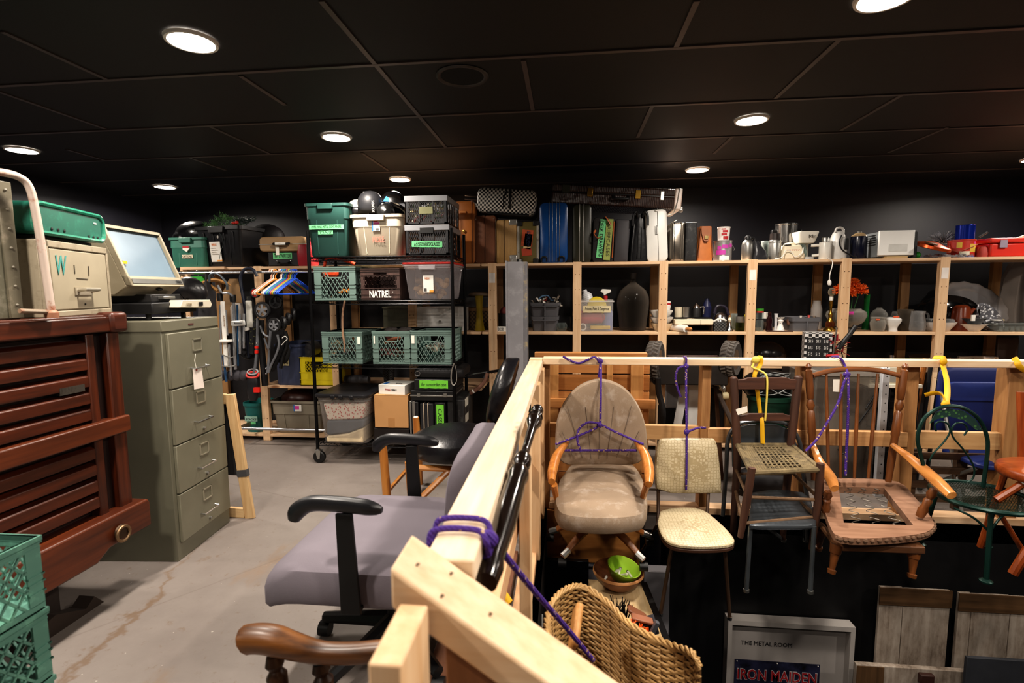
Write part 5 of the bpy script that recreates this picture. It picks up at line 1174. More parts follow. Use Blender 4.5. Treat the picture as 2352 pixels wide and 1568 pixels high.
B().lathe([(.045, H*.8), (.04, H*.92), (.012, H*.98)], 16, c=(0, .1, 0)).go('drive_collar', CRM, t); B().box(-.06, -.02, .02, .06, H*.79, H*.83).go('switch', M_DARK, t)
text('PRESTO', .10, .016, mat('b23a34'), t, (0, -.004+.02, H*.5), rx=PI/2-.25, name='red_lettering')
for s in (-1, 1): B().box(s*W*.3-.015, s*W*.3+.015, .02, .16, 0, .01).go('foot', mat('8a7456'), t)
B().tube(spline([(-.15, -.02, .006), (-.10, -.02, .02), (-.07, -.01, .07), (-.03, -.01, .06), (0, -.01, .02), (.05, -.008, .05), (.06, .0, .09)], 5), .0035, 6).go('cord', M_WHITE, t)
t, W, H = S('coffee_maker', 'white drip coffee maker with a glass jug', 'coffee maker', (1836, 530, 1885, 592), 4.19, ST)
WA = mat('dedad0', .4, var=.03)
B().loft([[(x, y+.1, z) for x, y in rrect(W*k, .17*k, .025)] for z, k in ((H*.60, .72), (H*.66, .80), (H*.96, 1.0), (H, .98))]).go('filter_housing', WA, t); B().box(-W*.36, W*.34, .14, .19, .02, H*.62).go('back_column', WA, t, bevel=.006)
B().loft([[(x, y+.09, z) for x, y in rrect(W*.66, .18, .05)] for z in (0, .022)]).go('hot_plate_base', mat('b8b8b6', .4), t)
B().lathe([(W*.2, .025), (W*.25, .06), (W*.24, H*.36), (W*.16, H*.52), (W*.18, H*.56)], 18, c=(-.03, .07, 0), cap=False).go('glass_jug', glass(), t, solid=.003); B().tube(spline([(.03, .05, H*.5), (.09, .03, H*.48), (.09, .03, H*.2), (.04, .05, H*.14)], 5), .011, 8).go('jug_handle', WA, t)
text('Mr', .05, .025, mat('4a443c'), t, (.02, .012, H*.82), name='lettering')
t, W, H = lathe_item('storage_jar', 'white ceramic canister with a steel lid', 'jar', (1888, 544, 1915, 590), 4.17, ST, [(.97, 0), (1, .02), (1, .76), (.95, .78)], mat('d6d3cb', .35), parts=(('steel_lid', [(.62, .78), (.62, .97), (.55, 1)], M_STEEL),))
t, W, H = S('electric_iron', 'white upright steam iron with a black cord', 'iron', (1913, 521, 1958, 589), 4.2, ST)
B().loft([[(x*k+dx, y*k+.07, z) for x, y in rrect(W*.8, .13, .05)] for z, k, dx in ((0, 1, 0), (H*.4, 1, 0), (H*.65, .9, 0), (H*.84, .62, .0), (H*.9, .4, 0))]).go('iron_body', mat('cfcdc9', .35), t)
B().tube(spline([(-W*.22, .05, H*.86), (-W*.18, .05, H*.96), (.0, .05, H*1.0), (W*.16, .05, H*.95), (W*.2, .05, H*.84)], 5), .009, 9).go('handle', mat('cfcdc9', .35), t)
B().tube(spline([(-.01, -.0, H*.75), (-.03, -.012, H*.55), (-.01, -.015, H*.3), (.05, -.02, .03), (.10, -.02, .008)], 5), .005, 7).go('cord', M_BLK, t); B().box(.015, .045, -.004, .006, H*.30, H*.65).go('dark_slot', M_DARK, t, bevel=.008)
t, W, H = lathe_item('thermos', 'dark blue vacuum flask with a beige shoulder and steel cap', 'flask', (1964, 528, 2000, 588), 4.2, ST, [(.95, 0), (1, .02), (1, .78), (.97, .8)], mat('10142a', .25), parts=(('shoulder', [(.97, .79), (.9, .84), (.4, .93)], mat('b59a74', .4)), ('cap', [(.3, .92), (.32, .98), (.2, 1.0)], M_STEEL)), grp='steel flasks on the top shelf')
t = thing('toaster_oven', 'white boxy bread toaster with vented dark side', 'toaster', (0, 0, ST)); a, c = P(2021, 530, Y=4.15), P(2103, 530, Y=4.15)
t.location = ((a.x+c.x)/2, 4.15, ST); W = c.x-a.x; H = P(2060, 529, Y=4.15).z-ST
B().box(-W/2, W/2, 0, .02, .022, H).go('front_panel', mat('fbfbf8', .35, var=.02), t, bevel=.004); B().box(-W/2+.004, W/2-.004, .02, .30, .012, H-.006).go('case', mat('8e9396', .4), t, bevel=.006)
B().box(W/2-.006, W/2+.02, .0, .30, .006, H-.01).go('black_side', M_BLK, t, bevel=.004)
for k in range(5): B().box(-W/2+.002, -W/2+.0045, .05, .25, H*.5+k*.018, H*.5+k*.018+.005).go('vent_slot', M_DARK, t)
B().box(-W*.22, W*.30, -.002, 0, .05, .105).go('crumb_door', mat('dcdcd8', .35), t, bevel=.001); B().box(-W*.3, W*.3, -.012, .1, 0, .014).go('wood_slip', mat('c8a878', .6), t)
for x in (-W*.4, W*.4): B().box(x-.015, x+.015, .05, .25, 0, .014).go('foot', M_DARK, t)
t = thing('copper_pan', 'orange copper toned lid lying tilted right of the white toaster', 'lid', tuple(P(2140, 570, Y=4.2))); t.rotation_euler = (.25, .22, 0)
B().lathe([(.02, .05), (.10, .028), (.115, .02), (.118, .0), (.112, -.004), (.001, -.002)], 28).go('pan_body', mat('c2501e', .3, .6), t)
B().box(-.10, -.04, -.12, -.05, .03, .042).go('brown_rest', mat('6a4a30', .5), t, bevel=.01)
t = thing('green_ball', 'small bright green ball beside the toaster', 'ball', (P(2107, 577, Y=4.19).x, 4.19, ST+.024)); B().sph((0, 0, 0), .024, 14, 10).go('ball', mat('2f9a3a', .4), t)
t = thing('feather_duster', 'silver and black feather duster head behind the copper lid', 'duster', tuple(P(2165, 558, Y=4.35)))
b = B()
for k in range(260):
    a = rnd.random()*6.28; e = rnd.random()*1.2-.1; d = Vector((math.cos(a)*math.cos(e), math.sin(a)*math.cos(e)*.6, math.sin(e))); l = .07+rnd.random()*.04
    b.bar(d*.01, Vector((d.x*l*1.2, d.y*l, d.z*l)), .004, .002, w2=.001)
b.go('bristles', mat('8f8f94', .3, .5, var=.7, ns=40), t)['kind'] = 'stuff'
t = thing('foil_wrap', 'crumpled strip of clear plastic wrap at the shelf edge', 'plastic wrap', (P(2190, 580, Y=4.16).x, 4.17, ST+.002))
b = B(); hs = [[rnd.random()*.028 for _ in range(9)] for _ in range(25)]
b.grid(lambda u, v: ((u-.5)*.30, v*.09, hs[int(u*24)][int(v*8)]*(1 if 0 < v < 1 else .2)), 24, 8).go('wrap', glass('e8e8ea', .7, .5, rough=.15), t)
t, W, H = lathe_item('biscuit_tin', 'red and yellow printed tin with a wire handle at the right', 'tin', (2199, 549, 2254, 585), 4.2, ST, [(.97, 0), (1, .02), (1, .92), (1.03, .94), (1.03, 1), (.9, 1)], mat('c23a2c', .4))
for z0_, z1_, a, bb, cc in ((.3, .75, -1.5, -.7, 'd8b84a'), (.15, .35, -2.3, -1.5, 'e0dcc8'), (.02, .12, -2.4, -.9, '4a5ab0'), (.55, .85, -2.5, -2.1, 'd8b84a'), (.72, .88, -1.1, -.8, 'c8508a')): B().lathe([(W/2*1.005, z0_*H), (W/2*1.005, z1_*H)], 8, c=(0, W/2, 0), cap=False, a0=a, a1=bb).go('printed_patch', mat(cc, .5), t)
B().tube(spline([(-W*.5, W/2, H*.85), (-W*.6, .05, H*.5), (-W*.5, -.01, H*.35), (0, -.02, H*.55), (W*.3, -.01, H*.7)], 5), .003, 6).go('wire_handle', mat('a85a44'), t)
zz = ST+H
lathe_item('coffee_tin', 'glossy blue metal tin stacked on the red printed tin', 'tin', (2211, 515, 2250, 547), 4.22, zz+.001, [(.97, 0), (1, .02), (1, .97), (1.03, .98), (1.02, 1), (.94, 1), (.93, .1)], mat('1a34a0', .2, .5))
t, W, H = S('metal_cash_box', 'bright red hinged plastic case at the right edge of the top shelf', 'case', (2276, 542, 2368, 585), 4.17, ST)
RD = mat('cf3020', .4, var=.06)
B().box(-W/2, W/2, 0, .22, 0, H*.66).go('case_base', RD, t, bevel=.012); B().box(-W/2-.01, W/2+.005, -.008, .23, H*.68, H*.92).go('lid', RD, t, bevel=.01); B().box(-W*.30, -W*.12, -.014, -.006, H*.45, H*.82).go('clasp', mat('9c8fa0', .4), t)
t, W, H = S('red_pouch', 'dull red fabric pouch between the printed tin and the red case', 'pouch', (2255, 563, 2278, 585), 4.18, ST); B().loft([[(x, y+.05, z) for x, y in rrect(W*k, .09*k, .02)] for z, k in ((0, .9), (.02, 1), (H*.8, .85), (H, .5))]).go('pouch_body', mat('b0453c', .7), t)
t = thing('wood_strip', 'long pale wooden strip lying behind the red case', 'board', tuple(P(2310, 537, Y=4.45))); B(t).bar(P(2258, 576, Y=4.45), P(2420, 522, Y=4.45), .02, .03).go('strip', WPX, t)
t = thing('red_hand_tool', 'black handled steel skimmer leaning behind the blue tin', 'utensil', tuple(P(2258, 540, Y=4.4))); B(t).tube([P(2248, 545, Y=4.4), P(2268, 533, Y=4.4)], .008, 7).go('handle', M_BLK, t)

# ---------- middle shelf ----------
lathe_item('vase', 'tall slim mustard yellow vase', 'vase', (1087, 679, 1111, 762), 4.2, SM, [(.9, 0), (.95, .03), (.62, .35), (.55, .55), (.7, .9), (.78, 1), (.6, .99)], mat('a08a1e', .35, var=.08))
t, W, H = S('wicker_basket', 'dim brown woven basket behind the yellow vase', 'basket', (1076, 706, 1125, 762), 4.32, SM)
B().box(-W/2, W/2, 0, .2, 0, H).go('basket_body', checker('5a4426', '2c2012', 60), t, bevel=.006); B().box(-W/2-.004, W/2+.004, -.004, .204, H-.03, H).go('rim', mat('6a5030', .7), t)
t, W, H = S('grey_bin', 'dark grey plastic bin stacked on the brown woven basket', 'bin', (1068, 682, 1126, 705), 4.32, SM+H+.001); B().box(-W/2, W/2, 0, .2, 0, H).go('bin_body', mat('3c3c3e', .5), t, bevel=.006)
t2 = thing('tissue_heap', 'crumpled clear wrap heaped on the dark grey bin', 'wrap', tuple(t.location+Vector((0, .1, H+.01)))); B().sph((0, 0, .01), (.10, .08, .03), 16, 10).go('wrap', mat('6a5a4a', .3, var=.4, bump=.9, bs=20), t2)
t, W, H = S('black_pot', 'black cooking pot with red cloth on top, left of the grey column', 'pot', (1142, 720, 1180, 762), 4.2, SM); B().lathe([(W*.48, 0), (W*.5, .01), (W*.5, H*.92), (W*.52, H)], 20, c=(0, W/2, 0)).go('pot_body', M_BLK, t)
B().sph((0, W/2, H+.01), (W*.4, W*.4, .05), 12, 8).go('red_cloth', mat('6a2a28', .7, var=.3), t)
t2, W, H = S('small_box', 'small white printed box left of the grey column', 'box', (1141, 750, 1166, 762), 4.15, SM); B().box(-W/2, W/2, 0, .04, 0, H).go('carton', M_WHITE, t2); text('BOB', W*.5, H*.6, M_INK, t2, (-.01, -.001, H*.5), name='lettering')
t, W, H = S('storage_bin', 'grey plastic bin, the lower of two beside the grey column', 'bin', (1219, 727, 1284, 759), 4.2, SM, 'grey stacking bins')
GB = mat('5c5c60', .45, var=.06)
def gbin(t, W, H):
    B().loft([[(x, y+.11, z) for x, y in rrect(W*k, .21*k, .02)] for z, k in ((0, .86), (H*.76, .95), (H*.78, 1.0), (H, 1.02))]).go('bin_body', GB, t)
    for x in (-W*.02, W*.02): B().box(x-.002, x+.002, -.004, .01, .005, H*.95).go('rib', GB, t)
    B().box(-W*.42, W*.42, -.006, .004, H*.70, H*.76).go('ledge', GB, t)
gbin(t, W, H); z_ = SM+H
t, W, H = S('storage_bin', 'grey plastic bin full of papers, the upper of two', 'bin', (1216, 695, 1287, 727), 4.2, z_+.001, 'grey stacking bins'); gbin(t, W, H)
t2 = thing('paper_heap', 'crumpled pale papers and blue strap heaped in the upper grey bin', 'papers', tuple(t.location+Vector((.0, .1, H-.01))))
for k in range(9):
    x = -.1+.2*rnd.random(); q = B().at(Matrix.Translation((x, (rnd.random()-.5)*.12, .01+.02*rnd.random())) @ Matrix.Rotation(rnd.random()*2-1, 4, 'Y') @ Matrix.Rotation(rnd.random()*3, 4, 'Z'))
    q.grid(lambda u, v: ((u-.5)*.1, (v-.5)*.07, .012*math.sin(u*9+k)*math.cos(v*7)), 6, 5).go('crumpled_paper', mat(('d8d2c8', 'c8b8a8', 'a83a34')[0 if k < 6 else k % 3], .8), t2)
B().tube(spline([(-.06, 0, .03), (-.03, 0, .06), (.02, 0, .065), (.05, 0, .03), (.09, 0, .03)], 5), .006, 7).go('blue_strap', mat('5a7a9a', .6), t2)
t, W, H = lathe_item('glass_ashtray', 'clear cut glass dish on its side beside the grey bins', 'dish', (1277, 742, 1303, 761), 4.18, SM, [(.7, 0), (1, .3), (1, .7), (.8, 1), (.6, .9), (.5, .3)], glass())
lathe_item('mug', 'dark glazed mug left of the plastic cleaning box', 'mug', (1303, 727, 1318, 761), 4.2, SM, [(.9, 0), (1, .1), (1, 1), (.9, 1), (.88, .1)], mat('161618', .2))
t, W, H = S('plastic_box', 'clear plastic box of cleaning products with a paper tape label', 'box', (1334, 688, 1408, 760), 4.17, SM); D = .26
b = B(); b.box(-W/2, W/2, 0, .003, 0, H).box(-W/2, W/2, D-.003, D, 0, H).box(-W/2, -W/2+.003, .003, D-.003, 0, H).box(W/2-.003, W/2, .003, D-.003, 0, H).box(-W/2, W/2, .003, D-.003, 0, .003)
b.go('box_body', cloudy('c6c2be', .22), t); B().box(-W/2-.008, W/2+.008, -.006, .004, H-.02, H-.008).go('rim', cloudy('d8d4d0', .5), t)
tape(t, W*.86, .055, H*.70, mat('c9bd9a', .8), 'Poisons, Paint & Dangerous')
o0 = t.location
q = thing('cleaning_bottle', 'red plastic bottle lying in the clear cleaning box', 'bottle', tuple(o0+Vector((-.04, .08, .11)))); B().lathe([(.05, -.10), (.055, -.08), (.055, .08), (.02, .11)], 16, axis='x').go('bottle_body', mat('b8404a', .4), q)
q = thing('yellow_plate', 'round yellow lid standing in the clear cleaning box', 'lid', tuple(o0+Vector((-.0, .05, .20)))); B().lathe([(.075, -.008), (.08, 0), (.07, .008), (.001, .008)], 24, axis='y').go('disc', mat('d8c02a', .45), q)
q = thing('blue_bottle', 'pale blue bottle at the right in the clear cleaning box', 'bottle', tuple(o0+Vector((.09, .1, .004)))); B().lathe([(.04, 0), (.045, .02), (.045, .15), (.02, .18)], 14).go('bottle_body', mat('7a86b8', .4), q)
q = thing('yellow_tube', 'flat yellow tube at the bottom of the clear cleaning box', 'tube', tuple(o0+Vector((.02, .03, .03)))); B().box(-.07, .09, -.015, .015, -.015, .015).go('tube_body', mat('c8a83a', .5), q, bevel=.006)
q = thing('tape_roll', 'white roll of tape in the front corner of the clear cleaning box', 'tape roll', tuple(o0+Vector((-.11, .04, .034)))); B().lathe([(.02, -.01), (.03, -.01), (.03, .01), (.02, .01), (.02, -.01)], 20, axis='y', cap=False).go('roll', M_WHITE, q)
q = thing('white_bottle', 'white ribbed bottle leaning out of the clear cleaning box', 'bottle', tuple(P(1356, 702, Y=4.27))); q.rotation_euler = (0, -.38, 0); B().lathe([(.042, -.09), (.045, -.08), (.045, .09), (.03, .11), (.02, .12), (.02, .14)], 18).go('bottle_body', banded('b8bcc0', 'd8dadc', 'z', 22, .4, .1, distort=0), q)
q = thing('spray_bottle', 'clear spray bottle with a red and white trigger in the cleaning box', 'spray bottle', tuple(P(1391, 690, Y=4.3)))
B().lathe([(.03, -.2), (.032, -.02), (.014, .0), (.013, .02)], 14).go('bottle_body', glass('d8c860', .8), q); B().lathe([(.016, .0), (.017, .035), (.012, .04)], 12).go('red_collar', M_RED, q)
B().prism([(-.045, .075), (-.03, .095), (.04, .09), (.045, .07), (.01, .055), (-.015, .04), (-.02, .06)], -.012, .012).go('trigger_head', M_WHITE, q, bevel=.003)
t, W, H = lathe_item('demijohn', 'large round dusty glass demijohn with a narrow corked neck', 'demijohn', (1420, 640, 1497, 758), 4.17, SM, [(.72, 0), (.80, .015), (.88, .2), (.97, .42), (1.0, .55), (.96, .66), (.78, .78), (.45, .87), (.2, .93), (.16, .96), (.16, .995), (.2, 1.0)], glass('a89c90', .62, .12, rough=.12), part='glass_body', n=32)
B().lathe([(.022, H), (.026, H+.02), (.026, H+.05)], 12, c=(0, W/2, 0)).go('cork', mat('2a2420', .7), t)
def boxstack(label, px, Y, zb): pass
z_ = SM
for k, lab in enumerate(('cream foam tray, lowest of the leaning stack', 'white foam tray, second in the leaning stack', 'white foam takeout box at the top of the leaning stack')):
    pxb = ((1502, 743, 1546, 759), (1499, 729, 1548, 744), (1498, 713, 1547, 730))[k]
    t, W, H = S('takeout_tray', lab, 'tray', pxb, 4.18, z_, 'foam trays by the shelf post'); B().loft([[(x, y+.09, z) for x, y in rrect(W*q, .17*q, .03)] for z, q in ((0, .72), (H*.8, 1.0), (H, 1.02), (H, .96), (.006, .7))]).go('tray_body', mat(('d9c3a2', 'e2ddd6', 'e4e1da')[k], .6), t); z_ += H+.001
    t.rotation_euler = (0, 0, 0)
t, W, H = lathe_item('takeout_cup', 'stacked white cups with a red band on top of the foam trays', 'cup', (1524, 692, 1543, 712), 4.25, z_+.0, [(.8, 0), (1, .5), (.85, .52), (1.0, 1)], M_WHITE); B().lathe([(W*.455, H*.6), (W*.485, H*.8)], 18, c=(0, W/2, 0), cap=False).go('red_band', M_RED, t)
t = thing('rolling_pin', 'white and wood rolling pin lying by the foam trays', 'rolling pin', (P(1555, 748, Y=4.17).x, 4.2, SM+.028)); t.rotation_euler = (0, 0, -1.1)
B().lathe([(.001, -.12), (.028, -.118), (.028, .118), (.001, .12)], 14, axis='x').go('roller', M_WHITE, t); B().lathe([(.001, .12), (.012, .122), (.016, .17), (.001, .19)], 12, axis='x').go('handle', mat('b07840', .5), t); B().lathe([(.001, -.19), (.016, -.17), (.012, -.122), (.001, -.12)], 12, axis='x').go('handle', mat('b07840', .5), t)
t, W, H = S('carton', 'brown open front carton under the cream hotplate', 'box', (1568, 746, 1637, 760), 4.17, SM)
b = B(); b.box(-W/2, W/2, 0, .22, 0, .004).box(-W/2, W/2, 0, .22, H-.004, H).box(-W/2, -W/2+.006, 0, .22, 0, H).box(W/2-.006, W/2, 0, .22, 0, H).box(-W/2, W/2, .216, .22, 0, H).go('carton_shell', mat('5f4632', .8), t)
t, W, H = S('hot_plate', 'cream two burner electric hotplate on the brown carton', 'hotplate', (1550, 729, 1639, 745.5), 4.16, SM+H+.001)
B().box(-W/2, W/2, 0, .22, 0, H*.75).go('housing', CRM, t, bevel=.006); B().box(W*.17, W*.18, -.001, .0, 0, H*.7).go('seam', M_DARK, t)
for x in (-.10, .09): B().lathe([(.07, H*.75), (.075, H*.85), (.05, H*.95), (.01, H*.9)], 20, c=(x, .11, 0)).go('burner', M_BLK, t)
zt2 = t.location.z+H*.95+.001
lathe_item('food_tin', 'cream tin canister on the hotplate', 'tin', (1551, 705, 1568, 728), 4.24, zt2, [(1, 0), (1, .93), (1.03, .94), (1.03, 1)], mat('c9bfa8', .4)); lathe_item('food_tin', 'bare steel can on the hotplate', 'tin', (1569, 705, 1585, 728), 4.24, zt2, [(1, 0), (1, .95), (1.04, 1)], M_STEEL)
t, W, H = lathe_item('percolator', 'black coffee pot with a chrome lid on the hotplate', 'coffee pot', (1591, 696, 1613, 729), 4.24, zt2, [(1, 0), (.95, .6), (.9, .65)], M_BLK, parts=(('chrome_lid', [(.9, .65), (.7, .8), (.2, .95), (.1, 1)], M_CHROME),)); B().tube(spline([(W*.4, W/2, H*.7), (W*.8, W/2, H*.7), (W*.75, W/2, H*.2)], 5), .007, 7).go('handle', M_CHROME, t)
lathe_item('blender_jar', 'dark blue lidded jug behind the hotplate', 'jug', (1615, 685, 1637, 762), 4.42, SM, [(.8, 0), (.9, .5), (1, .72), (.8, .76), (.7, .85), (.3, 1)], mat('20254a', .4))
t, W, H = lathe_item('kettle', 'polished steel kettle with a purple black handle', 'kettle', (1641, 716, 1674, 761), 4.32, SM, [(.9, 0), (1, .1), (1, .45), (.8, .8), (.4, .95), (.1, 1)], M_CHROME); B().tube(spline([(-W*.4, W/2, H*.9), (-W*.2, W/2, H*1.3), (W*.35, W/2, H*1.25), (W*.62, W/2, H*.8)], 5), .013, 8).go('handle', mat('241f30', .4), t)
t, W, H = S('plastic_basket', 'small black slotted basket in front of the steel kettle', 'basket', (1640, 741, 1669, 761), 4.17, SM); B().box(-W/2, W/2, 0, .1, 0, H).go('basket_body', checker('0f0f10', '4a4a4a', 80), t, bevel=.003); B().tube(spline([(-.05, .05, H), (0, .02, H+.03), (.05, .03, H+.015)], 4), .008, 7).go('white_item', M_WHITE, t)
t, W, H = lathe_item('brass_bell', 'little chrome hotel bell shaped ornament with a cream knob', 'ornament', (1670, 729, 1686, 761), 4.17, SM, [(1, 0), (1, .1), (.7, .3), (.3, .5), (.3, .7)], M_CHROME, parts=(('cream_knob', [(.3, .7), (.55, .82), (.3, 1)], CRM),))
t, W, H = lathe_item('glass_jar', 'olive glass jar with a brushed steel lid', 'jar', (1693, 727, 1713, 760), 4.18, SM, [(.92, 0), (1, .05), (1, .55), (.9, .6)], glass('8a8a4a', .6), parts=(('steel_lid', [(.98, .6), (1, .62), (1, .98), (.9, 1)], M_STEEL),))
lathe_item('drinking_glass', 'plain clear tumbler left of the steel lidded jar', 'glass', (1681, 720, 1695, 760), 4.34, SM, [(.8, 0), (1, 1)], glass(), solid=.003)
t, W, H = lathe_item('lemon', 'yellow plastic lemon beside the shelf post', 'lemon', (1711, 719, 1724, 733), 4.3, SM+.07, [(.1, 0), (.8, .2), (1, .5), (.8, .8), (.1, 1)], mat('d8c828', .4))
lathe_item('spice_tin', 'brown canister supporting the yellow lemon', 'tin', (1708, 733, 1724, 761), 4.3, SM, [(1, 0), (1, 1)], mat('6a5440', .5))
t, W, H = lathe_item('spice_jar', 'clear jar with a green and red lid right of the shelf post', 'jar', (1740, 709, 1757, 736), 4.22, SM+.095, [(.95, 0), (1, .6), (.95, .65)], glass(), parts=(('red_collar', [(.98, .62), (.98, .78)], M_RED), ('green_lid', [(1, .78), (1, 1)], mat('3a8a2c', .4))))
lathe_item('glass_canister', 'square clear canister under the green lidded jar', 'canister', (1739, 736, 1757, 761), 4.2, SM, [(1, 0), (1, .1), (1, .92), (.9, 1)], glass(), n=4)
t, W, H = lathe_item('glass_bottle', 'dark red glass figurine bottle on the middle shelf', 'bottle', (1762, 717, 1779, 760), 4.18, SM, [(.9, 0), (1, .1), (.7, .35), (.9, .55), (.45, .8), (.5, .95), (.2, 1)], mat('2a1214', .12))
lathe_item('bud_vase', 'slim white china vase beside the dark red bottle', 'vase', (1779, 720, 1789, 760), 4.2, SM, [(1, 0), (.6, .3), (.8, .9), (1, 1)], mat('c9c8c8', .3))
lathe_item('white_box_tin', 'white square tin behind the dark red bottle', 'tin', (1753, 717, 1766, 740), 4.36, SM+.09, [(1, 0), (1, 1)], M_WHITE, n=4); lathe_item('brown_jar', 'brown jar holding up the white square tin', 'jar', (1752, 739, 1767, 761), 4.36, SM, [(1, 0), (1, 1)], mat('4a3a30', .5))
lathe_item('candlestick', 'white porcelain candlestick with a dark floral pattern', 'candlestick', (1786, 729, 1808, 760), 4.16, SM, [(1, 0), (.9, .08), (.5, .45), (.4, .6), (.6, .75), (.4, .85), (.8, 1), (.6, 1)], spots('e6e2dc', '3a4a4a', 60, .22, .3))
t, W, H = S('cutlery_tray', 'grey plastic caddy filled with small bottles', 'tray', (1822, 729, 1886, 759), 4.17, SM); B().loft([[(x, y+.12, z) for x, y in rrect(W*q, .23*q, .02)] for z, q in ((0, .9), (H*.7, .97), (H*.72, 1.05), (H, 1.06), (H, 1.0), (.006, .86))]).go('tray_body', GB, t); B().box(-.003, .003, -.004, .01, .005, H*.9).go('rib', GB, t)
o0 = t.location
for k, (dx, hh, cc) in enumerate(((-.10, .06, '6a4a3a'), (-.05, .05, '2a2a2a'), (-.01, .07, 'd8d2c8'), (.03, .06, '4a4a4a'), (.05, .075, 'c8504a'), (.09, .065, '8a7a6a'))):
    q = thing('small_bottle', ('brown', 'black', 'white', 'grey', 'red', 'tan')[k]+' topped little bottle standing in the grey caddy', 'bottle', tuple(o0+Vector((dx, .09, H*.45))), 0, 'bottles in the grey caddy'); B().lathe([(.014, 0), (.016, hh*.6), (.008, hh*.8), (.010, hh)], 10).go('bottle_body', mat(cc, .4), q)
t, W, H = S('wood_tray', 'flat dark wooden tray at the shelf edge left of the grey caddy', 'tray', (1762, 751, 1822, 763), 4.135, SM-.002); t.location.z = SM; B().box(-W/2, W/2, 0, .02, 0, .010).go('tray_base', mat('4a2c22', .5), t, bevel=.002)
lathe_item('frosted_jar', 'tall frosted glass jar at the back of the middle shelf', 'jar', (1868, 690, 1893, 762), 4.42, SM, [(.95, 0), (1, .05), (1, .7), (.7, .9), (.7, 1)], cloudy('b8b4b0', .5))
t, W, H = lathe_item('table_lamp', 'brass table lamp with a bare clear bulb', 'lamp', (1900, 690, 1929, 759), 4.16, SM, [(1, 0), (1, .04), (.7, .12), (.35, .18), (.6, .3), (.3, .42), (.3, .5), (.4, .55), (.2, .62), (.2, .8), (.28, .82), (.28, 1)], mat('a07c34', .25, .9), part='lamp_base')
B().lathe([(.014, H), (.014, H+.03)], 12, c=(0, W/2, 0)).go('socket', M_WHITE, t); B().sph((0, W/2, H+.065), (.026, .026, .034), 14, 10).go('bulb', glass('fff4e0', .9, .2), t)
B().sph((0, W/2, H*.22), (.032, .032, .04), 14, 10).go('glass_ball', glass('c8784a', .7, .3), t)
# flowers
t, W, H = lathe_item('flower_vase', 'tall green glass vase behind the punch bowl', 'vase', (1986, 676, 2001, 760), 4.36, SM, [(1.1, 0), (1, .05), (.75, .6), (.85, 1)], mat('1f6a34', .15), part='vase_body')
t = thing('artificial_flowers', 'bunch of bright orange artificial flowers behind the shelf post', 'flowers', (P(1955, 665, Y=4.34).x, 4.34, SM+.13))
OF = mat('ee6a1c', .6, var=.25, ns=30)
for cxp, cyp, rr in ((1932, 668, 18), (1960, 655, 17), (1975, 668, 17), (1950, 673, 16), (1943, 657, 12)):
    c = P(cxp, cyp, Y=4.32+rnd.random()*.04)-t.location; b = B(); R_ = rr*4.3/1175
    for k in range(190):
        a = rnd.random()*6.28; e = math.asin(rnd.random()*1.5-.5) ; d = Vector((math.cos(a)*math.cos(e), math.sin(a)*math.cos(e), math.sin(e)))
        b.bar(c+d*.01, c+d*R_*(.75+.3*rnd.random()), .010, .004, w2=.008)
    b.go('flower_head', OF, t)
    B().tube([c, (c.x*.3, 0, 0)], .004, 6).go('stem', mat('2c5a2c', .6), t)
lathe_item('tumbler', 'dark green tumbler holding the orange flower stems', 'glass', (1947, 715, 1963, 762), 4.34, SM, [(.8, 0), (1, 1)], mat('1c3a24', .2))
CG_ = glass('e4e0d8', .8, .5, rough=.1)
t, W, H = lathe_item('punch_bowl', 'large footed cut glass punch bowl with a pink sticker', 'bowl', (1921, 710, 2010, 759), 4.17, SM, [(.36, 0), (.30, .06), (.18, .12), (.5, .2), (.85, .4), (1.0, .68), (.96, .85), (.72, .97), (.70, 1.0)], CG_, part='bowl', n=30, solid=.004)
B().lathe([(W*.49, H*.74), (W*.49, H*.90)], 6, c=(0, W/2, 0), cap=False, a0=-PI/2-.45, a1=-PI/2-.1).go('pink_sticker', mat('e040b0', .6), t)
t, W, H = lathe_item('cut_glass_vase', 'squat cut glass vase with an orange sticker, right of the punch bowl', 'vase', (2009, 729, 2043, 760), 4.165, SM, [(.75, 0), (.8, .04), (1, .6), (.8, .85), (.95, 1)], CG_, solid=.004); B().box(-.04, -.012, .008, .012, H*.8, H*.9).go('orange_sticker', mat('d8603a'), t)
lathe_item('glass_lampshade', 'ribbed clear glass lampshade behind the squat vase', 'lampshade', (2010, 707, 2049, 760), 4.30, SM, [(1, 0), (1, .55), (.9, .72), (.6, .88), (.25, .96), (.3, 1)], glass('d8d6d0', .7, .35), solid=.004)
t, W, H = lathe_item('milk_glass_vase', 'opaque white pinched glass vase with an orange sticker', 'vase', (2043, 729, 2079, 761), 4.16, SM, [(.6, 0), (.55, .2), (.6, .35), (.98, .7), (1, .85), (.85, .95), (.5, 1)], mat('d8d6d2', .25)); B().box(-.02, .02, W/2-.04, W/2-.036, H*.98, H*1.10).go('orange_sticker', mat('d8603a'), t)
lathe_item('glass_candle_shade', 'plain glass globe behind the white vase', 'shade', (2050, 715, 2068, 762), 4.4, SM, [(.9, 0), (1, .6), (.5, 1)], glass('c8c4c0', .7, .3), solid=.003)
lathe_item('flared_glass_vase', 'smoky flared glass vase beside the shelf post', 'vase', (2072, 711, 2106, 761), 4.22, SM, [(.8, 0), (.85, .5), (.7, .7), (1.0, 1)], glass('b8aa98', .6, .35), solid=.004)
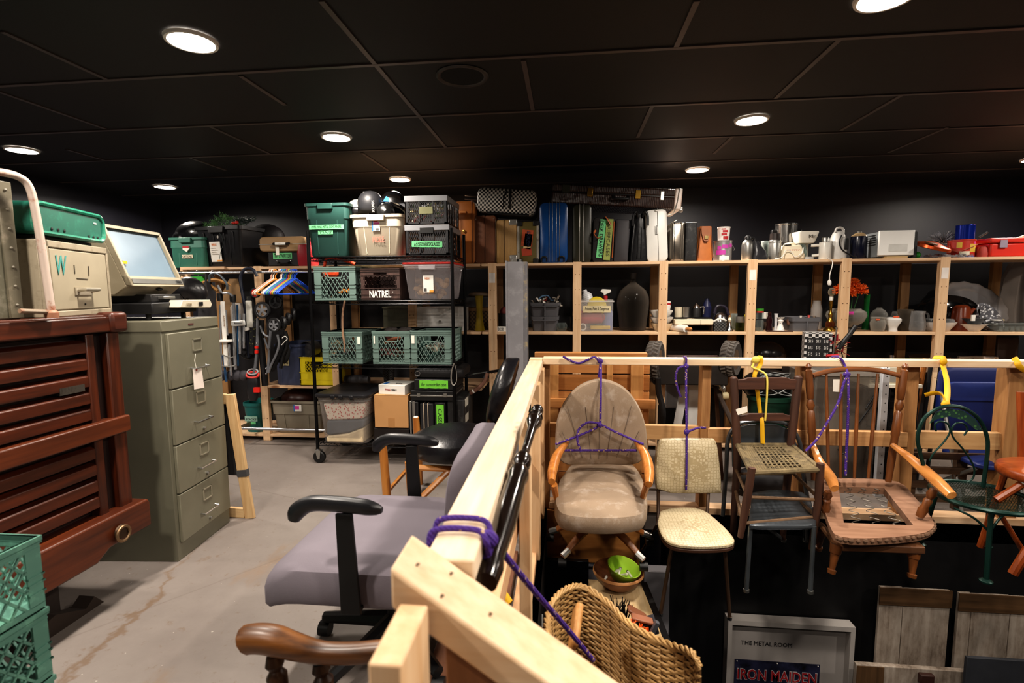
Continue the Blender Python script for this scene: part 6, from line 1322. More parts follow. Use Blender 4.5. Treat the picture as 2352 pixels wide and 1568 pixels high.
t, W, H = lathe_item('glass_pitcher', 'clear glass pitcher lying tilted left of the second post', 'pitcher', (2098, 715, 2140, 761), 4.17, SM, [(.8, 0), (.9, .1), (.85, .5), (.7, .8), (.8, 1)], glass('e8e8e8', .8, .5), solid=.004); B().tube(spline([(W*.35, W/2, H*.9), (W*.62, W/2, H*.8), (W*.58, W/2, H*.3), (W*.42, W/2, H*.2)], 5), .007, 7).go('handle', glass('e8e8e8', .8, .5), t)
lathe_item('casserole_dish', 'white oval casserole dish with a glass lid at the shelf edge', 'dish', (2133, 741, 2220, 761), 4.16, SM, [(.6, 0), (.7, .1), (.95, .8), (1.0, 1), (.9, .95)], mat('dedad6', .3), parts=(('glass_lid', [(.9, 1.0), (.85, 1.3), (.8, 1.35)], glass('e0e0e0', .8, .3)),))
t = thing('roasting_pan', 'black enamel oval roaster lid standing on edge behind the shelf post', 'roaster', (P(2178, 700, Y=4.4).x, 4.40, SM+.135)); t.rotation_euler = (PI/2-.25, 0, 0)
B().lathe([(.001, .075), (.12, .070), (.19, .045), (.205, .0), (.212, -.004)], 32).go('lid', mat('0a0a0b', .08, var=.2), t); [setattr(v, 'co', Vector((v.co.x*1.08, v.co.y*.68, v.co.z))) for v in t.children[0].data.vertices]
t = thing('silver_platter', 'large shiny silver platter with a fluted rim leaning at the back', 'platter', (P(2232, 690, Y=4.5).x, 4.50, SM+.175)); t.rotation_euler = (PI/2-.28, .35, 0)
b = B(); n = 64; rings = []
for r_, z_ in ((.001, .0), (.15, .0), (.165, .012), (.215, .02), (.225, .016)):
    rings.append([(r_*1.25*math.cos(2*PI*k/n)*(1+(.025*math.cos(k*PI/2) if r_ > .2 else 0)), r_*.86*math.sin(2*PI*k/n)*(1+(.025*math.cos(k*PI/2) if r_ > .2 else 0)), z_) for k in range(n)])
b.loft(rings, True, False).go('tray', mat('d4d4d8', .33, .55, var=.1, bump=.5, bs=30), t, solid=.003)
t = thing('crystal_bowl', 'heavy cut crystal bowl tipped over in front of the silver platter', 'bowl', (P(2258, 700, Y=4.34).x, 4.34, SM+.07)); t.rotation_euler = (.9, .6, 0)
B().lathe([(.03, -.06), (.06, -.055), (.10, .0), (.12, .06), (.125, .065), (.11, .06), (.05, -.04)], 24, cap=False).go('bowl', spots('6a6a70', 'e8e8ea', 45, .3, .15, bump=.8), t)
t, W, H = lathe_item('coffee_pot', 'reddish brown enamel coffee pot', 'coffee pot', (2200, 700, 2248, 760), 4.22, SM, [(1, 0), (1, .03), (.72, .88), (.7, .9)], mat('6e3018', .25), parts=(('lid', [(.72, .9), (.5, .97), (.1, 1)], mat('6e3018', .25)),)); B().tube([(W*.3, W/2, H*.62), (W*.62, W/2, H*.85)], [.025, .010], 8).go('spout', mat('6e3018', .25), t)
t, W, H = lathe_item('enamel_bowl', 'white enamel bowl, the lower one in front of the brown coffee pot', 'bowl', (2224, 745, 2286, 761), 4.15, SM, [(.45, 0), (.5, .05), (.9, .85), (1, 1), (.9, .95)], mat('d8d6d2', .25), grp='nested bowls on the middle shelf'); z_ = SM+H
t, W, H = lathe_item('enamel_bowl', 'grey speckled bowl nested on the white enamel bowl', 'bowl', (2226, 732, 2282, 745), 4.16, z_+.001, [(.6, 0), (.95, .9), (1, 1), (.9, .95)], mat('3c3e42', .3, dirt='77777a'), grp='nested bowls on the middle shelf'); B().box(-.06, -.035, .01, .02, H*.6, H*1.7).go('white_handle', M_WHITE, t)
t, W, H = lathe_item('white_cup', 'white cup with a looped handle on its side near the baking dish', 'cup', (2286, 734, 2308, 747), 4.3, SM+.07, [(.7, 0), (1, .4), (1, 1)], M_WHITE); B().tube(spline([(W*.4, W/2, H*.8), (W*.75, W/2, H*.8), (W*.7, W/2, H*.2), (W*.4, W/2, H*.2)], 4), .006, 7).go('handle', mat('d8c8a0', .4), t)
lathe_item('stacked_dish', 'grey dish under the white cup', 'dish', (2282, 747, 2312, 761), 4.3, SM, [(.7, 0), (1, 1)], mat('5a5a5c', .4))
t, W, H = S('glass_baking_dish', 'rectangular clear glass baking dish at the right end of the middle shelf', 'dish', (2290, 742, 2372, 760), 4.16, SM); B().loft([[(x, y+.14, z) for x, y in rrect(W*q, .26*q, .03)] for z, q in ((0, .9), (H*.85, 1), (H*.86, 1.04), (H, 1.04))], True, False).go('dish', glass('d8dcd8', .7, .35), t, solid=.005)
for k in range(6): B().box(-W*.4+k*W*.16, -W*.4+k*W*.16+W*.1, .012, .016, .01, H*.8).go('ribbed_panel', glass('d8dcd8', .8, .35), t)
lathe_item('white_plate', 'flat white plate sticking out over the shelf edge', 'plate', (2205, 758, 2290, 764), 4.135, SM+.0005, [(.6, 0), (1, .7), (1, 1), (.6, .4)], mat('dcdad6', .3)).__class__ if False else None
t = thing('plastic_sheet', 'big sheet of cloudy plastic wrapped round a dark object at the right end', 'plastic sheet', (P(2335, 690, Y=4.3).x, 4.32, SM+.02))
B(t).loft([[Vector((P(x+dx*w, y, Y=4.3).x, 4.33+dy, P(x+dx*w, y, Y=4.3).z)) for dx, dy in ((-1, 0), (-.6, -.08), (0, -.05), (.6, -.09), (1, 0), (.5, .1), (-.5, .1))] for x, y, w in ((2345, 742, 48), (2343, 700, 42), (2350, 640, 36), (2362, 602, 24))]).go('sheet', cloudy('8a8078', .35), t)
# cord hanging from the top shelf
t = thing('power_cord', 'white power cord with a plug dangling from the top shelf', 'cord', tuple(P(1910, 598, Y=4.11)))
B(t).tube(spline([P(x, y, Y=4.11) for x, y in ((1900, 592), (1912, 600), (1911, 612), (1906, 630), (1905, 644))], 5), .0035, 6).go('cable', M_WHITE, t); B(t).loft([[P(1905, y, Y=4.11)+Vector((math.cos(a)*r_, math.sin(a)*r_, 0)) for a in [k*PI/4 for k in range(8)]] for y, r_ in ((642, .005), (646, .014), (652, .014), (655, .009))]).go('plug', M_WHITE, t)
# ---------- low shelf behind the rail ----------
zl = .701
t = thing('pan_lid', 'shiny silver pan lid on the dark low shelf behind the railing', 'lid', (P(2050, 815, Y=4.35).x, 4.36, zl)); B().lathe([(.14, 0), (.145, .006), (.09, .03), (.02, .038), (.02, .06), (.001, .062)], 26).go('lid', M_CHROME, t)
t = thing('frying_pan', 'brown rimmed shallow pan on the low shelf left of the post', 'pan', (P(2135, 815, Y=4.4).x, 4.4, zl)); B().lathe([(.1, 0), (.13, .045), (.135, .047), (.12, .01)], 24).go('pan', mat('4a3c30', .4, .3), t)
t = thing('saucepan', 'steel saucepan with a dark handle on the low shelf at the right', 'saucepan', (P(2275, 812, Y=4.35).x, 4.38, zl)); B().lathe([(.07, 0), (.075, .01), (.075, .055), (.078, .057)], 22).go('pan', M_CHROME, t); B().tube([(-.06, -.04, .05), (-.28, -.10, .055)], .010, 8).go('handle', M_STEEL, t); B().tube([(.07, 0, .05), (.16, 0, .11)], .011, 8).go('dark_handle', M_BLK, t)
t = thing('cutting_boards', 'dark wooden board standing upright at the right end of the low shelf', 'board', (P(2330, 800, Y=4.35).x, 4.35, zl)); B().box(-.12, .03, 0, .02, 0, .20).go('board', mat('2e2018', .6), t, bevel=.006)
t = thing('trash_bag', 'black trash bag on the low shelf behind the ladderback chair', 'bag', (P(1765, 805, Y=4.3).x, 4.34, zl)); B().sph((0, 0, .07), (.15, .13, .10), 16, 12).go('bag_body', M_TB, t)
# gaming bag with printed pattern, umbrella and lamp pole behind the rail
t = thing('printed_box', 'black box with a white maze pattern, behind the railing by the shelf post', 'box', tuple(P(1878, 820, Y=4.0))); t.rotation_euler = (0, 0, -.25); t.location.z = .72
mz = checker('c9c6c4', '121214', 46); B().box(-.09, .09, 0, .12, 0, .25).go('box_body', mz, t, bevel=.003); B().box(-.075, .075, -.002, 0, .02, .21).go('dark_panels', checker('141416', '1e1e20', 30), t)
for k in range(4):
    for j in range(3): text('515', .028, .022, mat('d8d6d4'), t, (-.05+j*.05, -.003, .04+k*.048), name='printed_number')
t2 = thing('stand_crate', 'dark wooden crate behind the railing under the printed box', 'crate', (t.location.x, 4.0, 0)); B().box(-.2, .22, -.02, .12, 0, .715).go('crate_shell', mat('1a1412', .7), t2)
t = thing('red_umbrella', 'folded red and black umbrella with a black handle lying over the printed box', 'umbrella', tuple(P(1930, 800, Y=3.95)))
B(t).tube([P(1925, 800, Y=3.95), P(1950, 770, Y=3.95), P(1966, 748, Y=3.95)], [.02, .016, .018], 9).go('handle', M_BLK, t)
for k in range(26):
    a = rnd.random()*6.28; c = P(1915+rnd.random()*22, 812-rnd.random()*34, Y=3.95+rnd.random()*.03); d = Vector((math.cos(a), -.2, math.sin(a)))*.05
    B(t).bar(c, c+d, .02, .004, w2=.002).go('fabric_flap', mat('8f1a24', .6) if k % 3 else M_BLK, t)
t = thing('floor_lamp_pole', 'thin chrome lamp pole rising above the railing in front of the printed box', 'pole', tuple(P(1915, 815, Y=3.9)))
B(t).tube([P(1913, 816, Y=3.9), P(1917, 790, Y=3.9), P(1922, 752, Y=3.9)], .006, 8).go('pole', M_CHROME, t); B(t).tube([P(1898, 817, Y=3.9), P(1926, 815, Y=3.9)], .010, 8).go('red_base', M_RED, t)
# grey steel column
t = thing('steel_column', 'tall grey painted steel channel standing in front of the shelves', 'column', (-.375, 3.86, 0))
GC = mat('8b8a8e', .45, var=.06, dirt='9d9ca0')
B(t).box(-.455, -.325, 3.84, 3.87, .0, 1.51).go('front_face', GC, t, bevel=.003); B(t).box(-.325, -.295, 3.84, 3.95, .0, 1.51).go('side_flange', mat('77767a', .45, dirt='b0a07a'), t, bevel=.003); B(t).box(-.458, -.448, 3.835, 3.95, 0, 1.52).go('side_flange', GC, t, bevel=.002)
B(t).box(-.36, -.34, 3.86, 3.88, 1.51, 1.53).go('top_tab', M_STEEL, t)
# ================= CHAIRS HUNG ON THE FAR RAILING =================
def pz(pts, Y): return [(P(x, y, Y=Y).x, P(x, y, Y=Y).z) for x, y in pts]
def pf(pts, Z): return [(P(x, y, Z=Z).x, P(x, y, Z=Z).y) for x, y in pts]
def smooth2(pts, n=4):
    p = [Vector((a, b, 0)) for a, b in pts]; q = spline(p[-2:]+p+p[:2], n)
    return [(v.x, v.y) for v in q[2*n:-2*n-n+n-1]][:len(p)*n]
def chair(name, label, loc): return thing(name, label, 'chair', loc)
OAK = wood('a9652a', 'cf8f4a', 'z', rough=.35, coat=.2); OAKD = wood('6f3f1c', '9a6230', 'z', rough=.4)
# 1 beige swivel chair
c = chair('office_chair', 'beige upholstered swivel armchair with oak arms hung by purple rope on the railing', (.12, 2.7, 0))
FAB = mat('93806c', .9, var=.10, ns=5, bump=.25, bs=420, dirt='a8998a')
out = smooth2(pz([(1305, 1062), (1279, 1035), (1276, 1000), (1281, 955), (1300, 915), (1334, 884), (1378, 872), (1424, 884), (1456, 914), (1475, 955), (1482, 1000), (1480, 1035), (1452, 1062), (1378, 1066)], 2.82), 4)
cx = sum(p[0] for p in out)/len(out); cvb = lambda x, z: -1.15*(x-cx)**2+.02
B(c).pillow(out, 2.78, 2.86, .012, .92, curve=cvb).go('backrest', FAB, c)
for x0, y0, x1, y1 in ((1303, 930, 1338, 1052), (1345, 935, 1358, 1055), (1378, 940, 1376, 1056), (1410, 935, 1395, 1055), (1450, 930, 1418, 1052), (1290, 985, 1315, 1045), (1467, 985, 1440, 1045)):
    pts = []
    for k in range(7):
        q = P(x0+(x1-x0)*k/6, y0+(y1-y0)*k/6, Y=2.77); q.y = 2.767+cvb(q.x, 0); pts.append(q)
    B(c).tube(pts, .0016, 5).go('channel_seam', mat('75675a', .9), c)  # soft upholstery grooves: their shade is painted as thin darker tubes
so = smooth2(pf([(1312, 1060), (1378, 1054), (1446, 1060), (1474, 1090), (1486, 1130), (1484, 1168), (1462, 1184), (1380, 1190), (1298, 1182), (1276, 1162), (1276, 1130), (1288, 1090)], .27), 4)
B(c).pillow(so, .275, .185, -.018, .9, 'z').go('seat', FAB, c)
for s, pts in ((-1, ((1302, 1016, 2.74), (1280, 1045, 2.62), (1269, 1080, 2.50), (1267, 1106, 2.40))), (1, ((1462, 1016, 2.74), (1482, 1045, 2.62), (1491, 1082, 2.50), (1490, 1112, 2.40)))):
    B(c).tube(spline([P(x, y, Y=Y) for x, y, Y in pts], 5), [.014+.012*math.sin(PI*.9*k/15) for k in range(16)], 10).go('arm', OAK, c)
    p = P(1272 if s < 0 else 1486, 1112, Y=2.44); B(c).tube([p, p+Vector((-s*.012, .06, -.10))], [.018, .014], 8).go('arm_support', OAK, c)
h = P(1380, 1200, Y=2.62); h.z = .17
B(c).lathe([(.05, .02), (.05, 0), (.022, -.01), (.022, -.12)], 14, c=h).go('column', M_BLK, c)
for k, (ex, ey) in enumerate(((-.20, -.16), (.20, -.16), (.27, .1), (0, .22), (-.27, .1))):
    e = h+Vector((ex, ey, -.205)); a = h+Vector((ex*.12, ey*.12, -.07))
    l = B(c).tube([a, a+(e-a)*.55+Vector((0, 0, .012)), e], [.022, .02, .015], 8, flat=.7).go('base_leg', OAKD, c)
    B(c).tube([a+(e-a)*.82, e+Vector((0, 0, .004))], .0175, 8).go('leg_cap', M_STEEL, l); B(c).lathe([(.001, -.02), (.022, -.02), (.022, .02), (.001, .02)], 14, c=e+Vector((0, 0, -.03)), axis='x').go('caster', M_DARK, l)
# 2 cream chair
c = chair('dining_chair', 'cream damask vinyl dining chair with thin brown legs hung on the railing', (.72, 2.6, 0))
def damask():
    m, nt, N, L, p = _base('damask'); v = _coord(N, L)
    a = N.new('ShaderNodeTexVoronoi'); a.inputs['Scale'].default_value = 62; a.inputs['Randomness'].default_value = .35; a.feature = 'DISTANCE_TO_EDGE'; L.new(v, a.inputs['Vector'])
    L.new(_ramp(N, L, a.outputs['Distance'], [(.06, lin('b3a280')), (.14, lin('d3c6a8')), (.3, lin('c8b896')), (.36, lin('d6caae'))]), p.inputs['Base Color']); p.inputs['Roughness'].default_value = .45
    return m
DM = damask(); M_BRN = mat('4a3022', .5, var=.1); M_BT2 = mat('4c392c', .4, .3)
out = smooth2(pz([(1505, 1118), (1504, 1050), (1512, 1012), (1530, 1005), (1620, 1005), (1640, 1010), (1648, 1050), (1653, 1118), (1640, 1128), (1515, 1127)], 2.84), 4)
B(c).pillow(out, 2.80, 2.845, .012, .97).go('backrest', DM, c)
so = smooth2(pf([(1516, 1172), (1560, 1163), (1612, 1168), (1650, 1195), (1682, 1228), (1684, 1244), (1655, 1251), (1590, 1252), (1540, 1244), (1518, 1222), (1510, 1192)], .13), 4)
B(c).pillow(so, .13, .108, -.008, .98, 'z').go('seat', DM, c); B(c).pillow(so, .112, .088, 0, .96, 'z').go('seat_edge', M_BRN, c)
for pts in (((1512, 1122, 2.83), (1512, 1180, 2.78), (1510, 1205, 2.74), (1476, 1264, 2.86)), ((1627, 1125, 2.83), (1625, 1170, 2.78), (1622, 1200, 2.74), (1640, 1264, 2.86)), ((1545, 1255, 2.42), (1540, 1275, 2.42), (1517, 1410, 2.40)), ((1664, 1258, 2.42), (1666, 1275, 2.42), (1676, 1418, 2.40))):
    q = [P(x, y, Y=Y) for x, y, Y in pts]; l = B(c).tube(q, .0095, 8).go('leg', M_BT2, c); B(c).lathe([(.011, -.01), (.012, .006)], 8, c=q[-1]).go('foot_glide', M_CHROME if pts[0][0] != 1512 else M_BLK, l)
# 3 ladderback
c = chair('ladderback_chair', 'old brown ladderback chair with a woven rush seat and yellow strap', (1.25, 2.65, 0))
LB = wood('37221a', '5a3a2a', 'z', rough=.6); LBX = wood('3c2319', '5f3b2b', 'x', rough=.6)
rush = mat('6f6146', .9, var=.3, ns=30, dirt='3f3626')
for p, q in (((1685, 868), (1694, 1050)), ((1834, 866), (1812, 1055))):
    a, b_ = P(*p, Y=2.845), P(*q, Y=2.82); B(c).tube([a+Vector((0, 0, .008)), a, b_, b_+Vector((0, .03, -.46))], [.013, .021, .021, .016], 10).go('back_post', LB, c)
for ya, yb, xa, xb in ((866, 893, 1692, 1829), (948, 965, 1694, 1822)):
    B(c).prism(pz([(xa, yb), (xa, ya+5), (xa+14, ya+4), (xa+24, ya), (xb-24, ya), (xb-14, ya+4), (xb, ya+5), (xb, yb)], 2.845), 2.828, 2.846).go('back_slat', LBX, c, bevel=.003)
zs = .456; BL, BR, FR, FL = [P(*q, Z=zs) for q in ((1694, 1022), (1818, 1022), (1884, 1078), (1727, 1086))]
bil = lambda u, v: (BL*(1-u)+BR*u)*(1-v)+(FL*(1-u)+FR*u)*v
for p, q in ((BL, BR), (FL, FR), (BL, FL), (BR, FR)): B(c).tube([p, q], .013, 8).go('seat_rail', rush, c)
b = B(c)
for k in range(8): b.tube([bil(.30+.07*k, 0), bil(.30+.07*k, 1)], .0048, 5)
for k in range(10): b.tube([bil(0, .08+.092*k), bil(1, .08+.092*k)], .0048, 5)
for k in range(7): b.tube([bil(.33+.07*k, 0)-Vector((0, 0, .004)), bil(.33+.07*k-.22, 1)-Vector((0, 0, .004))], .0034, 5)
for k in range(7): b.tube([bil(.02+.036*k, 0), bil(.02+.036*k, 1)], .0065, 5); b.tube([bil(.98-.028*k, 0), bil(.98-.028*k, 1)], .0055, 5)
b.go('rush_weave', rush, c)
fl = [FL+Vector((0, 0, .025)), FL+Vector((-.02, -.0, -.15)), FL+Vector((-.04, .0, -.31))]; fr = [FR+Vector((0, 0, .03)), FR+Vector((0, 0, -.15)), FR+Vector((-.012, .02, -.40))]
for q in (fl, fr): B(c).tube(q, [.017, .019, .013], 10).go('front_leg', LB, c)
bl, br = BL+Vector((0, .0, 0)), BR
mid = lambda q, t: q[0]+(q[2]-q[0])*t
for p, q in ((mid(fl, .42), mid(fr, .42)), (mid(fl, .80), mid(fr, .62)), (bl+Vector((0, 0, -.16)), br+Vector((0, 0, -.16))), (bl+Vector((0, 0, -.14)), mid(fl, .4)), (bl+Vector((0, 0, -.26)), mid(fl, .78)), (br+Vector((0, 0, -.14)), mid(fr, .38)), (br+Vector((0, 0, -.26)), mid(fr, .6))): B(c).tube([p, q], .0085, 8).go('stretcher', wood('5a432f', '7c6248', 'x'), c)
# 4 grey folding chair
c = chair('folding_chair', 'grey metal folding chair hanging behind the brown ladderback chair', (1.25, 2.75, 0))
MG = mat('54595e', .35, .5, var=.1); MGT = mat('5f6468', .3, .6)
B(c).tube(spline([P(x, y, Y=Y) for x, y, Y in ((1660, 1185, 2.86), (1668, 1080, 2.90), (1672, 1010, 2.895), (1690, 978, 2.893), (1720, 968, 2.893), (1780, 968, 2.893), (1815, 980, 2.893), (1838, 1020, 2.895), (1846, 1090, 2.90), (1862, 1190, 2.86))], 5), .0115, 9).go('frame_tube', MGT, c)
B(c).prism(pz([(1682, 1072), (1680, 1005), (1696, 980), (1722, 973), (1780, 973), (1812, 986), (1830, 1020), (1836, 1072)], 2.89), 2.885, 2.895).go('backrest', MG, c, bevel=.003)
so = smooth2(pf([(1728, 1128), (1845, 1128), (1872, 1180), (1874, 1197), (1860, 1204), (1735, 1204), (1720, 1196), (1722, 1178)], .215), 3)
B(c).pillow(so, .215, .19, -.002, .98, 'z').go('seat', MG, c)
for p, q in (((1724, 1208, 2.40), (1714, 1355, 2.38)), ((1870, 1208, 2.40), (1861, 1358, 2.38)), ((1735, 1190, 2.72), (1800, 1240, 2.86)), ((1850, 1190, 2.72), (1850, 1240, 2.86))):
    a, e = P(p[0], p[1], Y=p[2]), P(q[0], q[1], Y=q[2]); l = B(c).tube([a, e], .0105, 9).go('leg', MGT, c); B(c).lathe([(.014, -.008), (.014, .006)], 9, c=e).go('foot_cap', M_STEEL, l)
# 5 wooden platform rocker frame
c = chair('rocking_chair', 'orange oak spindle armchair stripped to its bare seat frame and springs', (1.75, 2.5, 0))
OR = wood('5a3519', '855029', 'z', rough=.35, coat=.25); ORX = wood('5a3519', '855029', 'x', rough=.35, coat=.25); RAW = wood('785640', '96725a', 'x', rough=.8)
tp = [(0, .006), (.01, .012), (.03, .016), (.05, .01), (.06, .017), (.2, .019), (.3, .017), (.31, .012), (.36, .021), (.40, .012), (.42, .018), (.52, .02), (.6, .021), (.62, .017), (.8, .019), (1, .015)]
for p, q in (((1857, 834), (1870, 1102)), ((2080, 834), (2040, 1106))): B(c).turned(P(*p, Y=2.85), P(*q, Y=2.79), tp).go('back_post', OR, c)
B(c).tube(spline([P(x, y, Y=Y) for x, y, Y in ((1866, 862, 2.85), (1910, 851, 2.865), (1965, 847, 2.87), (2020, 851, 2.865), (2066, 862, 2.85))], 5), .014, 9, flat=.8).go('crest_rail', ORX, c)
for x0, x1 in ((1898, 1903), (1932, 1930), (1972, 1962), (2016, 1994)): B(c).turned(P(x0, 858, Y=2.862), P(x1, 1098, Y=2.77), [(0, .006), (.2, .008), (.6, .0095), (1, .007)], 8).go('spindle', OR, c)
zs = .257; SO = smooth2(pf([(1872, 1102), (1970, 1098), (2062, 1106), (2100, 1140), (2140, 1190), (2142, 1212), (2110, 1226), (2020, 1235), (1930, 1232), (1905, 1205), (1888, 1150)], zs), 3)
SI = pf([(1926, 1117), (2030, 1120), (2098, 1206), (1938, 1200)], zs)
n = len(SO)
def ringpt(i):   # nearest point of the inner rectangle outline, same parameter order
    p = Vector((*SO[i], 0)); best = None
    for k in range(4):
        a, e = Vector((*SI[k], 0)), Vector((*SI[(k+1) % 4], 0)); d = e-a; t_ = max(0, min(1, (p-a).dot(d)/d.dot(d))); q = a+d*t_
        if best is None or (p-q).length < (p-best).length: best = q
    return (best.x, best.y)
IN = [ringpt(i) for i in range(n)]
B(c).loft([[(x, y, z) for x, y in L_] for L_, z in ((SO, zs-.03), (SO, zs), (IN, zs), (IN, zs-.035), (SO, zs-.03))], False, False).go('seat_frame', RAW, c)
b = B(c)
for i in range(int(n*.36), int(n*.86)):
    b.sph((*SO[i], zs-.010), (.012, .012, .012), 6, 4); j = (i+1) % n; b.sph(((SO[i][0]+SO[j][0])/2, (SO[i][1]+SO[j][1])/2, zs-.012), (.010, .010, .010), 6, 4)
b.go('tacked_edge', mat('6d5340', .9), c)
for u in (.2, .5, .8):
    a = Vector((*SI[0], zs-.006))*(1-u)+Vector((*SI[1], zs-.006))*u; e = Vector((*SI[3], zs-.006))*(1-u)+Vector((*SI[2], zs-.006))*u
    B(c).tube([a+(e-a)*k/40+Vector((.022*math.sin(k*.95), 0, -.006*math.sin(k*PI/40))) for k in range(41)], .0016, 5).go('sinuous_spring', mat('6f6a62', .35, .8), c)
for s, pts, w in ((-1, ((1866, 1018, 2.80), (1882, 1060, 2.66), (1908, 1098, 2.48), (1917, 1122, 2.36)), 1), (1, ((2050, 1022, 2.79), (2090, 1052, 2.62), (2140, 1095, 2.42), (2186, 1138, 2.24)), 1)):
    B(c).tube(spline([P(x, y, Y=Y) for x, y, Y in pts], 5), [.014+.012*math.sin(PI*.85*(k/15)**1.3) for k in range(16)], 10, flat=.7).go('arm', wood('9a5f2e', 'c48848', 'y', rough=.3, coat=.3), c)
for p, q in (((1902, 1128, 2.42), (1896, 1176, 2.45)), ((2146, 1122, 2.38), (2112, 1186, 2.40))): B(c).turned(P(p[0], p[1], Y=p[2]), P(q[0], q[1], Y=q[2]), [(0, .014), (.2, .02), (.35, .012), (.42, .018), (.6, .014), (.75, .02), (1, .016)], 10).go('arm_post', OR, c)
a, e = P(1930, 1252, Y=2.28), P(2118, 1258, Y=2.25); B(c).bar(a, e, .05, .03).go('platform_rail', wood('4f3320', '70492c', 'x'), c, bevel=.003)
for p, q in (((1922, 1250, 2.28), (1909, 1316, 2.26)), ((2100, 1262, 2.26), (2094, 1326, 2.24)), ((1888, 1216, 2.66), (1880, 1262, 2.70)), ((2040, 1216, 2.66), (2036, 1262, 2.70))): B(c).turned(P(p[0], p[1], Y=p[2]), P(q[0], q[1], Y=q[2]), [(0, .026), (.3, .022), (.32, .018), (.7, .013), (.85, .011), (.87, .018), (1, .016)], 10).go('platform_leg', OR, c)
for x0, y0, x1, y1 in ((1886, 1206, 1925, 1256), (2060, 1212, 2112, 1262)): B(c).tube([P(x0, y0, Y=2.68), P(x1, y1, Y=2.29)], .016, 8).go('rocker_rail', wood('5c3c24', '7f5634', 'y'), c)
t = thing('paper_tag', 'white paper tag hanging among the spindles of the oak armchair', 'tag', tuple(P(1920, 885, Y=2.86))); B(t).quad(*[P(x, y, Y=2.86) for x, y in ((1914, 871), (1930, 871), (1929, 900), (1913, 899))]).go('tag_card', M_PAPER, t, solid=.001, smooth=False)
t = thing('paper_tag', 'white paper tag on the left post of the ladderback chair', 'tag', tuple(P(1700, 945, Y=2.81))); B(t).quad(*[P(x, y, Y=2.815) for x, y in ((1690, 940), (1716, 932), (1717, 946), (1692, 954))]).go('tag_card', M_PAPER, t, solid=.001, smooth=False)
# 6 green bistro chair
c = chair('bistro_chair', 'dark green wrought iron bistro chair with a round mesh seat', (2.15, 2.4, 0))
GI = mat('16362f', .35, .4, var=.15)
BY_ = 2.50; T = lambda pts, r, nm, Y=BY_, m_=GI: B(c).tube(spline([P(x, y, Y=Y) for x, y in pts], 5), r, 8).go(nm, m_, c)
T(((2126, 1085), (2112, 1035), (2108, 1000), (2122, 962), (2150, 940), (2180, 932), (2215, 938), (2248, 962), (2266, 1000), (2268, 1040), (2258, 1118)), .0085, 'back_loop')
T(((2150, 990), (2148, 975), (2158, 968), (2175, 972), (2182, 990), (2170, 1012), (2145, 1040), (2135, 1058)), .004, 'scroll'); T(((2214, 1000), (2222, 985), (2212, 972), (2196, 972), (2186, 986), (2190, 1005), (2215, 1035), (2236, 1070), (2236, 1095), (2222, 1108)), .004, 'scroll')
B(c).prism(pz([(2135, 972), (2150, 946), (2180, 938), (2212, 943), (2240, 962), (2255, 988), (2240, 986), (2215, 965), (2180, 956), (2152, 962)], BY_), BY_-.002, BY_+.002).go('leaf_panel', spots('16362f', '3f6a3a', 50, .25, .6), c, smooth=False)
zs = .365; ctr = (P(2250, 1140, Z=zs)+P(2265, 1140, Z=zs))/2; R0 = .185
B(c).tube([ctr+Vector((R0*math.cos(a), R0*math.sin(a), 0)) for a in [k*2*PI/40 for k in range(40)]], .011, 8, True).go('seat_ring', GI, c)
b = B(c)
for k in range(-14, 15):
    o = k*R0/15; w_ = math.sqrt(R0*R0-o*o)
    b.bar((ctr.x+o, ctr.y-w_, zs), (ctr.x+o, ctr.y+w_, zs), .0022, .0016); b.bar((ctr.x-w_, ctr.y+o, zs+.001), (ctr.x+w_, ctr.y+o, zs+.001), .0022, .0016)
b.go('seat_mesh', mat('24342c', .4, .4), c)
for dx, dy, ex, ey in ((-.07, -.14, -.09, -.17), (.13, -.10, .16, -.14), (-.12, .1, -.15, .14), (.12, .12, .15, .15)):
    p = ctr+Vector((dx, dy, -.01)); q = ctr+Vector((ex, ey, -.30)); l = B(c).tube([p, q], .010, 8).go('leg', GI, c); B(c).lathe([(.024, -.006), (.024, .0), (.012, .008)], 12, c=q).go('foot_disc', GI, l)
for s in (-1, 1): B(c).tube(spline([ctr+Vector((-.07, -.14, -.10)), ctr+Vector((-.07+s*.05, -.12, -.05)), ctr+Vector((-.07+s*.11, -.09, -.02))], 5), .005, 7).go('brace', GI, c)
# 7 chair at the right border
c = chair('bentwood_chair', 'orange brown wooden chair at the right border, mostly outside the frame', (2.75, 2.45, 0))
q = P(2415, 1085, Y=2.4); B(c).pillow([(q.x+.19*math.cos(a), q.y+.17*math.sin(a)) for a in [k*PI/14 for k in range(28)]], q.z+.02, q.z-.025, -.004, .95, 'z').go('seat', wood('7a3512', 'a35222', 'x', rough=.3, coat=.3), c)
for a, e, r in (((2345, 900, 2.62), (2349, 1065, 2.58), .017), ((2346, 1112, 2.36), (2288, 1148, 2.36), .016), ((2296, 1178, 2.45), (2354, 1272, 2.45), .011), ((2362, 1260, 2.35), (2326, 1318, 2.35), .018)): B(c).tube([P(a[0], a[1], Y=a[2]), P(e[0], e[1], Y=e[2])], r, 9).go('leg' if r > .012 else 'stretcher', wood('7a3512', 'a35222', 'z', rough=.3, coat=.3), c)
for dx, dy in ((-.10, .10), (.12, .10), (.12, -.10), (-.06, -.10)): B(c).tube([(q.x+dx, q.y+dy, q.z-.02), (q.x+dx*1.5, q.y+dy*1.4, q.z-.42)], .014, 9).go('leg', wood('7a3512', 'a35222', 'z', rough=.3, coat=.3), c)
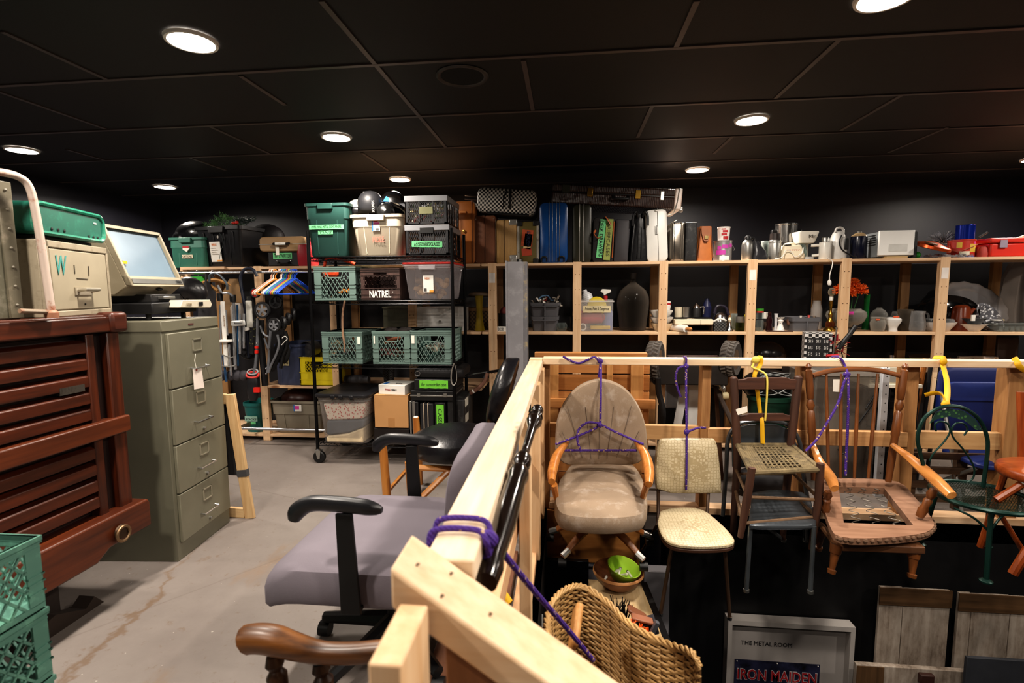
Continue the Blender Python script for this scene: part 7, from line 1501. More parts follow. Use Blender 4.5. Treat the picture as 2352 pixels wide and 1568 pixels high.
# ---- ropes and straps on the far rail ----
def flecked():
    m, nt, N, L, p = _base('purple_rope'); v = N.new('ShaderNodeTexVoronoi'); v.inputs['Scale'].default_value = 62; L.new(_coord(N, L), v.inputs['Vector'])
    L.new(_ramp(N, L, v.outputs['Distance'], [(.2, lin('b79a78')), (.27, lin('46267f'))]), p.inputs['Base Color']); p.inputs['Roughness'].default_value = .75
    w = N.new('ShaderNodeTexWave'); w.inputs['Scale'].default_value = 60; w.bands_direction = 'DIAGONAL'; L.new(_coord(N, L), w.inputs['Vector']); _bump(N, L, p, w.outputs['Fac'], .5, .002)
    return m
PR = flecked(); YS = mat('d8a612', .6, var=.1); YR = mat('dcc65e', .7, var=.12)
def rope(t, pts, r=.0062, m=PR, nm='cord', flat=None, n=5): return B(t).tube(spline([P(x, y, Y=Y) for x, y, Y in pts], n), r, 8, flat=flat).go(nm, m, t)
t = thing('rope', 'purple rope tying the beige armchair to the railing', 'rope', (.13, 2.85, .9))
rope(t, ((1374, 822, 2.96), (1378, 824, 2.89), (1380, 832, 2.885), (1380, 900, 2.76), (1379, 970, 2.745), (1380, 978, 2.745)), nm='hanging_cord')
rope(t, ((1378, 832, 2.88), (1366, 820, 2.885), (1350, 826, 2.88), (1330, 834, 2.885), (1310, 828, 2.88), (1293, 818, 2.885)), nm='loose_end'); rope(t, ((1379, 836, 2.88), (1377, 855, 2.88), (1375, 866, 2.88)), nm='loose_end')
rope(t, ((1276, 1020, 2.70), (1320, 1004, 2.71), (1365, 985, 2.74), (1380, 976, 2.745), (1410, 990, 2.73), (1450, 1008, 2.71), (1478, 1020, 2.68)), nm='bridle_cord'); rope(t, ((1296, 1034, 2.68), (1340, 1034, 2.745), (1380, 1034, 2.755), (1420, 1034, 2.745), (1462, 1034, 2.69)), nm='cross_cord')
rope(t, ((1376, 972, 2.74), (1350, 970, 2.73), (1330, 985, 2.72), (1326, 1010, 2.70), (1334, 1036, 2.70)), nm='loose_loop')
for q in ((1379, 829, 2.88), (1377, 976, 2.74)): B(t).sph(P(q[0], q[1], Y=q[2]), (.015, .012, .017), 8, 6).go('knot', PR, t)
t = thing('rope', 'purple rope holding the cream dining chair on the railing', 'rope', (.7, 2.85, .9))
rope(t, ((1571, 819, 2.96), (1576, 822, 2.89), (1576, 840, 2.885), (1576, 900, 2.84), (1577, 990, 2.80), (1577, 1060, 2.782), (1576, 1124, 2.782)), nm='hanging_cord'); rope(t, ((1575, 840, 2.88), (1558, 846, 2.88), (1552, 866, 2.88), (1556, 890, 2.88), (1564, 912, 2.88)), nm='loose_end'); rope(t, ((1578, 992, 2.79), (1595, 985, 2.79), (1608, 982, 2.79), (1621, 982, 2.79)), nm='loose_end')
for q in ((1576, 841, 2.88), (1577, 992, 2.79)): B(t).sph(P(q[0], q[1], Y=q[2]), (.015, .012, .017), 8, 6).go('knot', PR, t)
t = thing('strap', 'yellow strap and yellow cord holding the ladderback chair on the railing', 'strap', (1.2, 2.85, .9))
rope(t, ((1740, 819, 2.95), (1748, 822, 2.888), (1746, 838, 2.885), (1733, 862, 2.86), (1740, 900, 2.86), (1746, 948, 2.862), (1750, 966, 2.82), (1752, 1018, 2.81)), .011, YS, 'webbing', .35); rope(t, ((1734, 820, 2.90), (1730, 838, 2.88), (1728, 843, 2.87), (1748, 852, 2.85), (1761, 864, 2.82), (1762, 900, 2.81), (1758, 960, 2.81), (1757, 964, 2.81)), .005, YR, 'thin_cord')
B(t).sph(P(1736, 826, Y=2.885), (.022, .014, .02), 9, 7).go('knot', YR, t)
t = thing('rope', 'purple rope looped from the railing down to the oak armchair', 'rope', (1.6, 2.85, .9))
rope(t, ((1912, 819, 2.97), (1928, 820, 2.90), (1940, 838, 2.885), (1947, 860, 2.84), (1949, 900, 2.80), (1947, 980, 2.79), (1943, 1060, 2.77), (1942, 1092, 2.75)), .0065, nm='hanging_cord'); rope(t, ((1948, 860, 2.83), (1938, 880, 2.82), (1925, 925, 2.80), (1900, 970, 2.77), (1875, 1010, 2.74), (1850, 1036, 2.72)), .0065, nm='side_cord'); B(t).sph(P(1945, 860, Y=2.835), (.02, .013, .016), 8, 6).go('knot', PR, t)
t = thing('strap', 'yellow webbing strap tied to the green bistro chair', 'strap', (2.0, 2.8, .9))
rope(t, ((2145, 820, 2.94), (2166, 822, 2.888), (2166, 838, 2.885), (2174, 870, 2.80), (2176, 900, 2.70), (2172, 930, 2.53)), .013, YS, 'webbing', .3); rope(t, ((2172, 926, 2.52), (2165, 908, 2.55), (2150, 902, 2.58), (2124, 907, 2.60)), .013, YS, 'loose_end', .3); B(t).sph(P(2172, 928, Y=2.515), (.02, .014, .018), 8, 6).go('knot', YS, t); B(t).sph(P(2167, 830, Y=2.88), (.018, .014, .02), 8, 6).go('knot', YS, t)
t = thing('strap', 'short yellow strap around the railing at the right border', 'strap', (2.4, 2.88, .9)); rope(t, ((2330, 822, 2.93), (2336, 832, 2.888), (2342, 842, 2.88), (2356, 852, 2.88)), .014, YS, 'webbing', .35)
# ================= BEHIND THE FAR RAILING =================
CR_ = wood('a9703c', 'c98f54', 'x', knots='6e4020'); CRZ = wood('b07a44', 'd09c60', 'z', knots='6e4020')
t = thing('pallet', 'rough lumber pallet wall standing behind the beige armchair', 'pallet', (.15, 3.27, 0))
pp = lambda x0, x1, y0, y1, Y: (P(x0, y0, Y=Y).x, P(x1, y0, Y=Y).x, P(x0, y1, Y=Y).z, P(x0, y0, Y=Y).z)
x0, x1, z0, z1 = pp(1228, 1487, 809, 822, 3.25); B(t).box(x0, x1, 3.245, 3.30, z1-.03, z1).go('top_board', CR_, t, bevel=.003)
for k in range(8): B(t).box(x0+.03, x1+.02, 3.27, 3.29, .01+k*.108, .01+k*.108+.10).go('plank', CR_ if k % 2 else wood('9c6431', 'bd8348', 'x', knots='6e4020'), t, bevel=.002)
for xa, xb in ((1262, 1283), (1394, 1407), (1449, 1478)): a, e, _, _ = pp(xa, xb, 840, 900, 3.25); B(t).box(a, e, 3.235, 3.27, .0, z1-.03).go('stud', CRZ, t, bevel=.002)
B(t).box(x0+.03, x1+.05, 3.22, 3.235, .55, .61).go('cross_rail', CR_, t, bevel=.002); B(t).box(x0+.02, x0+.05, 3.29, 3.34, 0, z1-.03).go('side_panel', CRZ, t); B(t).box(x1-.03, x1, 3.29, 3.34, 0, z1-.03).go('side_panel', CRZ, t)
t = thing('wheeled_cart', 'upturned dark wooden cart with two grey rubber tyres behind the railing', 'cart', (.8, 3.45, .5))
B(t).box(P(1500, 860, Y=3.4).x, P(1668, 860, Y=3.4).x, 3.36, 3.75, P(1560, 884, Y=3.36).z, P(1560, 838, Y=3.36).z).go('cart_body', mat('1a130f', .7), t, bevel=.006); B(t).box(P(1531, 815, Y=3.5).x, P(1648, 815, Y=3.5).x, 3.45, 3.5, P(1590, 822, Y=3.5).z, P(1590, 815, Y=3.5).z).go('brown_board', mat('3a241c', .5), t, bevel=.004)
TY = mat('3e3935', .8, var=.2, bump=1, bs=60)
def tyre(label, px_, yaw, r):
    q = P(*px_, Y=3.42); M = Matrix.Translation(q-t.location) @ Matrix.Rotation(yaw, 4, 'Z')
    o = B().at(M).lathe([(r*.55, -.035), (r*.88, -.045), (r*.98, -.032), (r, 0), (r*.98, .032), (r*.88, .045), (r*.55, .035)], 30, axis='x', cap=False).go('tyre', TY, t)
    b = B().at(M)
    for k in range(28):
        for s in (-1, 1): a = 2*PI*(k+(.5 if s > 0 else 0))/28; b.bar((s*.004, r*.99*math.cos(a), r*.99*math.sin(a)), (s*.036, r*.98*math.cos(a+.08), r*.98*math.sin(a+.08)), .012, .010)
    b.go('tread', mat('57514b', .85), o); B().at(M).lathe([(.001, -.036), (r*.56, -.036), (r*.56, .036), (.001, .036)], 20, axis='x').go('hub', mat('5a4632', .6, dirt='2a2019'), o)
tyre('', (1504, 828), -.35, .128); tyre('', (1678, 824), -.55, .115)
t = thing('bent_black_tube', 'black curved tube hanging down right of the lumber pallet', 'tube', tuple(P(1518, 920, Y=3.35))); B(t).tube(spline([P(x, y, Y=3.3) for x, y in ((1511, 868), (1513, 900), (1522, 940), (1521, 985), (1518, 1122))], 5), .019, 9).go('tube', M_BLK, t)
def slab(name, label, cat, pts, Y, d, m):
    t = thing(name, label, cat, tuple(P(*pts[0], Y=Y))); q_ = pz(pts, Y); zm = sorted(p[1] for p in q_)[1]+1e-4
    q_ = [(x_, 0 if z_ <= zm else z_) for x_, z_ in q_]; B(t).prism(q_, Y, Y+d).go('panel', m, t, bevel=.003); return t
slab('white_board', 'slanting white board leaning behind the cream chair', 'panel', [(1528, 1000), (1545, 1000), (1584, 880), (1566, 880)], 3.5, .03, mat('c9c8c6', .6)); slab('white_board', 'upright white board beside the railing post', 'panel', [(1580, 1060), (1606, 1060), (1606, 880), (1582, 880)], 3.52, .03, mat('d4d4d2', .6)); slab('dark_board', 'dark board between the two white boards', 'panel', [(1548, 1070), (1582, 1070), (1584, 890), (1572, 890)], 3.6, .03, mat('2c2826', .7))
slab('wood_lath', 'thin pale upright strip behind the black tube', 'board', [(1516, 1080), (1523, 1080), (1528, 882), (1520, 882)], 3.45, .02, WPZ)
t, W, H = S('clear_bin', 'small clear plastic bin hanging among the boards', 'bin', (1530, 882, 1560, 924), 3.7, .45); B().box(-W/2, W/2, 0, .1, 0, H).go('bin_body', cloudy('a8a4a4', .45), t, bevel=.004)
t = thing('bin_shelf', 'dark stand under the small clear bin', 'stand', tuple(t.location-Vector((0, 0, .45)))); B().box(-.08, .08, 0, .12, 0, .448).go('stand', M_BLK, t)
t = thing('skateboard', 'skateboard standing on end with cream wheels behind the railing', 'skateboard', tuple(P(1655, 930, Y=3.5)))
a, e = P(1640, 880, Y=3.55), P(1700, 1010, Y=3.35); B(t).bar(a, e, .03, .19, up=(.2, 1, 0)).go('deck', mat('3a2a1e', .6), t, bevel=.008); B(t).bar(a+Vector((-.012, -.06, 0)), e+Vector((-.012, -.06, 0)), .012, .03).go('deck_edge', WPX, t)
for p, q in (((1648, 877), (1665, 909)),):
    B(t).tube([P(*p, Y=3.42), P(*q, Y=3.42)], .007, 8).go('axle', M_CHROME, t)
    for x in (p, q): B(t).lathe([(.001, -.02), (.024, -.018), (.026, 0), (.024, .018), (.001, .02)], 14, c=P(*x, Y=3.42), axis='x').go('wheel', mat('d4c7a0', .4), t)
B(t).sph(P(1657, 893, Y=3.45), (.03, .03, .03), 8, 6).go('truck', M_STEEL, t)
slab('dark_board', 'dark narrow board leaning left of the skateboard', 'board', [(1630, 1060), (1648, 1060), (1650, 890), (1628, 890)], 3.6, .03, mat('221a16', .7)); slab('brown_board', 'thin brown board leaning against the skateboard', 'board', [(1655, 1020), (1666, 1020), (1650, 900), (1642, 900)], 3.5, .02, mat('5a3c26', .7))
t, W, H = S('plastic_tub', 'green plastic tub behind the ladderback chair', 'tub', (1733, 917, 1830, 1075), 3.7, 0); B().lathe([(W*.40, 0), (W*.49, H*.95), (W*.52, H*.95), (W*.52, H), (W*.48, H)], 24, c=(0, W/2, 0)).go('tub_body', mat('123c2c', .5), t)
zb = H
t = thing('trash_bag', 'black trash bag with loose wires heaped on the green tub', 'bag', (t.location.x, 3.86, zb)); B().sph((0, 0, .07), (.19, .14, .12), 18, 12).go('bag_body', M_TB, t)
b = B().tube(spline([(.12*math.sin(k*2.1), -.12+.03*math.cos(k), .10+.08*math.sin(k*1.3)) for k in range(16)], 5), .003, 5); b.go('loose_wire', mat('8f9292', .4), t)
t, W, H = S('clear_tote', 'tall clear plastic storage bin full of grey plastic behind the oak armchair', 'tote', (1868, 852, 2012, 1105), 3.4, 0); B().box(-W/2, W/2, 0, .4, 0, H).go('bin_body', cloudy('7d766e', .45), t, bevel=.01); B().box(-W/2-.01, W/2+.01, -.01, .41, H-.03, H).go('rim', cloudy('a09a94', .6), t); 
for k, (x, h_, cc) in enumerate(((-.12, .5, '6a5c50'), (.02, .62, '857c74'), (.13, .45, '4f4a46'))):
    q = thing('crumpled_plastic', ('brownish', 'pale', 'dark')[k]+' crumpled plastic roll inside the tall clear bin', 'plastic roll', tuple(t.location+Vector((x, .2, .004)))); B().lathe([(.06, 0), (.065, h_*.5), (.05, h_)], 14).go('roll', mat(cc, .4, bump=.8, bs=20), q)
B().tube(spline([(-W*.1, -.014, H*.35), (.0, -.014, H*.32), (W*.12, -.014, H*.5), (W*.42, -.014, H*.75), (W*.45, -.014, H*.82), (W*.3, -.014, H*.7)], 5), .005, 6).go('black_cable', M_BLK, t)
t, W, H = S('air_conditioner', 'cream window air conditioner on a black wire cage behind the railing', 'air conditioner', (1998, 842, 2112, 890), 3.45, P(2060, 890, Y=3.45).z); B().box(-W/2, W/2, 0, .35, 0, H).go('housing', mat('cfc8b4', .5), t, bevel=.006); B().box(-W*.1, W*.3, -.004, 0, H*.25, H*.75).go('control_panel', mat('8f8d86', .4), t); B().box(-W/2-.01, W/2+.01, -.02, 0, 0, .025).go('front_lip', mat('dcd6c4', .5), t, bevel=.003)
for k in range(5): B().box(-W*.46, -W*.16, -.003, 0, H*.25+k*H*.1, H*.25+k*H*.1+.008).go('grille_slot', mat('8f897c', .5), t)
z1 = t.location.z-.002; t2 = thing('wire_cage', 'black wire grid cage under the cream air conditioner', 'cage', tuple(t.location-Vector((0, 0, t.location.z)))); b = B()
for k in range(9):
    z = z1*k/8; b.bar((-W/2, 0, max(z-.004, .003)), (W/2, 0, max(z-.004, .003)), .005, .005); b.bar((-W/2, .34, max(z-.004, .003)), (W/2, .34, max(z-.004, .003)), .005, .005)
for k in range(8): x = -W/2+W*k/7; b.bar((x, 0, 0), (x, 0, z1-.004), .005, .005); b.bar((x, .34, 0), (x, .34, z1-.004), .005, .005); b.bar((x, 0, z1-.004), (x, .34, z1-.004), .005, .005)
b.go('wire_grid', M_BLK, t2); B().box(-W/2+.02, W/2-.02, .05, .33, .005, z1-.02).go('dark_contents', mat('120e0c', .8), t2)
t = thing('metal_upright', 'white perforated steel upright in front of the wire cage', 'upright', tuple(P(2028, 985, Y=3.3))); t.location.z = 0; h_ = P(2028, 845, Y=3.3).z
B().box(-.02, .02, 0, .03, 0, h_).go('upright', mat('c2c4c8', .4, .3), t, bevel=.002)
for k in range(14): B().lathe([(.004, -.0008), (.001, -.001)], 7, c=(.003, 0, .1+k*.055), axis='y').go('hole', M_DARK, t)
t, W, H = S('folding_chair', 'blue padded folding chair standing behind the railing at the right', 'chair', (2154, 842, 2302, 1150), 3.3, 0); BL_ = mat('10205a', .5, var=.08)
out = rrect(W, H*.62, .06, 5, 0, H*.69); B().pillow(out, 0, .05, .006, .96).go('backrest', BL_, t); B().pillow(rrect(W*.92, H*.14, .05, 5, 0, H*.82), -.016, .0, .006, .9).go('head_pad', mat('26387c', .5), t)
B().pillow([(a, b_-.16) for a, b_ in rrect(W*.95, .34, .06)], H*.40, H*.36, -.01, .95, 'z').go('seat', BL_, t)
for s in (-1, 1): B().tube([(s*W*.47, .04, H*.9), (s*W*.46, -.22, 0)], .011, 8).go('leg', M_STEEL, t); B().tube([(s*W*.44, -.28, H*.36), (s*W*.44, .16, 0)], .011, 8).go('leg', M_STEEL, t)
t = thing('slatted_crate', 'brown slatted crate on the floor behind the green bistro chair', 'crate', (P(2200, 1150, Y=3.15).x, 3.12, 0)); SLW = wood('3a2a1e', '5f4733', 'x')
for k in range(4): B().box(-.30, .32, 0, .02, .05+k*.085, .09+k*.085).go('slat', SLW, t, bevel=.002)
for x in (-.27, .0, .29): B().box(x-.03, x+.03, .02, .05, 0, .36).go('upright', SLW, t, bevel=.002)
t = thing('black_bag', 'black soft bag on the floor behind the grey folding chair', 'bag', (P(1760, 1130, Y=3.3).x, 3.3, 0)); B().sph((0, 0, .08), (.2, .12, .1), 16, 10).go('bag_body', mat('17161a', .6, bump=.5, bs=20), t)
t = thing('mixer_stand', 'dark orange and black sack truck frame behind the yellow strap', 'cart', tuple(P(2130, 900, Y=3.5))); t.location.z = 0
for x in (-.03, .03): B().tube([(x, 0, .0), (x+.04, 0, .85)], .012, 8).go('frame_tube', M_BLK, t)
B().tube([(-.08, .04, 0), (-.0, .04, .84)], .014, 8).go('orange_tube', mat('8f5418', .5), t); B().box(-.12, .1, .05, .08, .75, .78).go('wood_bar', WPX, t)
# ================= CHAIRS BY THE LEFT RAILING =================
# grey office chair (faces -x)
c = chair('office_chair', 'grey fabric office chair with black T shaped armrests beside the left railing', (-.62, 1.70, 0))
GF = mat('777078', .9, var=.06, ns=4, bump=.2, bs=500)
so = [(x, y) for x, y in rrect(.66, .60, .18, 6, -.675, 1.70)]
B(c).pillow(so, .462, .335, -.016, .84, 'z', curve=lambda x, y: -.8*max(0, -.82-x)**2*4).go('seat', GF, c)
bo = rrect(.50, .40, .12, 5, 1.72, .605)
B(c).pillow(bo, -.335, -.235, .015, .93, 'x', curve=lambda y, z: .10*(z-.45)-.035+.5*(y-1.71)**2*-1).go('backrest', GF, c)
for y, s in ((1.375, -1), (2.03, 1)):
    B(c).bar((-.635, y, .345), (-.645, y, .655), .062, .012, up=(0, 1, 0), w2=.05).go('arm_post', M_DARK, c, bevel=.002)
    B(c).bar((-.635, y, .352), (-.635, y-s*.16, .345), .05, .012).go('arm_bracket', M_DARK, c)
    B(c).tube(spline([(-.80, y, .630), (-.782, y, .662), (-.74, y, .682), (-.67, y, .683), (-.59, y, .678), (-.53, y, .670)], 5), [.018, .021, .024, .027]+[.029]*18+[.027, .024, .020, .012], 12, flat=.75).go('arm_pad', M_BLKP, c)
B(c).lathe([(.028, .10), (.028, .26), (.05, .28), (.10, .335)], 14, c=(-.62, 1.70, 0)).go('gas_column', M_BLK, c)
for k in range(5):
    a = 2*PI*k/5+.5; e = Vector((-.62+.29*math.cos(a), 1.70+.29*math.sin(a), .075)); l = B(c).tube([(-.62, 1.70, .115), e], [.032, .02], 8).go('base_leg', M_BLK, c); B(c).lathe([(.001, -.02), (.027, -.02), (.027, .02), (.001, .02)], 14, c=e+Vector((0, 0, -.045)), axis='x').go('caster', M_DARK, l)
# black leather chair with bare wooden frame
c = chair('armchair', 'wooden chair with a round black leather seat and back, behind the grey office chair', (-.65, 2.75, 0))
BLK_L = mat('17161a', .3, var=.2, bump=.25, bs=60, spec=.6); HON = wood('a0622a', 'c98c46', 'z', rough=.35, coat=.2)
B(c).pillow([(-.62+.25*math.cos(a), 2.76+.25*math.sin(a)) for a in [k*PI/16 for k in range(32)]], .50, .40, -.035, .85, 'z').go('seat', BLK_L, c)
B(c).pillow([(2.86+.17*math.cos(a), .72+.20*math.sin(a)) for a in [k*PI/14 for k in range(28)]], -.42, -.33, .02, .85, 'x', curve=lambda y, z: .28*(z-.6)-.02).go('backrest', BLK_L, c)
for x, y, z in ((-.985, 2.60, .47), (-1.0, 3.26, .46), (-.83, 2.56, .40)): l = B(c).tube([(x, y, z), (x+.012, y, z*.5), (x+.02, y, .0)], [.022, .024, .017], 10).go('leg', HON, c); B(c).lathe([(.016, 0), (.014, .006)], 10, c=(x, y, z)).go('glide', M_WHITE, l)
B(c).tube([(-.35, 2.75, .66), (-.33, 2.72, .3), (-.34, 2.7, 0)], .02, 9).go('leg', HON, c)
for p, q in (((-.83, 2.56, .37), (-.42, 2.60, .35)), ((-.62, 2.58, .35), (-.78, 2.50, .20)), ((-.86, 2.54, .19), (-.42, 2.60, .17)), ((-.98, 2.60, .20), (-.98, 3.2, .2)), ((-.84, 2.56, .10), (-.42, 2.6, .08))): B(c).tube([p, q], .018, 8, flat=.7).go('stretcher', wood('a0622a', 'c98c46', 'x', rough=.35, coat=.2), c)
B(c).tube(spline([P(1104, 992, Y=2.75), P(1120, 978, Y=2.75), P(1140, 968, Y=2.8)], 4), .014, 8).go('back_bracket', HON, c)
# brown wooden armchair at the bottom
c = chair('wooden_armchair', 'old brown wooden armchair with a scrolled arm at the bottom edge by the railing', (-.5, 1.1, 0))
OB = wood('3f2410', '835324', 'x', rough=.42, coat=.12)
AP = [P(x, y, Y=1.06) for x, y in ((562, 1482), (560, 1466), (575, 1455), (610, 1453), (650, 1472), (720, 1492), (800, 1494), (880, 1486))]
AP = AP[2:]
B(c).tube(spline([AP[0]+Vector((-.02, 0, -.01))]+AP, 5), [.012, .022, .028, .032, .034]+[.033]*6+[.030]*40, 12, flat=1.0).go('arm', OB, c) if False else None
pts = spline([P(x, y, Y=1.06) for x, y in ((556, 1474), (580, 1466), (620, 1468), (670, 1482), (730, 1497), (800, 1500), (880, 1494))], 5)
B(c).tube(pts, [min(.033, .016+.006*k) if k < 12 else max(.024, .033-.001*(k-12)) for k in range(len(pts))], 12, flat=1.15).go('arm', OB, c)
for x, y, Y in ((628, 1505, 1.06), (735, 1520, 1.08)): q = P(x, y, Y=Y); B(c).turned(q, (q.x+.03, q.y, .2), [(0, .016), (.08, .022), (.14, .014), (.2, .024), (.5, .018), (.8, .022), (1, .015)]).go('arm_post', wood('2a1a10', '4a2e1a', 'z', rough=.35), c)
for x, y in ((-.71, 1.06), (-.56, 1.08)): B(c).turned((x, y, .21), (x-.01, y, 0), [(0, .02), (.3, .024), (.5, .016), (1, .014)]).go('leg', wood('2a1a10', '4a2e1a', 'z', rough=.35), c)
t = thing('wire_shelf', 'black wire grid shelf lying on the floor under the wooden armchair', 'wire shelf', (-.62, 1.0, 0)); b = B(t)
for k in range(10): b.bar((-.80, .86+k*.028, .13), (-.36, .86+k*.028, .13), .003, .003)
for x in (-.80, -.66, -.5, -.36): b.bar((x, .86, .126), (x, 1.112, .126), .005, .005); b.bar((x, .86, 0), (x, .86, .126), .006, .006); b.bar((x, 1.11, 0), (x, 1.11, .126), .006, .006)
b.go('wire_grid', M_BLK, t)
t = thing('floor_board', 'reddish brown board lying along the foot of the left railing', 'board', (-.35, 1.8, 0)); B(t).box(-.47, -.235, 1.5, 2.4, .0, .02).go('board', wood('6a4634', '8a6048', 'y'), t, bevel=.003)
# dark turned chair post on the stair side of the left rail
c = chair('spindle_chair', 'dark turned wooden chair back post lying along the stair side of the left railing', (-.09, 1.2, .9))
A_, B_ = P(1236, 936, Y=1.5), P(1116, 1338, Y=.765)
B(c).turned(A_, B_, [(t_, r_*.95) for t_, r_ in [(0, .004), (.012, .016), (.03, .020), (.05, .014), (.06, .010), (.075, .020), (.095, .023), (.105, .017), (.12, .022), (.14, .024), (.17, .018), (.2, .013), (.36, .011), (.40, .012), (.43, .021), (.47, .023), (.49, .015), (.52, .024), (.55, .026), (.58, .022), (.62, .024), (.8, .025), (.92, .02), (.95, .024), (1, .02)]], 14).go('back_post', mat('1c1410', .18, var=.2, coat=.4), c)
# rope from the left rail to the wicker chair
t = thing('rope', 'purple rope tied round the left railing and running down to the wicker chair', 'rope', (-.1, .9, .9))
for y_ in (.825, .785): B(t).tube(spline([(-.221, y_-.01, .855), (-.222, y_, .90), (-.205, y_+.004, .910), (-.17, y_+.01, .9095), (-.14, y_+.004, .909), (-.128, y_-.005, .897), (-.126, .79, .872)], 5), .0052, 8).go('rail_loop', PR, t)
rope(t, ((1112, 1232, .80), (1135, 1244, .85), (1180, 1300, .95), (1240, 1372, 1.1), (1300, 1440, 1.25), (1362, 1515, 1.34)), .0066, nm='hanging_cord'); rope(t, ((1122, 1240, .80), (1122, 1262, .80), (1112, 1295, .80)), .0075, nm='loose_end'); B(t).sph(P(1121, 1238, Y=.80), (.018, .013, .016), 10, 8).go('knot', PR, t)
# wicker chair
c = chair('wicker_chair', 'tan woven wicker barrel chair hanging in the stair opening, near the handrail', (.2, 1.4, .2))
WK = mat('b38f5c', .6, var=.25, ns=25); WKD = mat('6a4c2a', .7)
top = spline([P(x, y, Y=Y) for x, y, Y in ((1266, 1490, 1.30), (1254, 1440, 1.40), (1268, 1385, 1.50), (1302, 1354, 1.56), (1340, 1350, 1.58), (1394, 1384, 1.54), (1450, 1438, 1.46), (1530, 1480, 1.36), (1588, 1502, 1.28), (1607, 1530, 1.26))], 7)
nT = len(top)
def wk(i, d):   # d metres below the top edge, flaring in towards the seat
    u = i/(nT-1); q = top[i]; return Vector((q.x+(.10 if u < .2 else .02)*d, q.y-.10*d*(1 if u > .4 else .5), q.z-d))
b = B(c)
for j in range(42):
    d = .006+j*.0097
    b.tube([wk(i, d)+Vector((0, (-1)**(i//2+j)*.0035, .0)) for i in range(nT)], .0046, 5, flat=.8)
b.go('woven_strands', WK, c)
b = B(c)
for i in range(0, nT, 3): b.tube([wk(i, .0), wk(i, .2), wk(i, .41)], .004, 5)
b.go('stake', WKD, c)
b = B(c)
for s in range(3): b.tube([wk(i, -.004)+Vector((.005*math.cos(i*1.3+s*2.1), .005*math.sin(i*1.3+s*2.1), .005*math.sin(i*1.3+s*2.1))) for i in range(nT)], .005, 6)
b.go('braided_rim', WK, c)
B(c).loft([[wk(i, d)+Vector((0, .010, 0)) for i in range(nT)] for d in (.0, .2, .42)], False, False, closed=False).go('lining', mat('4f381e', .8), c)
B(c).bar(P(1328, 1392, Y=1.40), P(1316, 1490, Y=1.30), .022, .06, up=(0, 1, 0)).go('wooden_arm', wood('a06c34', 'c8955a', 'z'), c, bevel=.008)
t = thing('strap', 'short yellow strap on the stair side of the left railing', 'strap', tuple(P(1150, 1355, Y=1.5))); rope(t, ((1128, 1352, 1.5), (1146, 1350, 1.5), (1160, 1366, 1.48), (1172, 1384, 1.46)), .010, YS, 'webbing', .3)
# ================= STAIR WELL =================
M_BLKW = mat('0c0b0d', .6, var=.35, ns=2)
struct(B().box(.565, SX1, SY1, SY1+.03, SZ, -.0).go('wall_stairwell_back', M_BLKW, smooth=False)); struct(B().box(SX0-.03, SX0, SY0, SY1, SZ, -.0).go('wall_stairwell_left', mat('1a1717', .7), smooth=False)); struct(B().box(SX0, SX1, SY0-.03, SY0, SZ, -.12).go('wall_stairwell_front', M_BLKW, smooth=False)); struct(B().box(SX1, SX1+.03, SY0, SY1, SZ, -.12).go('wall_stairwell_right', M_BLKW, smooth=False))
struct(B().box(SX0, SX1, SY0, SY1+.6, SZ-.05, SZ).go('floor_lower', mat('151416', .7), smooth=False)); struct(B().box(SX0-.03, .565, 3.45, 3.48, SZ, -.12).go('wall_alcove_back', mat('7c7a80', .7, var=.05), smooth=False)); struct(B().box(.565, .60, SY1, 3.48, SZ, -.12).go('wall_alcove_right', mat('8d8a90', .7, var=.05), smooth=False)); struct(B().box(.455, .60, 2.90, SY1-.001, SZ, -.34).go('trim_2', mat('b0adb2', .7, var=.05), smooth=False))
struct(B().box(SX0, .565, SY0+1.5, 3.45, -1.05, -1.0).go('floor_landing', mat('171618', .7), smooth=False))
o = B().box(-.115, .43, 2.93, 2.965, -.315, -.004).go('trim_3', wood('9a6532', 'bd8548', 'x', knots='5e3618'), smooth=False); struct(o)
struct(B().box(-.11, .45, 2.95, 2.975, -.46, -.33).go('trim_5', mat('9a98a0', .7, var=.05), smooth=False))
# display table with bowls
TW = wood('c8a878', 'e2caa0', 'y')
t = thing('display_table', 'small pale wooden table down in the stair opening, a bowl on top', 'table', (.29, 2.45, -1.0))
B(t).prism([(.12, 2.66), (.40, 2.66), (.44, 2.15), (.17, 2.15)], -.285, -.262, 'z').go('tabletop', TW, t, bevel=.003); B(t).prism([(.12, 2.66), (.145, 2.66), (.195, 2.15), (.17, 2.15)], -.40, -.285, 'z').go('apron', wood('b08a58', 'd0aa74', 'y'), t)
for x, y in ((.13, 2.62), (.38, 2.62), (.18, 2.19), (.41, 2.19)): B(t).box(x-.02, x+.02, y-.02, y+.02, -1.0, -.287).go('leg', TW, t, bevel=.002)
B(t).prism([(.395, 2.66), (.43, 2.66), (.47, 2.15), (.44, 2.15)], -.95, -.262, 'z').go('black_side', M_BLK, t)
q = P(1420, 1328, Z=-.22); q.z = -.261
t = thing('wooden_bowl', 'round reddish wooden salad bowl on the display table', 'bowl', tuple(q)); B().lathe([(.06, 0), (.07, .004), (.115, .045), (.133, .085), (.128, .092), (.115, .075), (.06, .022), (.001, .018)], 30).go('bowl', wood('6e3f24', '96603c', 'x', rough=.35, coat=.2), t); B().lathe([(.1338, .080), (.133, .086), (.1285, .0925)], 30, cap=False).go('pale_rim', mat('c08a5a', .5), t)
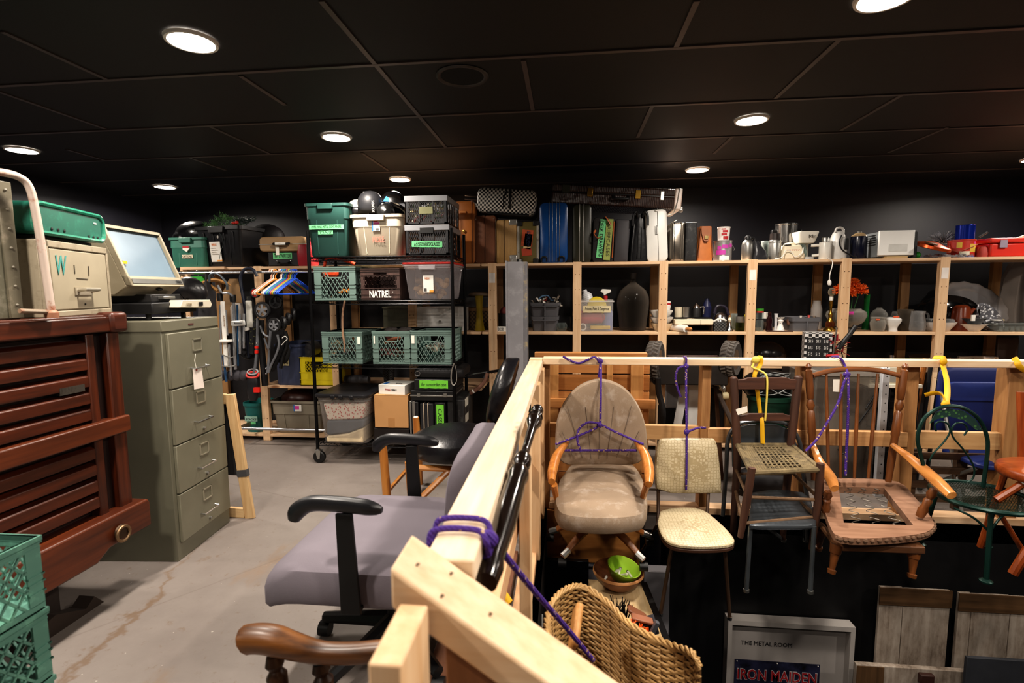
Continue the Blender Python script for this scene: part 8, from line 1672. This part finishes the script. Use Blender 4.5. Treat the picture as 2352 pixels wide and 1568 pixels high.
t2 = thing('green_bowl', 'lime green plastic bowl tilted inside the wooden bowl', 'bowl', tuple(q+Vector((.012, -.015, .055)))); t2.rotation_euler = (.12, .22, 0); B().lathe([(.045, 0), (.055, .004), (.082, .05), (.088, .07), (.084, .07), (.05, .012), (.001, .008)], 28).go('bowl', mat('b2dc48', .35, var=.05), t2)
for k, (dx, dy, a) in enumerate(((-.03, .0, .3), (-.005, .01, 1.2), (.015, -.02, -.6), (.045, -.015, 2.2), (-.085, -.035, .9))):
    s_ = thing('cork_figure', ('white stub leaning at the left in the green bowl', 'white stub with a dark end in the middle of the green bowl', 'pale stub lying across the green bowl', 'white stub near the front lip of the green bowl', 'small pale stub in the wooden bowl outside the green one')[k], 'stub', tuple(q+Vector((.01+dx, -.015+dy, .083 if k < 4 else .06)))); d = Vector((math.cos(a), math.sin(a), .5))*.016; B().tube([-d, d*.5, d], [.007, .006, .009], 8).go('stub', mat('ded8cc', .6), s_); B().sph(d*1.1, .007, 8, 6).go('dark_end', mat('3a3432' if k % 2 else 'cfc6b8', .5), s_)
t, W, H = S('monitor', 'thin black flat screen standing left of the display table', 'monitor', (1247, 1287, 1352, 1368), 2.85, -1.0+.001); B().box(-W/2, W/2, 0, .03, .45, H).go('screen', mat('08080a', .25), t, bevel=.003); B().box(-.03, .03, .03, .05, 0, .55).go('stand', M_BLK, t); B().box(-.12, .12, -.05, .1, 0, .015).go('foot', M_BLK, t)
t = thing('white_cable', 'thin white cable dangling by the black flat screen', 'cable', tuple(P(1235, 1420, Y=2.4))); B(t).tube(spline([P(x, y, Y=2.4) for x, y in ((1232, 1374), (1238, 1386), (1228, 1396), (1226, 1404), (1240, 1412), (1246, 1411))], 5), .003, 6).go('cable', M_WHITE, t); B(t).box(*sum([sorted((P(1234, 1415, Y=2.4)[i], (P(1248, 1434, Y=2.42))[i])) for i in range(3)], [])).go('plug_block', M_WHITE, t)
t = thing('prop_bin', 'dark open bin with black feathers, brown leather and orange flowers below the bowl', 'bin', (.36, 2.02, -1.0)); B(t).box(.22, .50, 1.88, 2.10, -1.0, -.44).go('bin_body', mat('16161a', .5), t, bevel=.006)
t2 = thing('black_feathers', 'spiky black feathers sticking out of the dark bin', 'feathers', tuple(P(1420, 1410, Y=2.05))); b = B(t2)
for k in range(60): a = P(1385+rnd.random()*55, 1440-rnd.random()*20, Y=2.02+rnd.random()*.06); b.bar(a, a+Vector(((rnd.random()-.5)*.06, 0, .04+rnd.random()*.07)), .012, .002, w2=.002)
b.go('feather_tips', mat('0e0c0c', .6), t2)['kind'] = 'stuff'
t2 = thing('leather_folder', 'brown leather strap ends lying over the dark bin', 'leather', tuple(P(1470, 1410, Y=2.0))); B(t2).bar(P(1442, 1395, Y=2.02), P(1485, 1420, Y=2.02), .05, .012).go('leather', mat('7a4a30', .5), t2, bevel=.004); B(t2).bar(P(1450, 1415, Y=1.98), P(1500, 1428, Y=1.98), .04, .012).go('leather', mat('8a5438', .5), t2, bevel=.004)
t2 = thing('grey_box', 'dark grey hinged box leaning in the dark bin', 'box', tuple(P(1490, 1445, Y=1.98))); B(t2).bar(P(1455, 1445, Y=2.0), P(1508, 1432, Y=2.0), .06, .05).go('box_body', mat('2e2e34', .5), t2, bevel=.004); B(t2).bar(P(1490, 1468, Y=1.93), P(1510, 1428, Y=1.93), .02, .015).go('lid_edge', mat('55565c', .4), t2)
for k, (x, y) in enumerate(((1452, 1436), (1470, 1446), (1488, 1455))):
    t2 = thing('orange_flower', ('left', 'middle', 'right')[k]+' one of three small orange artificial flowers in the dark bin', 'flower', tuple(P(x, y, Y=1.95))); b = B()
    for j in range(40): d = Vector((rnd.random()-.5, rnd.random()-.8, rnd.random()-.4)).normalized(); b.bar(d*.005, d*.024, .006, .003, w2=.004)
    b.go('petals', OF, t2)
# poster in a white shadow box
YP = 2.90; a, e = P(1673, 1425, Y=YP), P(1966, 1440, Y=YP); W = e.x-a.x; zt_ = (a.z+e.z)/2; H = .86
t = thing('framed_poster', 'white shadow box frame headed THE METAL ROOM with a band poster inside', 'framed poster', ((a.x+e.x)/2, YP, zt_-H))
FR_ = mat('b9b3ae', .6, var=.05); B().box(-W/2+.02, W/2-.02, .05, .06, .02, H-.02).go('backing', mat('a8a29e', .7, var=.04), t)
b = B(); b.box(-W/2, W/2, 0, .07, H-.028, H).box(-W/2, W/2, 0, .07, 0, .028).box(-W/2, -W/2+.024, 0, .07, .028, H-.028).box(W/2-.024, W/2, 0, .07, .028, H-.028).go('frame', FR_, t)
p = P(1760, 1478, Y=YP+.05)-t.location; text('THE METAL ROOM', .285, .026, M_INK, t, (p.x, .048, p.z), name='title_lettering')
a, e = P(1688, 1512, Y=YP+.045)-t.location, P(1884, 1520, Y=YP+.045)-t.location
o = B().box(a.x, e.x, .044, .048, a.z-.62, a.z-.004).go('poster', mat('23253c', .5, var=.9, ns=16, bump=.2), t)
for k, (dx, m_) in enumerate(((0, mat('b9b4b4', .6)), (0, mat('a01e26', .6)))): text('IRON MAIDEN', (e.x-a.x)*(.945 if k == 0 else .93), .074 if k == 0 else .066, m_, o, ((a.x+e.x)/2, .0435-k*.001, a.z-.092), name='poster_outline' if k == 0 else 'poster_lettering', bold=.035 if k == 0 else .01)
for x in (a.x+.012, (a.x+e.x)/2, e.x-.012): B().sph((x, .043, a.z-.012), .004, 8, 6).go('thumb_tack', M_WHITE, o)
def boards(name, label, px0, px1, ytop, Y, H, splits, cols):
    a, e = P(px0, ytop, Y=Y), P(px1, ytop+8, Y=Y); t = thing(name, label, 'board', ((a.x+e.x)/2, Y, a.z-H)); W = e.x-a.x; xs = [0]+splits+[1]
    for k in range(len(xs)-1): B().box(-W/2+W*xs[k]+.002, -W/2+W*xs[k+1]-.002, 0, .022, 0, H-.004*k).go('plank', whitewash, t, bevel=.003)
    B().box(-W/2-.003, W/2+.003, -.006, -.0005, H-.10, H+.001).go('stained_top', wood('4a3622', '6f5236', 'x'), t)
def ww():
    m, nt, N, L, p = _base('whitewash'); f = _noise(N, L, _coord(N, L, (1, 1, .35)), 9, 6, .7); f2 = _noise(N, L, _coord(N, L, (1, 1, .06)), 60, 3)
    c_ = _ramp(N, L, f, [(.34, lin('5a4a3c')), (.46, lin('958779')), (.6, lin('b5a99c'))]); c_ = _mix(N, L, .35, c_, _ramp(N, L, f2, [(.3, lin('5a4c3e')), (.7, lin('a0958a'))])); L.new(c_, p.inputs['Base Color']); p.inputs['Roughness'].default_value = .8; return m
whitewash = ww()
boards('plank_panel', 'weathered whitewashed plank panel left of its twin on the black stair wall', 2022, 2186, 1348, 2.92, .9, [.34], None); boards('plank_panel', 'weathered whitewashed plank panel at the right border of the black stair wall', 2204, 2400, 1362, 2.90, .9, [.16, .62], None)
a = P(1968, 1526, Y=2.80); t = thing('low_plank', 'grey brown weathered plank standing across the foot of the left panel', 'board', (a.x+.28, 2.8, a.z-.4)); B().box(-.28, .30, 0, .03, 0, .40).go('plank', whitewash, t, bevel=.003); B().box(-.28, -.14, -.004, -.0005, .02, .395).go('brown_end', wood('4a3622', '6f5236', 'z'), t); B().box(.03, .10, -.03, -.001, .33, .385).go('wooden_catch', mat('3a2018', .6), t, bevel=.006)
a = P(2222, 1510, Y=2.75); t = thing('chalk_slate', 'small grey slate board standing in front of the right plank panel', 'slate', (a.x+.2, 2.75, a.z-.35)); B().box(-.2, .25, 0, .02, 0, .35).go('slate', mat('2e3036', .75, var=.15, ns=12), t, bevel=.002)
for nm, lab, x, z, Y, zz in (('ledge', 'dark ledge the framed poster stands on', 1.28, 0, 2.93, P(1673, 1425, Y=YP).z-.87),): struct(B().box(.62, SX1, 2.70, SY1, zz-.06, zz).go('trim_4', M_BLKW, smooth=False))
